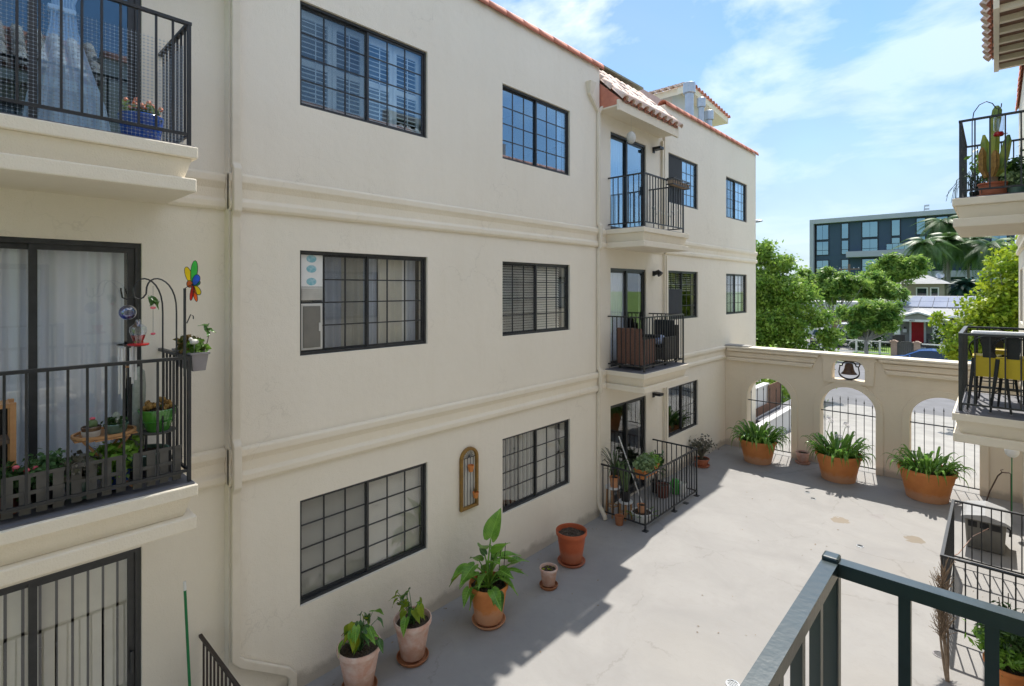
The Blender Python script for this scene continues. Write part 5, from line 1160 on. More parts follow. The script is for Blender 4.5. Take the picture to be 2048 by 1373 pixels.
ob('handle', MB().tube([(-5.55, 1.58, .12), (-5.68, 1.545, 1.72)], .0125, 8), 'broom_green', g, smooth=True); ob('handle_tip', MB().tube([(-5.68, 1.545, 1.72), (-5.689, 1.543, 1.80)], .013, 8), 'white', g, smooth=True); ob('brush_head', MB().box(-5.62, 1.50, .02, -5.48, 1.56, .13), 'broom_green', g)

# ------------------------------------------------------------------ centre balconies
def chair(label, x, y, rz, mat, z, w=.56, d=.60, h=.84, cush='cushion'):
    g = thing('wicker_chair', label, 'chair', (x, y, z), rz, 'wicker chairs on the middle balcony')
    def slab(nm, x0, y0, z0, x1, y1, z1, tilt=0):
        mb = MB(); mb.box(x0, y0, z0, x1, y1, z1)
        if tilt: mb.v = [(a, b + (c - z0) * tilt, c) for a, b, c in mb.v]
        return ob(nm, mb, mat, g, bevel=.012)
    slab('backrest', -w / 2, d / 2 - .07, .10, w / 2, d / 2, h, .06)
    for s in (-1, 1): slab('armrest', s * w / 2 - (.07 if s > 0 else 0), -d / 2, .10, s * w / 2 + (.07 if s < 0 else 0), d / 2 - .072, .60)
    slab('seat', -w / 2 + .072, -d / 2 + .01, .10, w / 2 - .072, d / 2 - .073, .36)
    for sx in (-1, 1):
        for sy in (-1, 1): ob('leg', MB().box(sx * (w / 2 - .04) - .02, sy * (d / 2 - .04) - .02, 0, sx * (w / 2 - .04) + .02, sy * (d / 2 - .04) + .02, .0998), 'black', g)
    ob('cushion', MB().box(-w / 2 + .08, -d / 2 + .02, .362, w / 2 - .08, d / 2 - .08, .44), cush, g, bevel=.02)
    return g
chair('brown wicker armchair turned away towards the far chair, middle balcony', -5.52, 9.80, radians(180), 'wicker', Z2)
c2 = chair('grey wicker armchair with dark back cushion at the far end of the middle balcony', -5.50, 10.82, radians(0), 'wicker_grey', Z2)
ob('back_cushion', MB().box(-.24, .13, .45, .24, .22, .95), 'cushion', c2, bevel=.03)
setp(ob('pillow', MB().sphere((-5.42, 10.66, Z2 + .52), .19, 16, 10, (.6, 1.0, .62)), 'pillow_blue', None, smooth=True), 'plump blue and white tie dye pillow on the grey wicker chair', 'pillow')
setp(ob('folded_blanket', MB().box(-5.76, 10.25, Z2 + .60, -5.28, 10.40, Z2 + .66), 'cushion', None, bevel=.02), 'dark folded blanket lying across the front of the far wicker chair arms', 'blanket')
g = wthing('window_box', 'weathered empty wire window box hooked over the top centre balcony rail', 'planter', (-5.04, 10.6, 6.78))
bx0, bx1, by0, by1, bz0, bz1 = -5.09, -4.93, 10.28, 11.10, 6.775, 6.90
for z in (bz0, bz1): ob('rim', ring_rect(bx0, bx1, by0, by1, z, z + .018, .014), 'iron', g)
for i in range(15):
    y = by0 + (by1 - by0) * i / 14; ob('bar', MB().bar((bx1 - .007, y, bz0), (bx1 - .007, y + (.04 if i % 2 else -.04) * (0 < i < 14), bz1), .006, .006), 'iron', g)
ob('liner', MB().box(bx0 + .012, by0 + .012, bz0 + .012, bx1 - .02, by1 - .012, bz1 - .03), 'dry_twig', g)
mb = MB()
for i in range(70): y = rr(by0, by1); x = rr(bx0, bx1); mb.tube([(x, y, bz1 - .04), (x + rr(-.05, .05), y + rr(-.06, .06), bz1 + rr(.0, .05))], .0025, 4)
ob('dry_stem', mb, 'lf_grey', g)
g = wthing('rail_towel', 'thin pale string of lights sagging along the top centre railing', 'string lights', (XF, 10, 6.2)); g.name = 'string_lights'; WROOT[g.name] = (XF, 10, 6.2)
pts = [(XF - .03, 9.45 + .1 * i, 6.33 - .14 * sin(pi * i / 16) + .05 * sin(i * 2.2)) for i in range(17)]
ob('wire', MB().tube(pts, .004, 5), 'white', g)
for i in range(0, 17, 1): ob('bulb', MB().sphere((pts[i][0], pts[i][1], pts[i][2] - .03), .014, 7, 5, (1, 1, 1.5)), 'white', g)
g = wthing('hanging_lantern', 'round cream paper ornament on a cord in front of the top floor door', 'hanging decoration', (-5.62, 9.75, 7.85))
ob('cord', MB().tube([(-5.62, 9.75, 8.19), (-5.62, 9.75, 7.88)], .003, 5), 'offwhite', g); ob('lantern', MB().sphere((-5.62, 9.75, 7.76), .13, 14, 9, (.7, .9, 1.0)), 'offwhite', g, smooth=True)

# ------------------------------------------------------------------ ground patio
def stool(label, x, y, h, r, leg='wood', top='white'):
    g = thing('plant_stool', label, 'stool', (x, y, 0), 0, 'round topped plant stools on the patio')
    ob('seat', MB().lathe([(r * .96, h - .035), (r, h - .03), (r, h - .005), (r * .97, h), (.001, h)], n=26), top, g, smooth=True)
    for k in range(4): a_ = k * pi / 2 + .5; ob('leg', MB().bar((r * .85 * cos(a_), r * .85 * sin(a_), 0), (r * .72 * cos(a_), r * .72 * sin(a_), h - .036), .028, .028), leg, g)
    for k in range(4): a_ = k * pi / 2 + .5; b_ = a_ + pi / 2; ob('stretcher', MB().bar((r * .80 * cos(a_), r * .80 * sin(a_), h * .35), (r * .80 * cos(b_), r * .80 * sin(b_), h * .35), .012, .018), leg, g)
    return g
stool('taller round white topped wooden stool against the wall inside the patio railing', -5.70, 9.16, .60, .15)
p = pot('terracotta pot of spiky yucca on the taller white stool', -5.66, 9.16, .60, .105, .20, .08, 'terracotta', 'potted plant', rim=True, name='potted_plant', n=24)
SPK = [strap_leaf('spike_leaf', 'lf_grey', .30, .022, .30, .10), strap_leaf('spike_leaf', 'lf_dark', .26, .022, .38, .05), strap_leaf('spike_leaf', 'lf_dark', .34, .022, .14, .2)]
for i in range(34): a_ = rr(0, 6.28); s = rr(.8, 1.25); inst('leaf', R.choice(SPK), p, (.02 * cos(a_), .02 * sin(a_), .20 + rr(0, .22)), (0, rr(-.4, .2), a_), (s, s, s))
ob('stem', MB().tube([(0, 0, .16), (0, 0, .42)], .018, 7), 'bark', p)
stool('shorter round white topped wooden stool inside the patio railing', -5.44, 9.22, .36, .14)
p = pot('dark pot of upright variegated snake plant on the shorter white stool', -5.44, 9.22, .36, .10, .20, .085, 'black', 'potted plant', rim=False, name='potted_plant', n=24)
SNK = strap_leaf('snake_leaf', 'lf_succ', .07, .06, .62, .0)
for i in range(9): a_ = rr(0, 6.28); s = rr(.7, 1.1); inst('leaf', SNK, p, (.03 * cos(a_), .03 * sin(a_), .16), (rr(-.1, .1), rr(-.1, .1), a_), (s, s, s * rr(.8, 1.1)))
g = wthing('rail_planter', 'terracotta window box of pale green sedum hooked at the patio rail corner', 'planter', (-5.05, 9.3, .9))
trough(-5.16, -4.94, 9.06, 9.66, .92, 1.10, .035, 'terracotta', g)
bush(g, 'foliage', (-5.06, 9.28, 1.17), .15, .24, .10, 900, .06, 'lf_succ', 31, 1.1, .2); bush(g, 'foliage', (-5.06, 9.56, 1.17), .13, .14, .09, 500, .05, 'lf_bright', 32, 1.3, .2)
p = pot('squat white ceramic planter on the patio floor at the rail corner', -5.16, 9.36, .012, .21, .17, .17, 'white', rim=False)
for k in range(10): a_ = rr(0, 6.28); inst('leaf', STR[4], p, (.14 * cos(a_), .14 * sin(a_), .10), (0, .6, a_), (.5, .8, .4))
pot('small terracotta pot standing in the white ceramic planter', -5.16, 9.36, .168, .095, .15, .07, 'terracotta', n=24)
pot('dark red glazed round pot on the patio floor', -5.42, 10.75, .0, .14, .27, .12, 'clay_dark', rim=False)
g = thing('watering_can', 'bright green plastic watering can on the patio floor', 'watering can', (-5.30, 11.12, 0))
ob('body', MB().lathe([(.10, 0), (.105, .01), (.105, .24), (.08, .30), (.05, .32)], n=22), 'green_can', g, smooth=True); ob('handle', MB().tube(curve_pts((0, .05, .30), (0, .10, .12), (0, .08, 0)), .010, 7), 'green_can', g, smooth=True); ob('spout', MB().tube([(0, -.09, .08), (0, -.20, .22), (0, -.24, .30)], [.02, .014, .012], 8), 'green_can', g, smooth=True)
p = pot('black pot holding a thin cane plant beside the far door jamb', -5.66, 10.9, 0, .12, .24, .10, 'black', 'potted plant', rim=True, name='potted_plant')
for k in range(5): ob('stem', MB().tube(curve_pts((0, 0, .2), (rr(-.1, .1), rr(-.1, .1), .75), (rr(-.05, .05), 0, 0)), .006, 5), 'bark', p)
bush(p, 'foliage', (0, 0, .62), .14, .14, .22, 160, .07, 'lf_dark', 41, 2.2, .1)
p = pot('squat terracotta bowl of purple branching jade just beyond the patio railing', -5.60, 13.28, .035, .20, .17, .13, 'terracotta_red', 'potted plant', rim=True, name='potted_plant')
for k in range(16): a_ = rr(0, 6.28); ob('stem', MB().tube(curve_pts((0, 0, .12), (.28 * cos(a_) * rr(.4, 1), .28 * sin(a_) * rr(.4, 1), rr(.35, .72)), (0, 0, .08)), [.016, .014, .013, .012, .011, .010, .009, .008, .006], 6), 'lf_grey', p, smooth=True)
bush(p, 'foliage', (0, 0, .55), .30, .30, .22, 520, .05, 'lf_grey', 43, 1.2, .3); saucer('red saucer under the bowl of purple jade', -5.60, 13.28, 0, .20, 'terracotta_red')
g = thing('white_urn', 'small pale plastic bucket near the far corner of the patio railing', 'bucket', (-5.15, 11.16, 0)); ob('bucket', MB().lathe(pot_mesh(.085, .26, .07, False, .006)), 'white', g, smooth=True)
setp(ob('mop', MB().tube([(-5.30, 9.75, .02), (-5.72, 9.42, 1.55)], .012, 8), 'white', None, smooth=True), 'white pole leaning on the ground floor door behind the sedum box', 'pole')

# ------------------------------------------------------------------ right side
g = wthing('dog_house', 'grey plastic dog house with pale lid standing in the lower right patio', 'dog house', (.02, 12.35, 0)); dx0, dx1, dy0, dy1, dh = -.33, .30, 12.05, 12.62, .62
# placed inside the railing
OY = -1.55 + .95
g2 = g
mb = MB(); x0, x1, y0, y1 = -.42, .13, 12.30, 13.05
n = len(mb.v)
mb.v += [(x0 + .03, y0 + .03, 0), (x1 - .03, y0 + .03, 0), (x1 - .03, y1 - .03, 0), (x0 + .03, y1 - .03, 0), (x0, y0, .55), (x1, y0, .55), (x1, y1, .55), (x0, y1, .55)]
mb.f += [(3, 2, 1, 0), (4, 5, 6, 7), (0, 1, 5, 4), (1, 2, 6, 5), (2, 3, 7, 6), (3, 0, 4, 7)]
ob('body', mb, 'resin_grey', g, bevel=.03)
for k in range(3): ob('vent_opening', MB().box(x0 + .05 + k * .155, y0 - .006, .40, x0 + .17 + k * .155, y0 + .02, .50), 'black', g)
for k in range(9): ob('rib', MB().box(x0 + .05 + k * .052, y0 + .012 - .002, .06, x0 + .056 + k * .052, y0 + .022, .34), 'resin_grey', g)
lid = [(x0 - .05, .56), (x0 + .02, .60), ((x0 + x1) / 2, .66), (x1 - .02, .60), (x1 + .06, .555), (x1 + .05, .54), (x0 - .04, .54)]
ob('lid', MB().poly_prism(lid, 1, y0 - .06, y1 + .05), 'resin_roof', g, bevel=.01)
ob('latch', MB().tube([(x1 + .005, y0 + .28, .42), (x1 + .05, y0 + .28, .38), (x1 + .04, y0 + .28, .27)], .014, 7), 'black', g)
setp(ob('leash', MB().tube([(-.10, 12.27, .44), (-.30, 12.1, .30), (-.48, 11.75, .06), (-.62, 11.55, .01), (-.5, 11.50, .008)], .006, 6), 'terracotta_old', None, smooth=True), 'thin pink cord trailing from the dog house vents to the floor', 'cord')
g = wthing('garden_hook_stand', 'bent rusty iron hook stand with a white globe beside the arcade pier', 'plant hook', (.20, 14.2, 0))
ob('rod', MB().tube([(-.22, 14.35, .0), (-.10, 14.3, .50), (.02, 14.25, .86), (.08, 14.22, .95), (.18, 14.2, .97), (.21, 14.2, .95), (.215, 14.2, 0)], .012, 7), 'bell_metal', g, smooth=True)
ob('hook_tip', MB().tube([(.08, 14.22, .95), (.06, 14.22, .99), (.10, 14.22, 1.01)], .008, 6), 'bell_metal', g); ob('globe', MB().sphere((.22, 14.1, 1.42), .11, 14, 10, (1, 1, 1.05)), 'white', g, smooth=True); ob('globe_stem', MB().tube([(.22, 14.1, .0), (.22, 14.1, 1.32)], .010, 6), 'broom_green', g)
# dry shrub, potted conifer in the patio
g = wthing('dry_shrub', 'bundle of dry leafless brown branches against the outside of the patio railing', 'dry plant', (-.47, 8.35, 0))
mb = MB(); 
for k in range(5): mb.tube(curve_pts((-.42 + rr(-.01, .01), 7.95, 0), (-.50 + rr(-.05, .05), 8.45 + rr(-.05, .05), .75), (rr(-.02, .02), rr(-.02, .02), 0)), [.014, .013, .012, .011, .010, .009, .008, .007, .006], 6)
for k in range(260):
    t_ = rr(0, 1); c = Vector((-.47 - .03 * t_, 8.15 + .38 * t_, .35 + .60 * t_)); d = Vector((rr(-.16, .14), rr(-.10, .16), rr(-.02, .34))) * rr(.5, 1)
    mb.tube([tuple(c), tuple(c + d * .5 + Vector((rr(-.02, .02),) * 3)), tuple(c + d)], [.005, .004, .002], 4)
ob('branch', mb, 'dry_twig', g)
p = pot('terracotta pot of feathery green shrub in the lower right patio corner', .10, 8.12, .0, .22, .38, .16, 'terracotta', 'potted plant', name='potted_plant')
bush(p, 'foliage', (0, .03, .62), .27, .27, .26, 2600, .03, 'lf_bright', 51, 3.0, .1); bush(p, 'foliage', (-.05, .10, .78), .28, .26, .26, 900, .03, 'lf_dark', 52, 3.0, .1)
mb = MB()
for k in range(14): mb.tube(curve_pts((0, 0, .34), (rr(-.36, .2), rr(-.15, .3), rr(.7, 1.15)), (0, 0, .05)), .005, 5)
ob('stem', mb, 'bark', p)
# cactus on the upper right balcony
ZC = 5.834
p = pot('terracotta pot with a tall three armed yellow green cactus, upper right balcony', -.035, 9.70, ZC, .165, .20, .13, 'terracotta_red', 'potted plant', name='potted_cactus')
def ribbed(pts, rad, n=10):
    mb = MB(); P = [Vector(q) for q in pts]; b0 = 0
    for i, q in enumerate(P):
        d = (P[min(i + 1, len(P) - 1)] - P[max(i - 1, 0)]).normalized(); a = d.cross(Vector((0, 1, 0))).normalized(); b = d.cross(a)
        for j in range(n): t_ = 2 * pi * j / n; r_ = rad[i] * (1.0 if j % 2 else .66); mb.v.append(tuple(q + (a * cos(t_) + b * sin(t_)) * r_))
    for i in range(len(P) - 1):
        for j in range(n): x = i * n + j; y = i * n + (j + 1) % n; mb.f.append((x, y, y + n, x + n))
    mb.f.append(tuple(range((len(P) - 1) * n, len(P) * n))); return mb
ob('trunk', MB().tube([(0, 0, .14), (0, 0, .36)], .055, 10), 'dry_twig', p, smooth=True)
ob('cactus_arm', ribbed([(.01, 0, .30), (.02, 0, .36), (.0, 0, .6), (-.02, 0, .82), (-.015, 0, .86), (-.03, 0, 1.05), (-.05, 0, 1.18), (-.05, 0, 1.24)], [.02, .065, .065, .055, .045, .06, .055, .02]), 'cactus_ridge', p)
ob('cactus_arm', ribbed([(-.02, 0, .28), (-.09, 0, .36), (-.16, .02, .55), (-.20, .02, .72), (-.215, .02, .80)], [.03, .05, .055, .045, .015]), 'cactus_ridge', p)
ob('cactus_arm', ribbed([(.03, -.02, .28), (.09, -.02, .38), (.115, -.02, .60), (.13, -.02, .78), (.14, -.02, .90)], [.03, .05, .055, .05, .015]), 'cactus_ridge', p)
ob('cactus_arm', ribbed([(.02, .08, .28), (.06, .10, .40), (.06, .10, .62), (.06, .10, .70)], [.03, .045, .045, .015]), 'cactus_gold', p); ob('cactus_arm', ribbed([(-.06, .08, .28), (-.11, .10, .40), (-.11, .10, .56), (-.11, .10, .62)], [.03, .045, .045, .015]), 'cactus_gold', p)
saucer('double stacked terracotta saucer under the tall cactus pot', -.035, 9.70, ZC - .001, .175, 'terracotta_red', None)
p = pot('small dark pot of weeping feathery plant hanging past the upper right rail corner', -.21, 9.95, ZC, .08, .14, .06, 'black', 'potted plant', name='potted_plant', rim=False, n=20)
mb = MB()
for k in range(46):
    a_ = rr(2.0, 5.2); ln = rr(.15, .34); c = [(0, 0, .14), (ln * .5 * cos(a_), ln * .5 * sin(a_), .14 + rr(.12, .30)), (ln * cos(a_), ln * sin(a_), .14 + rr(.0, .2)), (ln * 1.1 * cos(a_), ln * 1.1 * sin(a_), .14 - rr(.0, .22))]; mb.tube(c, .003, 4)
ob('foliage', mb, 'lf_palm_dark', p)
p = pot('dark bushy shrub in a black pot behind the upper right railing', .13, 10.35, ZC, .14, .24, .11, 'black', 'potted plant', name='potted_plant', rim=False, n=24)
bush(p, 'foliage', (0, 0, .42), .20, .26, .24, 700, .045, 'lf_dark', 61, 2, .1); bush(p, 'foliage', (.05, .3, .5), .15, .26, .28, 350, .045, 'lf_bright', 62, 2, .1)
p = pot('pale speckled rosette succulent in a grey pot at the right photo edge, upper balcony', .19, 9.72, ZC, .10, .14, .08, 'teal_glaze', 'potted plant', name='potted_plant', rim=False, n=24)
bush(p, 'foliage', (0, 0, .20), .12, .12, .09, 260, .05, 'lf_succ', 63, 1.2, .2)
g = wthing('shepherd_hook', 'thin black shepherd hook curving over the tall cactus, upper right balcony', 'plant hook', (-.24, 9.45, ZC))
ob('rod', MB().tube([(-.242, 9.45, ZC), (-.242, 9.45, 6.85), (-.225, 9.45, 6.98), (-.17, 9.45, 7.07), (-.10, 9.45, 7.10), (-.04, 9.45, 7.06), (-.005, 9.45, 6.99), (.02, 9.45, 6.97), (.045, 9.45, 6.99), (.05, 9.45, 7.04)], .006, 7), 'iron', g, smooth=True)
g = wthing('hummingbird_feeder', 'clear bottle hummingbird feeder with red base hanging on the upper right balcony', 'bird feeder', (.022, 9.45, 6.62))
ob('hanger', MB().tube([(.022, 9.45, 6.87), (.022, 9.45, 6.968)], .002, 4), 'iron', g); ob('bottle', MB().lathe([(.03, 6.67), (.05, 6.69), (.05, 6.85), (.045, 6.87), (.001, 6.872)], (.022, 9.45, 0), 18), 'glass_clear', g, smooth=True)
ob('feeding_base', MB().lathe([(.001, 6.61), (.045, 6.612), (.055, 6.63), (.045, 6.665), (.001, 6.668)], (.022, 9.45, 0), 18), 'tail_red', g, smooth=True); ob('perch', MB().tube([(.07, 9.45, 6.635), (.11, 9.45, 6.635)], .005, 5), 'tail_red', g)
# yellow bar chairs and table, middle right balcony
def barchair(label, x, y, rz, z):
    g = thing('bar_chair', label, 'bar chair', (x, y, z), rz, 'yellow seated metal bar chairs')
    H = .74
    ob('seat', MB().box(-.17, -.17, H - .012, .17, .17, H + .01), 'yellow_seat', g, bevel=.01)
    ob('seat_apron', (lambda m: m)(MB().quad((-.17, -.17, H - .011), (.17, -.17, H - .011), (.145, -.155, H - .27), (-.145, -.155, H - .27)).quad((.17, .17, H - .011), (-.17, .17, H - .011), (-.145, .155, H - .27), (.145, .155, H - .27)).quad((.17, -.17, H - .011), (.17, .17, H - .011), (.155, .15, H - .20), (.155, -.15, H - .20)).quad((-.17, .17, H - .011), (-.17, -.17, H - .011), (-.155, -.15, H - .20), (-.155, .15, H - .20))), 'yellow_seat', g)
    for sx in (-1, 1):
        for sy in (-1, 1):
            mb = MB(); n = 0
            mb.v = []
            for (zz, w_, ex) in ((H - .02, .045, .15), (.012, .022, .215)):
                cx2, cy2 = sx * ex, sy * ex
                for a, b in ((-1, -1), (1, -1), (1, 1), (-1, 1)): mb.v.append((cx2 + a * w_ / 2, cy2 + b * w_ / 2, zz))
            mb.f = [(0, 1, 2, 3), (7, 6, 5, 4)] + [(i + 4, (i + 1) % 4 + 4, (i + 1) % 4, i) for i in range(4)]
            ob('leg', mb, 'black', g, bevel=.004)
            ob('foot_cap', MB().box(sx * .217 - .014, sy * .217 - .014, 0, sx * .217 + .014, sy * .217 + .014, .0115), 'grey_plastic', g)
    for z_ in (.27,):
        e = .215 - .065 * z_ / H
        for a, b in (((-e, -e), (e, -e)), ((e, -e), (e, e)), ((e, e), (-e, e)), ((-e, e), (-e, -e))): ob('foot_rail', MB().tube([(a[0], a[1], z_), (b[0], b[1], z_)], .008, 6), 'black', g)
    ob('back_hoop', MB().tube([(-.17, .15, H)] + [(-.20 * cos(t_), .17, H + .10 + .17 * sin(t_)) for t_ in [pi * i / 12 for i in range(13)]] + [(.17, .15, H)], .010, 7), 'black', g, smooth=True)
    ob('back_plate', MB().poly_prism([(-.06, H - .01), (.06, H - .01), (.075, H + .262), (-.075, H + .262)], 1, .165, .172), 'black', g)
    return g
barchair('yellow seated black metal bar chair in front at the rail corner, right balcony', -.075, 9.63, radians(180), Z2)
barchair('second yellow seated bar chair nearer the right photo edge', .19, 9.58, radians(170), Z2)
barchair('bar chair beyond the white table on the right balcony', .02, 10.72, radians(0), Z2)
g = wthing('bar_table', 'high white topped bar table between the yellow bar chairs', 'table', (.04, 10.18, Z2))
ob('table_top', MB().box(-.27, 9.93, Z2 + 1.0, .34, 10.42, Z2 + 1.03), 'white', g, bevel=.006)
for x in (-.22, .29):
    for y in (9.98, 10.37): ob('leg', MB().bar((x, y, Z2 + .001), (x, y, Z2 + .999), .035, .035), 'black', g)

fl_ = MB()
for i in range(150):
    if R.random() < .55: x, y = -5.86 + abs(R.gauss(0, .16)), rr(2.5, 15.4)
    else: x, y = rr(-5.6, .2), rr(3, 15.4)
    a_ = rr(0, 6.28); s_ = rr(.010, .026); c_, q_ = cos(a_) * s_, sin(a_) * s_
    fl_.quad((x - c_, y - q_, .004), (x + q_ * .5, y - c_ * .5, .004 + rr(0, .006)), (x + c_, y + q_, .005), (x - q_ * .5, y + c_ * .5, .004 + rr(0, .008)))
setp(ob('fallen_leaves', fl_, 'dry_twig'), 'scattered dry leaf bits on the courtyard floor', 'leaves', None, 'stuff')
# ------------------------------------------------------------------ beyond the arches: side ramp
g = wthing('slat_fence', 'brown vertical slat fence seen through the arch beside the long building', 'fence', (-5.92, 19.7, .2))
y = 18.36
while y < 21.1:
    zt = .55 if y < 19.8 else 1.17
    ob('slat', MB().box(-5.94, y, .27, -5.91, y + .055, zt), 'wood_slat', g); y += .085
ob('rail', MB().box(-5.985, 18.36, .22, -5.905, 21.15, .2695), 'white_concrete', g); ob('post', MB().box(-5.97, 21.10, -.2, -5.89, 21.18, 1.22), 'bronze', g); ob('back_rail', MB().box(-5.975, 18.36, .40, -5.9405, 21.1, .46), 'wood_slat', g)
g = wthing('side_wall', 'pale garden wall with white coping above the short fence slats', 'wall', (-6.0, 19, 0))
ob('wall', MB().box(-6.12, 18.34, -.3, -5.99, 19.95, 1.17), 'white_concrete', g); ob('coping', MB().box(-6.16, 18.34, 1.1705, -5.95, 19.97, 1.22), 'white_concrete', g)
g = wthing('ramp_wall', 'low white stucco wall with a square opening beside the entry ramp', 'wall', (-5.4, 19, -.5))
ob('wall', MB().box(-5.42, 16.6, -.6, -5.30, 20.15, .36).box(-5.42, 21.1, -.6, -5.30, 24.0, .36).box(-5.42, 20.15, -.6, -5.30, 21.1, -.26).box(-5.42, 20.15, .15, -5.30, 21.1, .36), 'white_concrete', g); ob('coping', MB().box(-5.46, 16.56, .3605, -5.26, 24.04, .41), 'white_concrete', g, bevel=.01)
setp(ob('ramp', MB().box(-5.98, 18.32, -.6, -5.4205, 24.0, .215), 'balcony_floor'), kind='structure')
h = wthing('hedge', 'dark green hedge showing through the arch beside the long building', 'hedge', (-6.5, 24.8, -.8)); crown('foliage', leaf_cloud([(-6.3, 24.6, .5, 1.2, 1.6, 1.3), (-8.0, 25.4, .8, 1.4, 1.4, 1.5)], 7000, .085, 77, .3, 1.6, .4), 'lf_tree', h)
# low street side railing seen through the middle arch
railing('short black handrail at the top of the entry ramp, seen through the middle arch', [(-5.3, 20.2), (-5.3, 24.2)], -.35, 1.0, .13, posts=(0, 1), name='ramp_handrail', group=None)

# ------------------------------------------------------------------ trees
t = wthing('bushy_tree', 'large bushy green tree at the near kerb, left of the street view', 'tree', (-9.2, 31.0, -.9), 'street side trees')
limbs((-9.2, 30.6, -.95), [(-9, 30.6, 4.5), (-7.4, 30.2, 3.6), (-8.3, 31.6, 5.2), (-10.5, 30.5, 4.6), (-9.8, 31.4, 6.4), (-7.0, 30.6, 1.8), (-8.2, 29.4, 2.4)], .16, 'bark', t)
crown('crown', leaf_cloud([(-9.9, 30.6, 4.6, 1.7, 1.6, 1.5), (-8.9, 30.4, 4.6, 1.1, 1.2, 1.2), (-7.7, 30.3, 4.2, 1.1, 1.2, 1.1), (-9.6, 30.2, 2.4, 1.5, 1.5, 1.3), (-8.1, 30.0, 2.4, 1.3, 1.3, 1.2), (-9.6, 30.8, 6.5, .9, 1.0, .8), (-8.5, 30.8, 5.9, .8, .9, .6), (-7.2, 29.8, 1.0, 1.0, 1.0, .9), (-6.7, 30.2, 3.1, .8, .9, .6), (-6.2, 30.0, 2.2, .6, .7, .5), (-8.6, 29.8, .8, 1.2, 1.1, .9), (-6.2, 29.9, 1.2, .5, .6, .5), (-10.4, 30.5, 1.2, 1.1, 1.1, 1.0)], 38000, .10, 3, .45, 1.9, .30), 'lf_tree', t)
t = wthing('yellow_green_tree', 'yellow green leaved tree against the right hand building end', 'tree', (.9, 29.6, -.9), 'street side trees')
limbs((.9, 27.6, -.95), [(.5, 27.6, 4.2), (-.6, 27.4, 2.6), (1.8, 27.9, 4.4), (.1, 27.2, 5.2), (-1.6, 27.1, 3.0)], .13, 'palm_bark', t, .35)
crown('crown', leaf_cloud([(.7, 27.6, 4.7, 1.5, 1.6, 1.9), (.0, 27.4, 3.6, 1.2, 1.4, 1.2), (-.6, 27.2, 2.6, 1.0, 1.2, .8), (.8, 27.4, 2.2, 1.6, 1.5, 1.5), (1.4, 27.6, 6.2, .9, .9, .8), (-1.1, 27.0, 2.1, .55, .6, .4), (.3, 27.3, 1.2, 1.3, 1.2, .8)], 24000, .10, 4, .4, 1.9, .25), 'lf_yellow', t)
crown('crown', leaf_cloud([(-1.75, 27.0, 3.35, .22, .25, .22), (-1.5, 27.0, 2.95, .25, .25, .16)], 150, .11, 8, .4, 1.9, .1), 'lf_yellow', t)
def jacaranda(label, x, y, z0, blobs, seed, tr=.10, lean=(0, 0)):
    t = wthing('jacaranda_tree', label, 'tree', (x, y, z0), 'feathery street trees')
    blobs = [(b[0] + rr(-.1, .1), b[1], b[2], b[3] * 1.1, b[4] * 1.1, b[5] * .95) for b in blobs] + [(b[0] + rr(-1, 1) * b[3], b[1] + rr(-.6, .4), b[2] + rr(-.9, 1.0) * b[5], b[3] * .55, b[4] * .55, b[5] * .6) for b in blobs for _ in range(2)]; limbs((x, y, z0), [(b[0], b[1], b[2] - b[5] * .3) for b in blobs], tr, 'palm_bark', t, .42)
    bb = [(q[0], q[1], q[2] + .05, q[3] * 1.25, q[4] * 1.2, q[5] * 1.45) for q in blobs]
    crown('crown', leaf_cloud(bb, 17000, .12 * (1 + (y - 50) * .012), seed, .8, 2.8, .0, 40), 'lf_jaca', t)
    return t
jacaranda('slender feathery street tree with its trunk in front of the white picket rail', -7.7, 50.6, -.9, [(-8.0, 50.6, 2.3, .9, .9, .6), (-7.0, 50.6, 2.7, .95, .9, .6), (-7.6, 50.4, 1.7, .9, .9, .6), (-6.3, 50.5, 2.2, .7, .7, .5), (-7.4, 50.6, 3.2, .9, .9, .5), (-8.3, 50.4, 1.3, .5, .6, .5), (-6.6, 50.4, 1.5, .6, .6, .5), (-9.0, 50.6, 2.6, .7, .7, .5), (-5.9, 50.4, 3.0, .6, .6, .4)], 11, .13)
jacaranda('taller feathery tree behind the parked white cars', -12.6, 61.5, -.9, [(-10.2, 61.5, 4.9, .9, .9, .5), (-12.0, 61.5, 5.3, 1.3, 1.2, .8), (-13.6, 61.5, 4.7, 1.2, 1.2, .8), (-11.1, 61.5, 4.3, 1.1, 1.1, .7), (-12.5, 61, 3.9, 1.2, 1.0, .7), (-14.8, 61.8, 5.4, 1.2, 1.2, .8), (-10.9, 61.3, 5.6, .9, .9, .6)], 12, .16)
jacaranda('feathery tree spreading above the grey roof of the red doored house', -8.8, 64.0, -.9, [(-9.6, 64, 5.3, 1.1, 1.1, .7), (-8.3, 64, 4.7, 1.1, 1.1, .7), (-9.2, 64.0, 4.1, 1.0, 1.0, .6), (-7.2, 63.8, 4.0, .9, .9, .5), (-10.4, 63.8, 4.5, .8, .8, .6)], 13, .14)
jacaranda('pale feathery tree in front of the palms', -10.6, 78, -.9, [(-9.4, 78, 6.1, 1.3, 1.2, .9), (-7.8, 78, 6.6, 1.4, 1.2, .9), (-8.8, 78, 7.5, 1.3, 1.2, .8), (-10.6, 78, 7.0, 1.0, 1.0, .8), (-6.9, 78, 7.3, .9, .9, .7)], 14, .16)
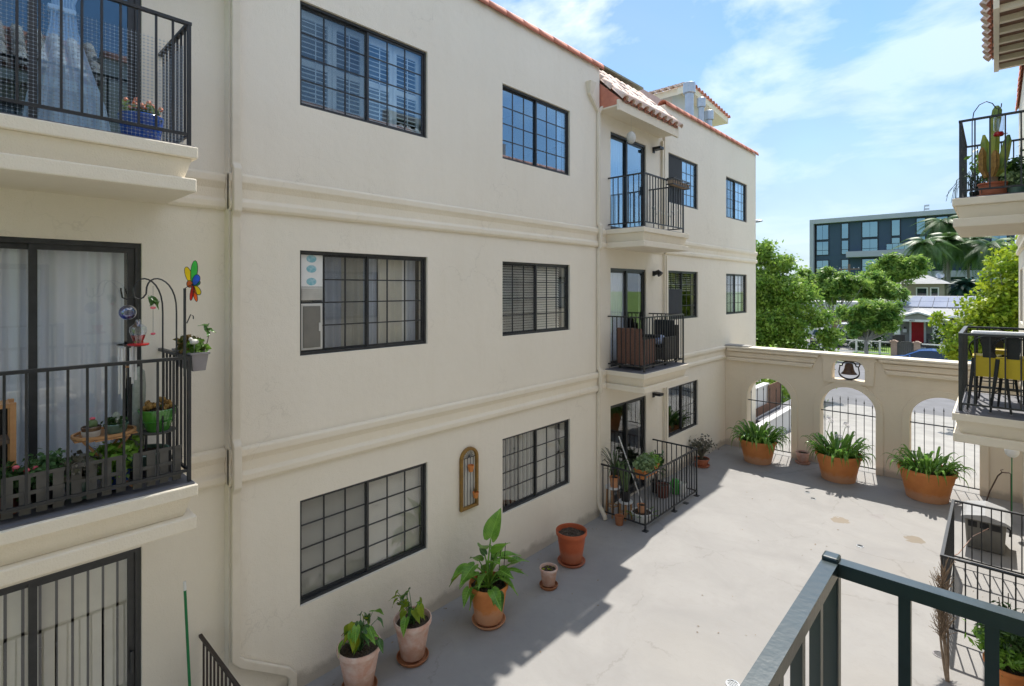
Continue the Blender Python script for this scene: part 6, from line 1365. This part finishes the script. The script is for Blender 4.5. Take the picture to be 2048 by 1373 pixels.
def frond_mesh(nm, mat, L_=3.0, n=30, drop=1.9, wl=.62, hang=.45):
    mb = MB(); pr = []
    for i in range(n + 1): s = i / n; pr.append(Vector((L_ * (s - .18 * s * s), 0, .9 * s * L_ * .35 * 2 * (1 - s) - drop * s ** 2.2)))
    mb.tube([tuple(q) for q in pr[::3]], [.035 * (1 - .8 * i / (n // 3)) for i in range(n // 3 + 1)], 4)
    for i in range(2, n + 1):
        s = i / n; w_ = wl * sin(pi * (s * .82 + .14)); d = (pr[i] - pr[i - 1]).normalized()
        for sg in (-1, 1):
            for k in range(2):
                q = pr[i] - d * .05 * k; e = q + Vector((d.x * .25, sg * w_, d.z * .25 - hang * w_ * (1 + .5 * k))); mb.quad(tuple(q - d * .04), tuple(e - d * .02), tuple(e + d * .02), tuple(q + d * .04))
    return mb.mesh(nm, mat)
FR = [frond_mesh('palm_frond', 'lf_palm'), frond_mesh('palm_frond', 'lf_palm', 2.7, 28, 2.4, .55, .9), frond_mesh('palm_frond', 'lf_palm', 2.6, 26, 1.0, .6, .5)]
FRD = [frond_mesh('palm_frond', 'lf_palm_dark', 2.2, 22, .6, .35, .2)]
def palm(label, x, y, z0, h, s=1.0, n=26, fr=FR, r=.20, dead=0):
    t = thing('queen_palm' if fr is FR else 'date_palm', label, 'palm tree', (x, y, z0), 0, 'palms in front of the dark building')
    ob('trunk', MB().tube([(0, 0, 0), (.05, 0, h * .3), (.0, .05, h * .7), (0, 0, h)], [r * 1.25, r, r * .9, r * 1.05], 10), 'palm_bark', t, smooth=True)
    ob('crownshaft', MB().tube([(0, 0, h), (0, 0, h + .5 * s)], [r * 1.3, r * .7], 8), 'dry_twig', t, smooth=True)
    for i in range(n):
        a_ = i * 2.4 + rr(-.2, .2); u = i / n; e = radians(55 - 95 * u)
        f = inst('frond', R.choice(fr), t, (0, 0, h + .45 * s), (0, -e, a_), (s * rr(.85, 1.1),) * 3)
    if dead:
        for k in range(4): a_ = rr(0, 6); ob('fruit_stalk', MB().tube([(0, 0, h + .2), (.4 * cos(a_), .4 * sin(a_), h - .2), (.5 * cos(a_), .5 * sin(a_), h - .8)], [.04, .06, .10], 5), 'dry_twig', t)
    return t
palm('queen palm with a pale grey trunk, left of the pair above the tan house', -6.9, 88.5, -1.0, 10.6, 1.15, 30, dead=1)
palm('queen palm with a pale grey trunk, right of the pair above the tan house', -4.85, 93.5, -1.0, 11.2, 1.35, 32, dead=1, r=.26)
palm('tall queen palm whose head rises beside the upper right balcony', -5.6, 99, -1.0, 14.2, 1.25, 30)
palm('drooping queen palm left of the yellow green tree', -2.9, 98, -1.0, 11.0, 1.35, 32, dead=1)
palm('drooping queen palm partly behind the yellow green tree', -.6, 92, -1.0, 10.0, 1.3, 30)
palm('dark bushy date palm low behind the house roof', -2.75, 84, -1.0, 5.0, 1.15, 40, FRD)

# ------------------------------------------------------------------ far dark building
B = wthing('office_building', 'dark blue modern four storey building with white frame behind the palms', 'building', (-10, 112, -1)); yb = 107.0; x0, x1 = -24.96, 2.0
def zroof(x): return 17.05
ob('wall', MB().box(x0 + .9, yb + .4, -1.3, x1, yb + 16, 16.2), 'dark_building', B)
ob('roof_fascia', MB().box(x0, yb - .35, 16.25, x1, yb + 16, 17.05), 'frame_grey', B, bevel=.03); ob('side_frame', MB().box(x0, yb - .35, -1.3, x0 + .65, yb + 16, 16.249), 'frame_grey', B, bevel=.03)
def fwin(xa, xb, za, zb, n=2, bal=0):
    w = empty('window', (0, 0, 0), B); ob('frame', ring([(xa + .06, za + .06), (xb - .06, za + .06), (xb - .06, zb - .06), (xa + .06, zb - .06), (xa + .06, za + .06)], [(xa - .06, za - .06), (xb + .06, za - .06), (xb + .06, zb + .06), (xa - .06, zb + .06), (xa - .06, za - .06)], yb + .30, yb + .402), 'black', w)
    for i in range(n):
        a = xa + .06 + (xb - xa - .12) * i / n; b = xa + .06 + (xb - xa - .12) * (i + 1) / n
        if bal: ubox('pane', 'glass_far', w, a + .02, yb + .33, za + .06, b - .02, yb + .36, za + .8); ubox('pane', 'glass_far', w, a + .02, yb + .33, za + .88, b - .02, yb + .36, zb - .06)
        else: ubox('pane', 'glass_far', w, a + .02, yb + .33, za + .06, b - .02, yb + .36, zb - .06)
for (za, zb, bl_) in ((13.35, 16.0, 0), (10.6, 13.05, 1), (7.5, 9.65, 1), (4.4, 6.6, 1), (1.3, 3.5, 1)):
    for (xa, xb, n_) in ((-24.0, -22.05, 2), (-20.1, -19.0, 1), (-15.75 - 1.3, -14.75 + .0, 2), (-12.9, -11.7, 1), (-9.6, -8.4, 1), (-7.1, -5.6, 1), (-3.6, -1.8, 2), (-.6, 1.2, 2)): fwin(xa, xb, za, zb, n_, bl_)
for (xa, xb, z) in ((-19.1, -2.0, 9.95), (-9.5, 2.2, 6.35)): ob('balcony_slab', MB().box(xa, yb - 1.4, z, xb, yb + .399, z + 1.0), 'frame_grey', B, bevel=.03)
ob('balcony_slab', MB().box(-18.2, yb - 2.0, 2.7, -11.0, yb + .399, 5.6), 'frame_grey', B, bevel=.03)
br = empty('balcony_rail', (0, 0, 0), B)
for i in range(15): ubox('rail_post', 'bronze', br, -13.4 + i * .8, yb - 1.3, 10.95, -13.35 + i * .8, yb - 1.25, 11.95)
ubox('hand_rail', 'bronze', br, -13.4, yb - 1.31, 11.95, -2.2, yb - 1.24, 12.02); ubox('pane', 'glass_far', br, -13.38, yb - 1.285, 11.0, -2.2, yb - 1.27, 11.9)
g = wthing('rooftop_lights', 'small mast with floodlights on the roof of the dark building', 'floodlights', (-9.3, 118, 17.05))
ob('mast', MB().tube([(-9.5, 118, 17.05), (-9.35, 118, 19.4)], .08, 6), 'galvanised', g)
for k in range(3): ob('floodlight', MB().box(-9.35, 117.8, 17.9 + k * .6, -8.7, 118.1, 18.2 + k * .6), 'galvanised', g)

# ------------------------------------------------------------------ houses
H = wthing('bungalow', 'grey bungalow with a bright red front door, gabled porch and pale roof', 'house', (-4.5, 63, -.6)); yh = 62.0; zg = -.75
ob('wall', MB().box(-8.4, yh, zg, 2.5, yh + 9, 2.25), 'house_grey', H)
rf = empty('roof', (0, 0, 0), H)
mb = MB(); mb.v = [(-9.0, yh - 1.0, 2.15), (3.0, yh - 1.0, 2.15), (3.0, yh + 5, 3.85), (-9.0, yh + 5, 3.85), (-9.0, yh + 10, 2.2), (3.0, yh + 10, 2.2)]; mb.f = [(0, 1, 2, 3), (3, 2, 5, 4), (0, 3, 4), (1, 5, 2)]; ob('roof_slope', mb, 'roof_grey', rf)
ob('fascia', MB().box(-9.0, yh - 1.06, 1.98, 3.0, yh - 1.001, 2.16), 'white', rf)
for i in range(9):
    for j in range(3):
        if j == 0 and i < 5: continue
        x = -7.6 + i * 1.06; ya = yh - .6 + j * 1.72; za = 2.16 + (ya - yh + 1) * .2833 + .10
        mb = MB(); mb.v = [(x, ya, za), (x + 1.02, ya, za), (x + 1.02, ya + 1.66, za + .47), (x, ya + 1.66, za + .47), (x, ya, za - .06), (x + 1.02, ya, za - .06), (x + 1.02, ya + 1.66, za + .41), (x, ya + 1.66, za + .41)]; mb.f = [(0, 1, 2, 3), (7, 6, 5, 4), (4, 5, 1, 0), (5, 6, 2, 1), (6, 7, 3, 2), (7, 4, 0, 3)]; ob('solar_panel', mb, 'solar', rf)
# porch gable
yp = yh - 2.2
pg = empty('porch', (0, 0, 0), H); px0, px1, pc, pz, pe = -7.0, -3.05, -5.2, 2.52, 1.95
mb = MB(); mb.v = [(px0, yp - .5, pe), (pc, yp - .5, pz), (px1, yp - .5, pe - .15), (px0, yh + .5, pe + .1), (pc, yh + .5, pz + .1), (px1, yh + .5, pe - .05)]
mb.v += [(a, b, c - .14) for a, b, c in mb.v]; mb.f = [(0, 1, 4, 3), (1, 2, 5, 4), (9, 10, 7, 6), (10, 11, 8, 7), (0, 6, 7, 1), (1, 7, 8, 2), (0, 3, 9, 6), (2, 8, 11, 5), (3, 4, 10, 9), (4, 5, 11, 10)]; ob('porch_roof', mb, 'white_concrete', pg)
ob('gable', MB().poly_prism([(px0 + .35, pe - .16), (pc, pz - .16), (px1 - .9, pe - .16)], 1, yp - .3, yp - .25), 'house_grey', pg)
ob('beam', MB().box(px0 + .2, yp - .32, pe - .36, px1 - .6, yp - .15, pe - .162), 'white', pg)
for x in (px0 + .25, px1 - .95):
    ob('pillar', MB().poly_prism([(x - .10, pe - .361), (x + .18, pe - .361), (x + .26, .25), (x - .18, .25)], 1, yp - .35, yp - .05), 'white', pg); ob('pier', MB().box(x - .3, yp - .45, zg, x + .38, yp + .05, .249), 'brick_dark', pg)
ob('porch_floor', MB().box(px0, yp - .5, -.9, px1, yh - .001, -.48), 'brick_dark', pg); ob('porch_wall', MB().box(px0 + .1, yp - .4, -.479, -6.15, yp - .2, .35), 'brick_dark', pg)
ob('step', MB().box(-6.1, yp - .9, -.88, -4.6, yp - .501, -.66), 'concrete', pg)
dr = empty('front_door', (0, 0, 0), H); ob('door_leaf', MB().box(-5.90, yh - .06, -.45, -4.97, yh - .01, 1.43), 'door_red', dr)
for a, b, c, d in ((-5.80, -5.48, .55, 1.30), (-5.39, -5.07, .55, 1.30), (-5.80, -5.48, -.30, .40), (-5.39, -5.07, -.30, .40)): ob('door_panel', MB().box(a, yh - .075, c, b, yh - .0602, d), 'door_red', dr, bevel=.01)
ob('door_trim', ring([(-5.90, -.45), (-5.90, 1.43), (-4.97, 1.43), (-4.97, -.45)], [(-6.05, -.45), (-6.05, 1.58), (-4.82, 1.58), (-4.82, -.45)], yh - .09, yh - .001), 'white', dr); ob('handle', MB().sphere((-5.83, yh - .10, .48), .04, 8, 6), 'black', dr)
w = empty('window', (0, 0, 0), H); ob('trim', ring([(-3.9, .0), (-3.9, 1.35), (-2.65, 1.35), (-2.65, .0), (-3.9, .0)], [(-4.1, -.15), (-4.1, 1.55), (-2.45, 1.55), (-2.45, -.15), (-4.1, -.15)], yh - .08, yh - .001), 'white', w)
for za, zb in ((.0, .66), (.72, 1.35)): ob('pane', MB().box(-3.9, yh - .05, za, -2.65, yh - .02, zb), 'auto_glass', w)
ob('sash_bar', MB().box(-3.9, yh - .07, .661, -2.65, yh - .015, .719), 'white', w)
ob('mailbox', MB().box(-6.55, yh - .14, .42, -6.25, yh - .002, .72), 'white', H); ob('porch_lamp', MB().box(-6.45, yh - .12, .80, -6.35, yh - .002, .95), 'black', H)
fc = bpy.data.curves.new('house_number', 'FONT'); fc.body = '4037'; fc.size = .20; fc.extrude = .008; fc.align_x = 'CENTER'; fc.materials.append(MATS['black'])
fo = bpy.data.objects.new('house_number', bpy.data.meshes.new_from_object(bpy.data.objects.new('house_number_text', fc))); fo.location = (-5.62, yp - .335, pe - .33); fo.rotation_euler = (radians(90), 0, 0); link(fo, H)
g = wthing('porch_bench', 'dark slatted bench on the porch right of the red door', 'bench', (-4.3, yh - 1.2, -.48))
for k in range(4): ob('slat', MB().box(-4.7, yh - 1.5 + k * .12, .0, -3.6, yh - 1.42 + k * .12, .03), 'iron', g)
for k in range(3): ob('back_slat', MB().box(-4.7, yh - 1.03, .10 + k * .13, -3.6, yh - 1.0, .18 + k * .13), 'iron', g)
for x in (-4.65, -3.68): ob('leg', MB().box(x, yh - 1.45, -.479, x + .05, yh - 1.0, -.001), 'iron', g)
H2 = wthing('tan_house', 'tan two storey house with a shallow grey hip roof behind the bungalow', 'house', (-6.0, 82, -1)); ya = 80.5
ob('wall', MB().box(-9.2, ya, -1, -4.6, ya + 8, 5.2), 'house_tan', H2); rf = empty('roof', (0, 0, 0), H2)
ob('roof_slope', (lambda m: (m.v.extend([(-9.9, ya - .7, 5.15), (-3.9, ya - .7, 5.15), (-3.9, ya + 8.7, 5.15), (-9.9, ya + 8.7, 5.15), (-6.9, ya + 3, 6.5), (-6.9, ya + 5, 6.5)]), m.f.extend([(0, 1, 4), (1, 2, 5, 4), (2, 3, 5), (3, 0, 4, 5), (3, 2, 1, 0)]), m)[-1])(MB()), 'roof_grey', rf)
for (a, b) in ((-7.1, -6.2), (-5.75, -5.15)):
    w = empty('window', (0, 0, 0), H2); ob('trim', ring([(a, 2.6), (a, 4.6), (b, 4.6), (b, 2.6), (a, 2.6)], [(a - .12, 2.48), (a - .12, 4.72), (b + .12, 4.72), (b + .12, 2.48), (a - .12, 2.48)], ya - .06, ya - .001), 'white', w); ob('pane', MB().box(a, ya - .05, 2.6, b, ya - .02, 4.6), 'auto_glass', w)
g = wthing('satellite_dish', 'small grey satellite dish on the tan house roof', 'satellite dish', (-5.0, 82, 5.6)); ob('dish', MB().lathe([(.001, 0), (.25, .04), (.42, .14)], n=18, cap=False), 'galvanised', g, (-5.0, 81.6, 6.1)).rotation_euler = (radians(60), 0, 0); ob('mast', MB().tube([(-5.0, 81.7, 5.2), (-5.0, 81.7, 6.1)], .04, 6), 'galvanised', g)
H3 = wthing('white_garage', 'low white flat roofed building with a window behind the parked cars', 'building', (-17, 74, -1)); ya = 72.5
ob('wall', MB().box(-19.5, ya, -1, -11.9, ya + 6, 2.7), 'white_concrete', H3); ob('parapet', MB().box(-19.6, ya - .1, 2.702, -11.8, ya + 6, 3.0), 'white_concrete', H3)
w = empty('window', (0, 0, 0), H3); ob('trim', MB().box(-15.1, ya - .06, .7, -13.0, ya - .001, 2.1), 'white', w)
for k in range(3): ob('pane', MB().box(-15.0 + k * .67, ya - .08, .8, -14.42 + k * .67, ya - .061, 2.0), 'auto_glass', w)
g = wthing('brown_gate', 'brown board gate beside the white flat roofed building', 'gate', (-12.0, 70, -1))
for k in range(12): ob('board', MB().box(-14.1 + k * .22, 69.5, -.87, -13.9 + k * .22, 69.55, 1.0 + .02 * (k % 3)), 'wood_slat', g)
H4 = wthing('neighbour_house', 'grey house wall half hidden by feathery trees left of the bungalow', 'house', (-10.2, 66, -.9)); ob('wall', MB().box(-11.6, 66.5, -1, -9.2, 74, 2.4), 'house_grey', H4); ob('roof', MB().poly_prism([(-12.1, 2.3), (-8.8, 2.3), (-10.4, 3.3)], 1, 66.0, 74.5), 'roof_grey', H4)
ld = wthing('far_houses', 'distant low rooftops at the left end of the dark building', 'house', (-32, 140, 0)); ob('wall', MB().box(-40, 140, -1, -27, 146, 7.0), 'white_concrete', ld); ob('roof', MB().poly_prism([(-40.5, 7.0), (-26.5, 7.0), (-33, 8.6)], 1, 139.5, 146.5), 'roof_grey', ld); ld.name = 'far_house'
tl = wthing('distant_trees', 'distant green treetops closing the street view', 'tree', (-20, 100, 0)); tl['kind'] = 'stuff'
crown('foliage', leaf_cloud([(-34, 92, 1.5, 6, 3, 3.2), (-24, 90, .5, 5, 3, 2.6), (4, 86, 2.0, 5, 3, 3.0), (-15, 88, .6, 4, 3, 2.4), (12, 90, 3, 5, 3, 4.0), (-46, 95, 3, 7, 3, 4.5)], 16000, .5, 91, .3, 1.5, .6), 'lf_tree', tl)

# ------------------------------------------------------------------ front fence, gate, garden plants
FY = 52.6
def post(g, x, z1=.24, w_=.14, m='white'): ob('post', MB().box(x - w_ / 2, FY - w_ / 2, -.9, x + w_ / 2, FY + w_ / 2, z1), m, g, bevel=.01); ob('post_cap', MB().box(x - w_ * .65, FY - w_ * .65, z1, x + w_ * .65, FY + w_ * .65, z1 + .05), m, g)
for (xa, xb, ps, lab) in ((-13.2, -6.45, (-13.2, -11.4, -10.55, -8.75, -7.1), 'white post and rail front fence left of the brick gate pillars'), (-4.35, 3.0, (-2.9, -1.0, 1.0, 3.0), 'white post and rail front fence right of the brick gate pillars')):
    g = wthing('front_fence', lab, 'fence', (xa, FY, -.9), 'white front fences along the far pavement')
    for x in ps: post(g, x)
    for z in (.13, -.80): ob('rail', MB().box(xa, FY - .035, z, xb, FY + .035, z + .09), 'white', g)
    x = xa + .12; mb = MB()
    while x < xb: mb.box(x - .012, FY - .012, -.70, x + .012, FY + .012, .129); x += .14
    setp(ob('picket', mb, 'iron', g), kind='stuff')
g = wthing('garden_gate', 'arched grey timber gate between two pink stucco pillars', 'gate', (-5.35, FY, -.9))
for x in (-6.15, -4.65):
    pl = ob('pillar', MB().box(x - .20, FY - .20, -.9, x + .20, FY + .20, .22), 'pillar_pink', g, bevel=.01); ob('pillar_cap', MB().box(x - .27, FY - .27, .2202, x + .27, FY + .27, .30).poly_prism([(x - .2, .301), (x + .2, .301), (x + .1, .38), (x - .1, .38)], 1, FY - .2, FY + .2), 'pillar_pink', g)
for k in range(9):
    x = -5.93 + k * .125; zt = .18 + .16 * cos((x + 5.4) / .55 * pi / 2); ob('board', MB().box(x, FY - .03, -.85, x + .117, FY + .03, zt), 'lattice_grey', g)
def shrub(label, c, r, n, sz, mat, fl=None, nm='garden_shrub'):
    g = thing(nm, label, 'shrub', (c[0], c[1], -.86), 0, 'front garden shrubs'); bush(g, 'foliage', (0, 0, r[2] * .9), *r, n, sz, mat, int(abs(c[0]) * 10))
    if fl:
        mb = MB()
        for i in range(60):
            d = Vector((rr(-1, 1), rr(-1, .2), rr(-.6, 1))).normalized(); mb.sphere((d.x * r[0] * .95, d.y * r[1] * .95, r[2] * .9 + d.z * r[2] * .95), .07, 5, 3)
        setp(ob('blossom', mb, fl, g), kind='stuff')
    ob('stem', MB().tube([(0, 0, 0), (0, 0, r[2])], .04, 5), 'bark', g)
shrub('shrub covered in white blossoms beside the porch wall', (-7.9, 57.0), (.55, .5, 1.25), 1400, .12, 'lf_dark', 'flower_white')
shrub('low white flowering bush behind the picket rail left of the gate', (-8.9, 55.0), (.9, .5, .45), 900, .12, 'lf_dark', 'flower_white')
shrub('tall thin shrub dotted with white flowers before the bungalow window', (-3.6, 57.0), (.35, .35, 1.5), 900, .11, 'lf_dark', 'flower_white')
shrub('bright yellow leaved bush right of the bungalow window', (-2.1, 55.5), (.75, .5, .5), 1500, .13, 'lf_yellow')
shrub('dark green bush at the foot of the bungalow wall', (-2.0, 59.5), (.9, .5, .75), 1200, .13, 'lf_dark')
shrub('dark leafy bush under the feathery street tree', (-9.6, 58.0), (.8, .6, 1.3), 1600, .14, 'lf_tree')

# ------------------------------------------------------------------ street lamp
g = wthing('street_lamp', 'cobra head street lamp peeping out past the end of the long building', 'street lamp', (-12.6, 38.1, -.9))
ob('pole', MB().tube([(-14.6, 38.1, -.95), (-14.6, 38.1, 8.6), (-14.3, 38.1, 9.2), (-13.2, 38.1, 9.3)], [.11, .08, .06, .05], 8), 'galvanised', g); ob('lamp_head', MB().sphere((-12.25, 38.1, 9.25), .5, 12, 6, (1.0, .35, .22)), 'galvanised', g, smooth=True); ob('photocell', MB().lathe([(.05, 9.36), (.05, 9.48), (.001, 9.5)], (-12.35, 38.1, 0), 8), 'galvanised', g)

# ------------------------------------------------------------------ cars
def car(name, label, x, y, z, rz, body, L_=4.6, W_=1.8, kind='sedan'):
    g = thing(name, label, 'car', (x, y, z), rz, 'cars along the far side of the street'); hl = L_ / 2
    if kind == 'sedan': low = [(-hl, .35), (-hl + .02, .72), (-hl + .25, .88), (-hl + 1.15, .96), (hl - 1.25, .93), (hl - .35, .76), (hl, .58), (hl + .01, .35), (hl - .3, .22), (-hl + .3, .22)]; gr = [(-hl + .55, .94), (-hl + 1.45, 1.36), (-hl + 2.3, 1.43), (-hl + 2.9, 1.38), (hl - 1.05, .93)]
    else: low = [(-hl, .45), (-hl + .0, .95), (-hl + .06, 1.08), (hl - 1.2, 1.08), (hl - .3, .98), (hl, .8), (hl, .45), (hl - .3, .3), (-hl + .2, .3)]; gr = [(-hl + .08, 1.07), (-hl + .30, 1.68), (-hl + .8, 1.76), (hl - 2.1, 1.74), (hl - 1.2, 1.07)]
    def loft(pr, w0, w1, zz0, zz1):
        mb = MB(); n = len(pr)
        for s in (-1, 1):
            for q in pr: t_ = (q[1] - zz0) / (zz1 - zz0); mb.v.append((q[0], s * (w0 + (w1 - w0) * t_) / 2, q[1]))
        mb.f = [tuple(range(n)), tuple(range(n, 2 * n))[::-1]] + [(i, n + i, n + (i + 1) % n, (i + 1) % n) for i in range(n)]; return mb
    ob('body', loft(low, W_, W_ * .96, .2, 1.1), body, g, bevel=.06); ob('cabin', loft(gr, W_ * .94, W_ * .70, gr[0][1], 1.7 if kind != 'sedan' else 1.43), body, g, bevel=.05)
    ca_ = MB(); cxs = sum(q[0] for q in gr) / len(gr); czs = gr[0][1]
    inner = [((q[0] - cxs) * .90 + cxs, (q[1] - czs) * .84 + czs + .03) for q in gr]
    def wid(z_): t_ = (z_ - gr[0][1]) / ((1.7 if kind != 'sedan' else 1.43) - gr[0][1]); return (W_ * .94 + (W_ * .70 - W_ * .94) * t_) / 2
    for s in (-1, 1):
        mb = MB(); n = len(inner); mb.v = [(q[0], s * (wid(q[1]) - .01), q[1]) for q in inner] + [(q[0], s * (wid(q[1]) + .012), q[1]) for q in inner]; mb.f = [tuple(range(n)), tuple(range(n, 2 * n))[::-1]] + [(i, n + i, n + (i + 1) % n, (i + 1) % n) for i in range(n)]; ob('side_window', mb, 'auto_glass', g)
    for i0, nm in ((0, 'rear_window'), (len(gr) - 2, 'windscreen')):
        a, b = gr[i0], gr[i0 + 1]; mb = MB(); d = Vector((b[0] - a[0], 0, b[1] - a[1])); nrm = Vector((-d.z, 0, d.x)).normalized() * .012
        if nrm.x * (1 if nm == 'windscreen' else -1) < 0: nrm = -nrm
        for u, ww in ((.15, .86), (.9, .86)):
            p_ = Vector((a[0], 0, a[1])) + d * u
            for s in (-1, 1): mb.v.append(tuple(p_ + nrm + Vector((0, s * wid(p_.z) * ww, 0))))
        for u, ww in ((.15, .86), (.9, .86)):
            p_ = Vector((a[0], 0, a[1])) + d * u
            for s in (-1, 1): mb.v.append(tuple(p_ - nrm + Vector((0, s * wid(p_.z) * ww, 0))))
        mb.f = [(0, 1, 3, 2), (4, 6, 7, 5), (0, 4, 5, 1), (2, 3, 7, 6), (0, 2, 6, 4), (1, 5, 7, 3)]; ob(nm, mb, 'auto_glass', g)
    for sx in (-hl + .85, hl - .9):
        for s in (-1, 1):
            w = empty('wheel', (sx, s * (W_ / 2 - .10), .33), g)
            t_ = ob('tyre', MB().lathe([(.20, -.1), (.33, -.09), (.34, 0), (.33, .09), (.20, .1)], n=22), 'tyre', w); t_.rotation_euler = (radians(90), 0, 0)
            r_ = ob('rim', MB().lathe([(.001, -.105), (.2, -.104), (.21, 0), (.2, .104), (.001, .105)], n=16), 'rim', w); r_.rotation_euler = (radians(90), 0, 0)
    for s in (-1, 1):
        ob('headlight', MB().box(hl - .16, s * W_ * .36 - .17, .62, hl - .02, s * W_ * .36 + .17, .74), 'galvanised', g, bevel=.02); ob('tail_light', MB().box(-hl - .015, s * W_ * .38 - .13, .72, -hl + .12, s * W_ * .38 + .13, .86), 'tail_red', g, bevel=.02)
        ob('mirror', MB().sphere((hl - 1.55, s * (W_ / 2 + .06), .98), .11, 8, 5, (.6, 1, .7)), body, g); ob('door_handle', MB().box(-.35, s * (W_ / 2 - .005), .80, -.15, s * (W_ / 2 + .02), .83), 'galvanised', g)
    ob('bumper', MB().box(-hl - .04, -W_ * .45, .38, -hl + .1, W_ * .45, .58), 'black', g, bevel=.02)
    if kind == 'suv':
        for s in (-1, 1): ob('roof_rail', MB().tube([(-hl + .5, s * .60, 1.80), (hl - 2.2, s * .60, 1.79)], .025, 6), 'black', g)
    return g
car('blue_sedan', 'blue sedan parked along the far kerb, only its roof above the arcade wall', -3.3, 44.6, -1.0, radians(180), 'car_blue', 4.9, 1.85).scale = (1.04, 1.04, 1.08)
car('white_suv', 'white sport utility car parked nose in behind the white rail fence', -11.4, 57.0, -.87, radians(76), 'car_silver', 4.7, 1.9, 'suv')
car('white_van', 'white van parked behind the sport utility car in the driveway', -10.9, 64.2, -.87, radians(84), 'car_white', 5.2, 2.0, 'suv').scale = (1, 1, 1.12)
g = thing('wheelie_bin', 'pale blue grey wheeled bin beside the parked cars', 'bin', (-9.4, 57.5, -.87)); ob('bin_body', MB().poly_prism([(-.25, .05), (.25, .05), (.31, 1.0), (-.31, 1.0)], 1, -.28, .28), 'lattice_grey', g); ob('bin_lid', MB().box(-.34, -.31, 1.0005, .34, .31, 1.06), 'black', g); ob('bin_wheel', MB().tube([(-.24, .29, .12), (-.24, .33, .12)], .12, 10), 'tyre', g)

g = wthing('utility_pole', 'wooden utility pole with crossarm and wires behind the bungalow', 'utility pole', (-12.9, 76, -1))
ob('pole', MB().tube([(-13.4, 76, -1), (-13.4, 76, 7.6)], .14, 8), 'bark', g, smooth=True); ob('crossarm', MB().box(-14.5, 75.93, 6.9, -12.3, 76.07, 7.05), 'bark', g)
for x in (-14.4, -13.9, -12.9, -12.4): ob('insulator', MB().lathe([(.05, 7.05), (.06, 7.12), (.03, 7.2)], (x, 76, 0), 8), 'galvanised', g)
